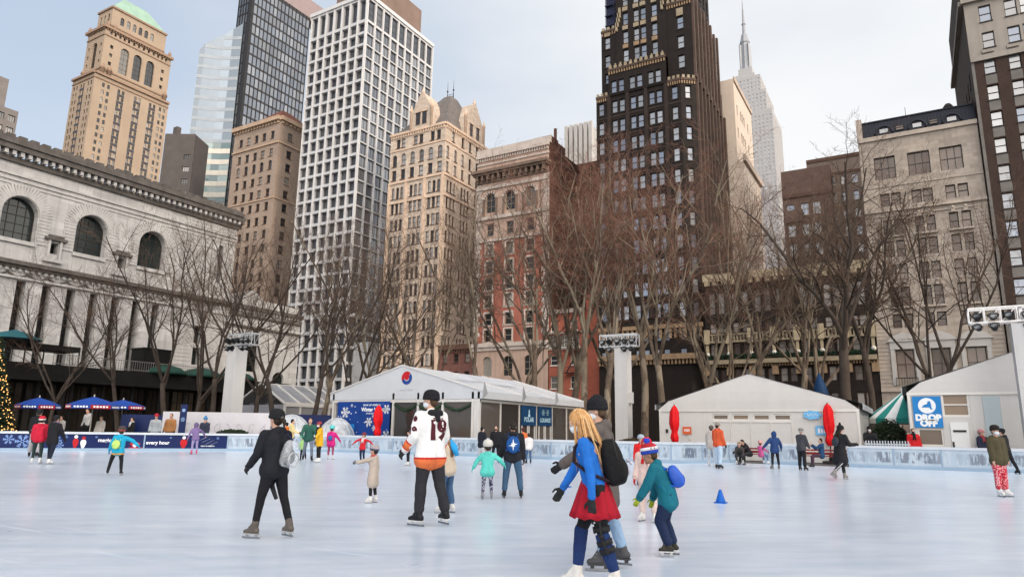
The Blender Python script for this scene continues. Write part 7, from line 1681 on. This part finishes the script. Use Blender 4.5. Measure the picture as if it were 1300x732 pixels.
# --- man with the number
hockey = cloth('jersey_white', (.66, .66, .66), wr=.45)
mq = person('man in white hockey jersey with number 19, black cap and dark trousers', (543, 667), 48, dict(coatmat=hockey, coatname='jersey', puff=.032, hem=.13, flare=.02, hood=0, bulk=1.16, pants=(.022, .022, .026), pfit=.024, boot=BLK, boot2=(.5, .5, .5), hat=('beanie', BLK), haircol=(.07, .04, .025), hair='short', mask=1, armL=(10, 10, 30), armR=(-4, 10, 34), legL=(6, 3, 6), legR=(-7, 6, 10), lean=2, hpitch=4, hyaw=28, glove=(.02, .02, .02)), head_y=496)
M_num = pm('number_maroon', (.07, .012, .02), .7); M_red = fab((.45, .025, .02)); M_org = fab((.62, .15, .05))
project_on(mq, text_mesh('19', .40, .022), torso_mat(mq, 180, .245), .006, 'number', M_num); project_on(mq, text_mesh('STARS', .075, .003), torso_mat(mq, 180, .40), .006, 'lettering', M_num)
a_, b_ = mq.J['shL'], mq.J['elL']; n_v = (-mq.rt * .75 - mq.fw * .1).normalized(); xx = (mq.up).cross(n_v).normalized(); m4 = Matrix((xx, n_v.cross(xx), n_v)).transposed().to_4x4(); m4.translation = mq.S(a_.lerp(b_, .72)) + n_v * .3
project_on(mq, text_mesh('19', .15, .009), m4, .005, 'number', M_num); m5 = m4.copy(); m5.translation = mq.S(a_.lerp(b_, .12)) + n_v * .3
cm = MB(); disc(cm, Matrix.Identity(4), .045, 0, n=12); project_on(mq, cm.mesh('crest', M_num), m5, .005, 'crest', M_num, sub=False)
def hoop(q, z0, z1, mat_, name, out=.006):
    """cloth band following the garment between two heights (person's own frame)"""
    me = q.jmesh; bm = bmesh.new(); bm.from_mesh(me); bm.verts.ensure_lookup_table(); S0 = q.S(q.P).z
    dele = [f for f in bm.faces if not (z0 * q.s < f.calc_center_median().z - S0 < z1 * q.s) or abs(f.calc_center_median().x) > .27 * q.s]
    bmesh.ops.delete(bm, geom=dele, context='FACES'); bm.normal_update()
    for v in bm.verts: v.co += v.normal * out
    m2 = bpy.data.meshes.new(name); bm.to_mesh(m2); bm.free(); m2.materials.clear(); m2.materials.append(mat_); return link(name, m2, q.root)
hoop(mq, -.40, -.135, M_org, 'hem_band'); hoop(mq, -.135, -.105, M_red, 'hem_band')
cu = MB()
for n_ in 'LR':
    e_, w_ = mq.J['el' + n_], mq.J['wr' + n_]
    for t0, t1, mi in ((.45, .8, 0), (.38, .45, 1), (.8, .97, 1)): cu.tube([mq.S(e_.lerp(w_, t0)), mq.S(e_.lerp(w_, t1))], [(.079 - .022 * t0) * mq.s, (.079 - .022 * t1) * mq.s], 16, mi)
cu.build('cuff_band', [M_org, M_red], mq.root)
hd = MB(); hd.cap(mq.S(mq.neck - mq.fw * .09 - mq.rt * .08 - mq.up * .01), mq.S(mq.neck - mq.fw * .09 + mq.rt * .08 - mq.up * .01), .062); hd.cap(mq.S(mq.neck - mq.fw * .13 - mq.up * .09), mq.S(mq.neck - mq.fw * .1), .055, .06); hd.cap(mq.S(mq.neck + mq.fw * .04 - mq.rt * .05), mq.S(mq.neck + mq.fw * .04 + mq.rt * .05), .055); remesh(hd, .013, fab(BLK), 'hood', mq.root, 3)
gq = person('girl in cream jacket and blue scarf half hidden behind the jersey man', (567, 651), 70, dict(child=.3, coat=BEIGE, puff=.03, hem=.10, pants=JEAN, pfit=.022, boot=(.62, .62, .60), hat=('beanie', BLK), hair='long', hairlen=.36, haircol=(.22, .12, .06), scarf=(.03, .30, .62), glove=BLK, lean=12, legL=(14, 4, 24), legR=(2, 4, 12), armL=(60, 10, 10)), head_y=541)
tl = MB(); tl.tube([gq.S(gq.neck - gq.fw * .10 + gq.rt * .02), gq.S(gq.neck - gq.fw * .2 - gq.up * .15), gq.S(gq.neck - gq.fw * .24 - gq.up * .34)], [.06, .065, .04], 8); tl.build('scarf_tail', fab((.03, .30, .62)), gq.root)
person('thin dark skater mostly hidden at the left side of the jersey man', (518, 591), 90, dict(coat=BLK, pants=BLK, boot=(.5, .5, .5), hat=('beanie', BLK)), head_y=545)
# --- woman in black on the left
bq = person('woman all in black with knitted cap skating away, arms held forward', (341, 683), 62, dict(coat=(.012, .013, .018), puff=.022, hem=.05, pants=(.010, .010, .013), pfit=.006, boot=(.10, .085, .075), boot2=(.3, .3, .3), hat=('beanie', (.013, .013, .015)), hair='pony', haircol=(.03, .02, .014), glove=(.02, .017, .02), armL=(14, 8, 30), armR=(-4, 10, 44), inR=10, inL=10, bulk=1.2, legL=(12, 4, 4), legR=(-12, 6, 8), lean=3), head_y=520)
m = MB(); [m.ball(bq.Hm @ Vector((.02 * math.cos(t), -.125 + .0, .02 + .02 * math.sin(t))), .012, n=7) for t in (0, 1.2, 2.4, 3.6, 4.8)]; m.build('hair_tie', fab((.6, .6, .6)), bq.root)
m = MB(); m.tube([bq.S(bq.P + bq.fw * .02 + bq.rt * .05 - bq.up * .05), bq.S(bq.P + bq.fw * .06 + bq.rt * .02 - bq.up * .28), bq.S(bq.P + bq.rt * .0 - bq.fw * .06 - bq.up * .46)], [.03, .035, .025], 8); m.build('scarf', fab((.02, .02, .024)), bq.root)
T, L, ctr, u_, r_ = bag(bq, 'see-through plastic tote slung on the back of the woman in black', 'clear_bag', 'bag', (.30, .16, .40), WHT, (.08, -.22, .16), tilt=14, mat_=clear('clear_vinyl', (.70, .73, .77), .15, .12, .14, (9, 9, 6)), straps=False)
rg = MB(); rg.tube([L(ctr + r_ * (.02 + .10 * math.cos(t)) - bq.fw * .075 + u_ * (-.08 + .10 * math.sin(t))) for t in [6.283 * j / 20 for j in range(21)]], .009, 6); rg.build('ring_handle', pm('ring_grey', (.4, .42, .45), .3), T)
st = MB(); st.tube([L(ctr + u_ * .2), L(bq.neck + bq.rt * .1 - bq.fw * .05), L(bq.neck - bq.rt * .02 + bq.fw * .15 - bq.up * .12), L(bq.P - bq.rt * .12 + bq.fw * .14 + bq.up * .12)], .008, 5); st.build('strap', fab((.02, .025, .08)), T)
inn = MB(); inn.ball(L(ctr + r_ * .02 - u_ * .03), .075, .04, .10); inn.ball(L(ctr - r_ * .05 + u_ * .07), .06, .03, .07); inn.build('contents', pm('bag_contents', (.12, .13, .15), .7, .5, 9), T)
# --- middle distance skaters
fq = person('man in black hoodie and jeans skating away with a blue drawstring bag', (650, 632), 2, dict(coat=(.014, .015, .02), puff=.03, hem=.07, bulk=1.08, pants=(.04, .085, .15), pfit=.024, boot=BLK, hair='short', haircol=(.02, .015, .012), legL=(2, 8, 4), legR=(0, 10, 6), armL=(8, 12, 12), armR=(-2, 10, 8), hat=None), head_y=534)
T, L, ctr, u_, r_ = bag(fq, 'blue drawstring bag with white star burst on the man in the black hoodie', 'drawstring_bag', 'bag', (.34, .13, .42), (.012, .07, .25), (0, -.19, .24), ellip=True, vox=.02)
st_ = MB()
for a, r1 in ((90, .15), (270, .15), (15, .12), (195, .12), (50, .07), (140, .07), (230, .07), (320, .07)):
    d = r_ * math.cos(R(a)) + u_ * math.sin(R(a)); e = r_ * -math.sin(R(a)) + u_ * math.cos(R(a)); c = ctr - fq.fw * .078; st_.poly([L(c + d * r1 + fq.fw * .02), L(c + e * .02), L(c - d * .01), L(c - e * .02)])
st_.build('star_print', M_whitepaint, T)
person('small child in mint jacket and white helmet beside the man in black hoodie', (618, 633), 5, dict(child=1, coat=(.09, .48, .42), puff=.035, hem=.10, flare=.03, pants=(.03, .03, .06), pants2=(.35, .35, .42), pfit=.008, boot=(.22, .22, .24), hat=('helmet', (.50, .49, .46)), glove=(.08, .45, .40), armL=(0, 40, 5), armR=(10, 55, 20), legL=(2, 4, 4), legR=(4, 5, 8)), head_y=559)
kq = person('child in long beige coat with knitted hat and outstretched grey glove', (472, 638), 78, dict(child=.7, coat=(.40, .34, .29), puff=.03, hem=.34, flare=.035, coatname='coat', pants=BLK, pfit=.008, boot=(.62, .60, .58), hat=('beanie', (.34, .30, .31), (.06, .06, .10)), scarf=(.42, .05, .06), glove=(.10, .10, .12), armL=(74, 10, 4), armR=(-6, 14, 10), legL=(3, 3, 4), legR=(-2, 3, 6)), head_y=565)
person('child in red sweater with white yoke and red helmet, arms stretched wide', (459, 588), 165, dict(child=.5, coat=(.50, .02, .03), puff=.02, hem=.06, scarf=(.60, .58, .58), pants=NAVY, boot=BLK, hat=('helmet', (.16, .025, .04)), glove=(.42, .02, .03), armL=(5, 72, 4), armR=(5, 72, 4), legL=(6, 4, 14), legR=(-4, 4, 14), side=-6), head_y=549)
pq = person('child in pink coat and turquoise helmet with small blue backpack', (419, 583), -8, dict(child=.6, coat=(.52, .02, .18), puff=.03, hem=.16, flare=.03, pants=(.30, .06, .12), pfit=.008, boot=(.6, .6, .6), hat=('helmet', (.10, .48, .48)), glove=(.5, .05, .2), armR=(20, 30, 20)), head_y=540)
bag(pq, 'small blue backpack on the child in pink', 'backpack', 'backpack', (.26, .14, .28), (.03, .12, .32), (0, -.19, .2), ellip=True, vox=.02)
person('adult in yellow jacket and black vest reaching towards the child in pink', (404, 587), 120, dict(coat=(.66, .36, .02), puff=.03, hem=.20, scarf=BLK, pants=BLK, boot=(.6, .6, .6), hat=('cap', (.30, .05, .07)), mask=1, glove=(.05, .05, .05), armL=(30, 40, 20), armR=(0, 10, 10), lean=6), head_y=535)
person('adult in dark green jacket and jeans bending beside the skater in yellow', (390, 585), 200, dict(coat=(.025, .09, .07), puff=.03, hem=.08, pants=(.14, .17, .22), boot=BLK, hair='short', haircol=(.12, .08, .05), lean=12, glove=(.25, .5, .25), armL=(30, 10, 20), armR=(20, 20, 30), legL=(14, 6, 20), legR=(-12, 6, 12)), head_y=530)
person('small child in lime green vest clinging beside the adult in the dark green jacket', (384, 584), 30, dict(child=1, coat=(.30, .50, .18), puff=.02, pants=BLK, boot=BLK, lean=18, hat=('beanie', (.05, .2, .15)), legL=(12, 4, 16), legR=(-18, 4, 14)), head_y=552)
person('skater in yellow and white jacket with black hair near the clear dome', (368, 577.5), -70, dict(coat=(.62, .50, .24), puff=.03, hem=.06, pants=(.2, .22, .28), boot=BLK, haircol=(.01, .01, .01), hair='short', armR=(20, 8, 50), glove=BLK), head_y=531)
person('skater in orange jacket and dark hair partly behind the yellow and white jacket', (361, 577), 60, dict(coat=(.70, .16, .02), puff=.03, hem=.06, pants=(.15, .15, .2), boot=BLK, haircol=(.01, .01, .01), hair='short', child=.2), head_y=535)
person('child in purple hoodie and pink skates gliding with arms out', (246, 576.5), 40, dict(child=.5, coat=(.17, .12, .26), puff=.025, hem=.08, pants=(.28, .24, .42), pfit=.01, boot=(.55, .08, .16), hat=('hood', (.12, .085, .18)), glove=(.4, .15, .2), armR=(20, 55, 5), armL=(-10, 30, 5), lean=8), head_y=536)
cq = person('child in bright blue jacket with lime backpack, arms stretched out', (146, 603), 15, dict(child=.55, coat=(.015, .30, .48), puff=.03, hem=.10, pants=BLK, pfit=.012, boot=BLK, boot2=(.4, .4, .4), hat=('beanie', (.06, .05, .05), (.30, .06, .05)), glove=(.02, .25, .40), armR=(10, 66, 4), armL=(-8, 20, 20), legL=(4, 16, 8), legR=(0, 9, 4), side=4), head_y=541)
hoop(cq, -.19, -.14, fab((.62, .30, .03)), 'hem_band', .01)
bag(cq, 'lime green backpack on the child in the bright blue jacket', 'backpack', 'backpack', (.30, .18, .36), (.42, .62, .16), (-.06, -.22, .18), ellip=True, vox=.02)
# trio at the far left
person('tall skater in black jacket and grey sweatpants at the left of the trio', (42, 580), 15, dict(coat=BLK, puff=.03, hem=.06, pants=(.30, .29, .31), pfit=.03, boot=BLK, hat=('beanie', BLK), legL=(10, 8, 6), legR=(-8, 6, 8)), head_y=519)
person('skater in red jacket with white collar in the middle of the trio', (45, 588.5), 20, dict(child=.2, coat=(.46, .015, .04), puff=.035, hem=.06, scarf=(.6, .56, .54), pants=(.02, .035, .035), pfit=.01, boot=(.62, .62, .62), hat=('beanie', (.46, .02, .04), (.6, .58, .58)), legL=(4, 4, 6), legR=(-3, 5, 6)), head_y=528)
person('skater all in black with purple scarf at the right of the trio', (62, 589), -12, dict(coat=(.012, .012, .015), puff=.035, hem=.20, pants=(.012, .016, .03), pfit=.02, boot=(.62, .62, .62), hat=('beanie', BLK), scarf=(.14, .11, .22), armR=(16, 16, 10), legL=(12, 6, 6), legR=(-8, 6, 10), lean=4), head_y=527)
# right half, by the benches
oq = person('man in orange jacket, light jeans, grey cap and red scarf by the bench gap', (913, 595), -60, dict(coat=(.52, .085, .03), puff=.035, hem=.06, scarf=(.36, .03, .04), pants=(.36, .46, .58), pfit=.03, boot=(.03, .03, .035), hat=('cap', (.25, .22, .20)), hair='short', armR=(4, 8, 20), armL=(4, 8, 20), legL=(4, 4, 6), legR=(-5, 5, 6)), head_y=536)
person('person in pale jacket and black gloves behind the man in the orange jacket', (904, 592), -40, dict(coat=(.40, .36, .33), puff=.03, hem=.12, pants=(.40, .45, .5), boot=(.5, .5, .5), hat=('beanie', (.1, .08, .07)), glove=BLK, lean=8), head_y=540)
person('child in navy hooded coat and black trousers holding hands by the barrier', (985, 595), 8, dict(child=.35, coat=(.018, .045, .14), puff=.04, hem=.10, pants=BLK, boot=(.16, .15, .14), hat=('hood', (.018, .045, .14)), armL=(10, 42, 20), armR=(0, 30, 30), glove=(.02, .04, .1), legL=(2, 6, 2), legR=(2, 8, 2)), head_y=547)
person('older man in dark grey jacket, black trousers and flat cap facing right', (1019, 597), -65, dict(coat=(.045, .045, .055), puff=.03, hem=.08, hood=0, pants=BLK, pfit=.028, boot=(.02, .02, .02), hat=('cap', (.20, .18, .17)), haircol=(.3, .3, .3), armL=(12, 8, 8), armR=(16, 8, 8), barehands=1, lean=5), head_y=543)
sq_ = person('woman in long black coat and striped leggings striding right with a bobble hat', (1069, 609), -70, dict(coat=(.014, .014, .017), puff=.03, hem=.34, flare=.045, coatname='coat', pants=(.02, .02, .024), pfit=.01, boot=(.22, .21, .20), hat=('pom', BLK), hair='long', haircol=(.02, .015, .01), armR=(20, 10, 70), armL=(20, 10, 70), glove=BLK, legL=(26, 3, 16), legR=(-16, 4, 34), footR=38, lean=9, hattop=.09), head_y=537)
st = MB(); st.tube([sq_.S(sq_.J['hipR'] + Vector((.10, 0, -.25))), sq_.S(sq_.J['kneeR'] + Vector((.074, 0, 0))), sq_.S(sq_.J['ankR'] + Vector((.062, 0, .06)))], .011, 5); st.build('stripe', fab((.6, .6, .6)), sq_.root)
bag(sq_, 'grey black backpack on the striding woman in the long coat', 'backpack', 'backpack', (.28, .16, .36), (.03, .035, .045), (0, -.20, .24), ellip=True, vox=.02)
SIT = dict(legL=(84, 8, 80), legR=(80, 10, 78), skates=1)
def seated(label, x, D, face, o, seat=.47, Hh=1.7): d = dict(SIT); d.update(o); return person(label, (x, 575), face, d, D=D, H=Hh, sit=seat * 1.75 / Hh + .10)
seated('person in black jacket bending over a bench to help with skates', 951, ony(953, 575, 38.3).length * .88, 110, dict(coat=(.015, .015, .018), pants=(.02, .02, .022), hair='short', haircol=(.015, .012, .01), lean=38, armL=(50, 8, 10), armR=(46, 8, 12), hpitch=20, boot=(.1, .1, .1)))
seated('long haired child bent forward beside the black jacket on the bench', 939, ony(953, 575, 38.3).length * .875, 160, dict(child=.5, coat=(.05, .045, .045), pants=(.03, .03, .035), hair='long', hairlen=.3, haircol=(.20, .12, .07), lean=34, hpitch=26, boot=(.5, .5, .5)), .45, 1.35)
seated('child in pink jacket and blue trousers sitting on the bench with pink hat', 966, ony(966, 575, 38.3).length * .88, -60, dict(child=.7, coat=(.48, .09, .24), pants=(.10, .16, .26), hat=('beanie', (.52, .28, .26)), boot=(.6, .6, .6), armR=(50, 6, 10), armL=(40, 20, 10)), .44, 1.3)
seated('person in blue jacket sitting on the right bench holding a small snack', 1043, ony(1045, 575, 38.4).length * .86, 75, dict(coat=(.015, .05, .12), pants=(.06, .03, .05), hair='short', haircol=(.03, .02, .015), armL=(60, 8, 70), armR=(50, 8, 76), barehands=1, boot=(.03, .03, .03)), .47, 1.7)
# behind the barrier
ST = dict(skates=0)
def stander(label, x, D, face, y, o): d = dict(ST); d.update(o); return person(label, (x, 560), face, d, D=D, head_y=y)
stander('bystander in black jacket with pale mask and cap at the end of the long barrier', 1105, 35.5, 160, 541, dict(coat=BLK, puff=.04, hat=('beanie', BLK), hair='long', haircol=(.02, .015, .01), mask=1, armR=(30, 10, 60), armL=(30, 10, 60)))
stander('steward in red jacket and black vest under the drop off banner', 1160, 35, 170, 543, dict(coat=(.48, .015, .02), puff=.04, scarf=BLK, haircol=(.02, .015, .01), mask=fab(BLK)))
stander('bystander with red cap and grey jacket by the navy hoarding', 195, 42.5, 200, 525, dict(coat=(.30, .33, .36), hat=('beanie', (.40, .02, .04)), pants=JEAN))
stander('bystander in brown coat by the navy hoarding beside the blue banner post', 214, 43.0, 185, 524, dict(coat=(.32, .15, .06), haircol=(.10, .06, .03), hair='short', pants=JEAN))
stander('bystander in dark coat and blue hat before the white hoarding', 258, 42.5, 180, 529, dict(coat=(.03, .035, .06), hat=('pom', (.03, .18, .40)), pants=BLK))
stander('waiter in white shirt and black apron under the blue parasols', 107, 46, 150, 517, dict(coat=(.42, .42, .42), puff=.01, hem=0, pants=BLK, hair='short', haircol=(.03, .02, .015)))
stander('guest in white sweater standing by the parasol pole', 125, 43, 170, 527, dict(coat=(.50, .48, .44), hair='short', haircol=(.12, .08, .05), pants=(.3, .28, .26)))
stander('guest in dark coat with white scarf under the right blue parasol', 165, 43.5, 150, 529, dict(coat=BLK, scarf=(.5, .5, .5), hair='long', haircol=(.03, .02, .015)))
stander('guest in grey hooded jacket at the cafe edge behind the trio', 74, 44, 175, 527, dict(coat=(.35, .34, .33), hair='short'))
stander('bystander in orange jacket and jeans near the LOUNGE door', 664, 36.8, 20, 543, dict(coat=(.55, .14, .04), puff=.03, hat=('beanie', (.08, .02, .02)), pants=JEAN, skates=1))
person('skater in black jacket and light grey trousers left of the small mint child', (611, 589), -50, dict(coat=(.012, .014, .022), puff=.045, hem=.10, pants=(.42, .42, .44), pfit=.03, boot=(.6, .6, .6), hair='short', haircol=(.01, .01, .01), mask=1), head_y=541)
person('skater in black coat with dark scarf and pale hat behind the mint child', (629, 588), 170, dict(coat=BLK, puff=.04, hem=.12, pants=BLK, hair='long', haircol=(.12, .07, .04), mask=fab(BLK)), head_y=540)
person('skater in white jacket beside the orange jacket near the marquee door', (671, 588), 20, dict(child=.3, coat=(.60, .58, .58), puff=.03, hem=.08, pants=JEAN, boot=BLK, hair='short'), head_y=549)
# right edge
person('person in olive jacket and bright red patterned trousers with white skates and mask', (1273, 630), 195, dict(child=.1, coat=(.065, .055, .03), puff=.04, hem=.10, flare=.02, pants=(.42, .01, .03), pants2=(.6, .3, .32), pfit=.03, boot=(.66, .66, .66), hat=('beanie', (.02, .015, .014)), mask=1, haircol=(.02, .015, .01), legL=(2, 2, 3), legR=(3, 2, 3), armL=(2, 6, 8), armR=(2, 6, 8), hyaw=-20, barehands=1), head_y=540)
person('skater all in black close behind the olive jacket', (1281, 603), 30, dict(coat=BLK, puff=.03, pants=BLK, boot=BLK, hat=('beanie', BLK), legR=(-16, 8, 6), legL=(8, 4, 4), lean=5), head_y=544)
person('child in navy jacket and pink hat to the left of the olive jacket', (1251, 595), 190, dict(child=.5, coat=(.02, .025, .05), puff=.04, pants=NAVY, boot=BLK, hat=('beanie', (.50, .22, .24)), scarf=(.3, .05, .06)), head_y=545)

bpy.data.scenes.remove(TMPS)
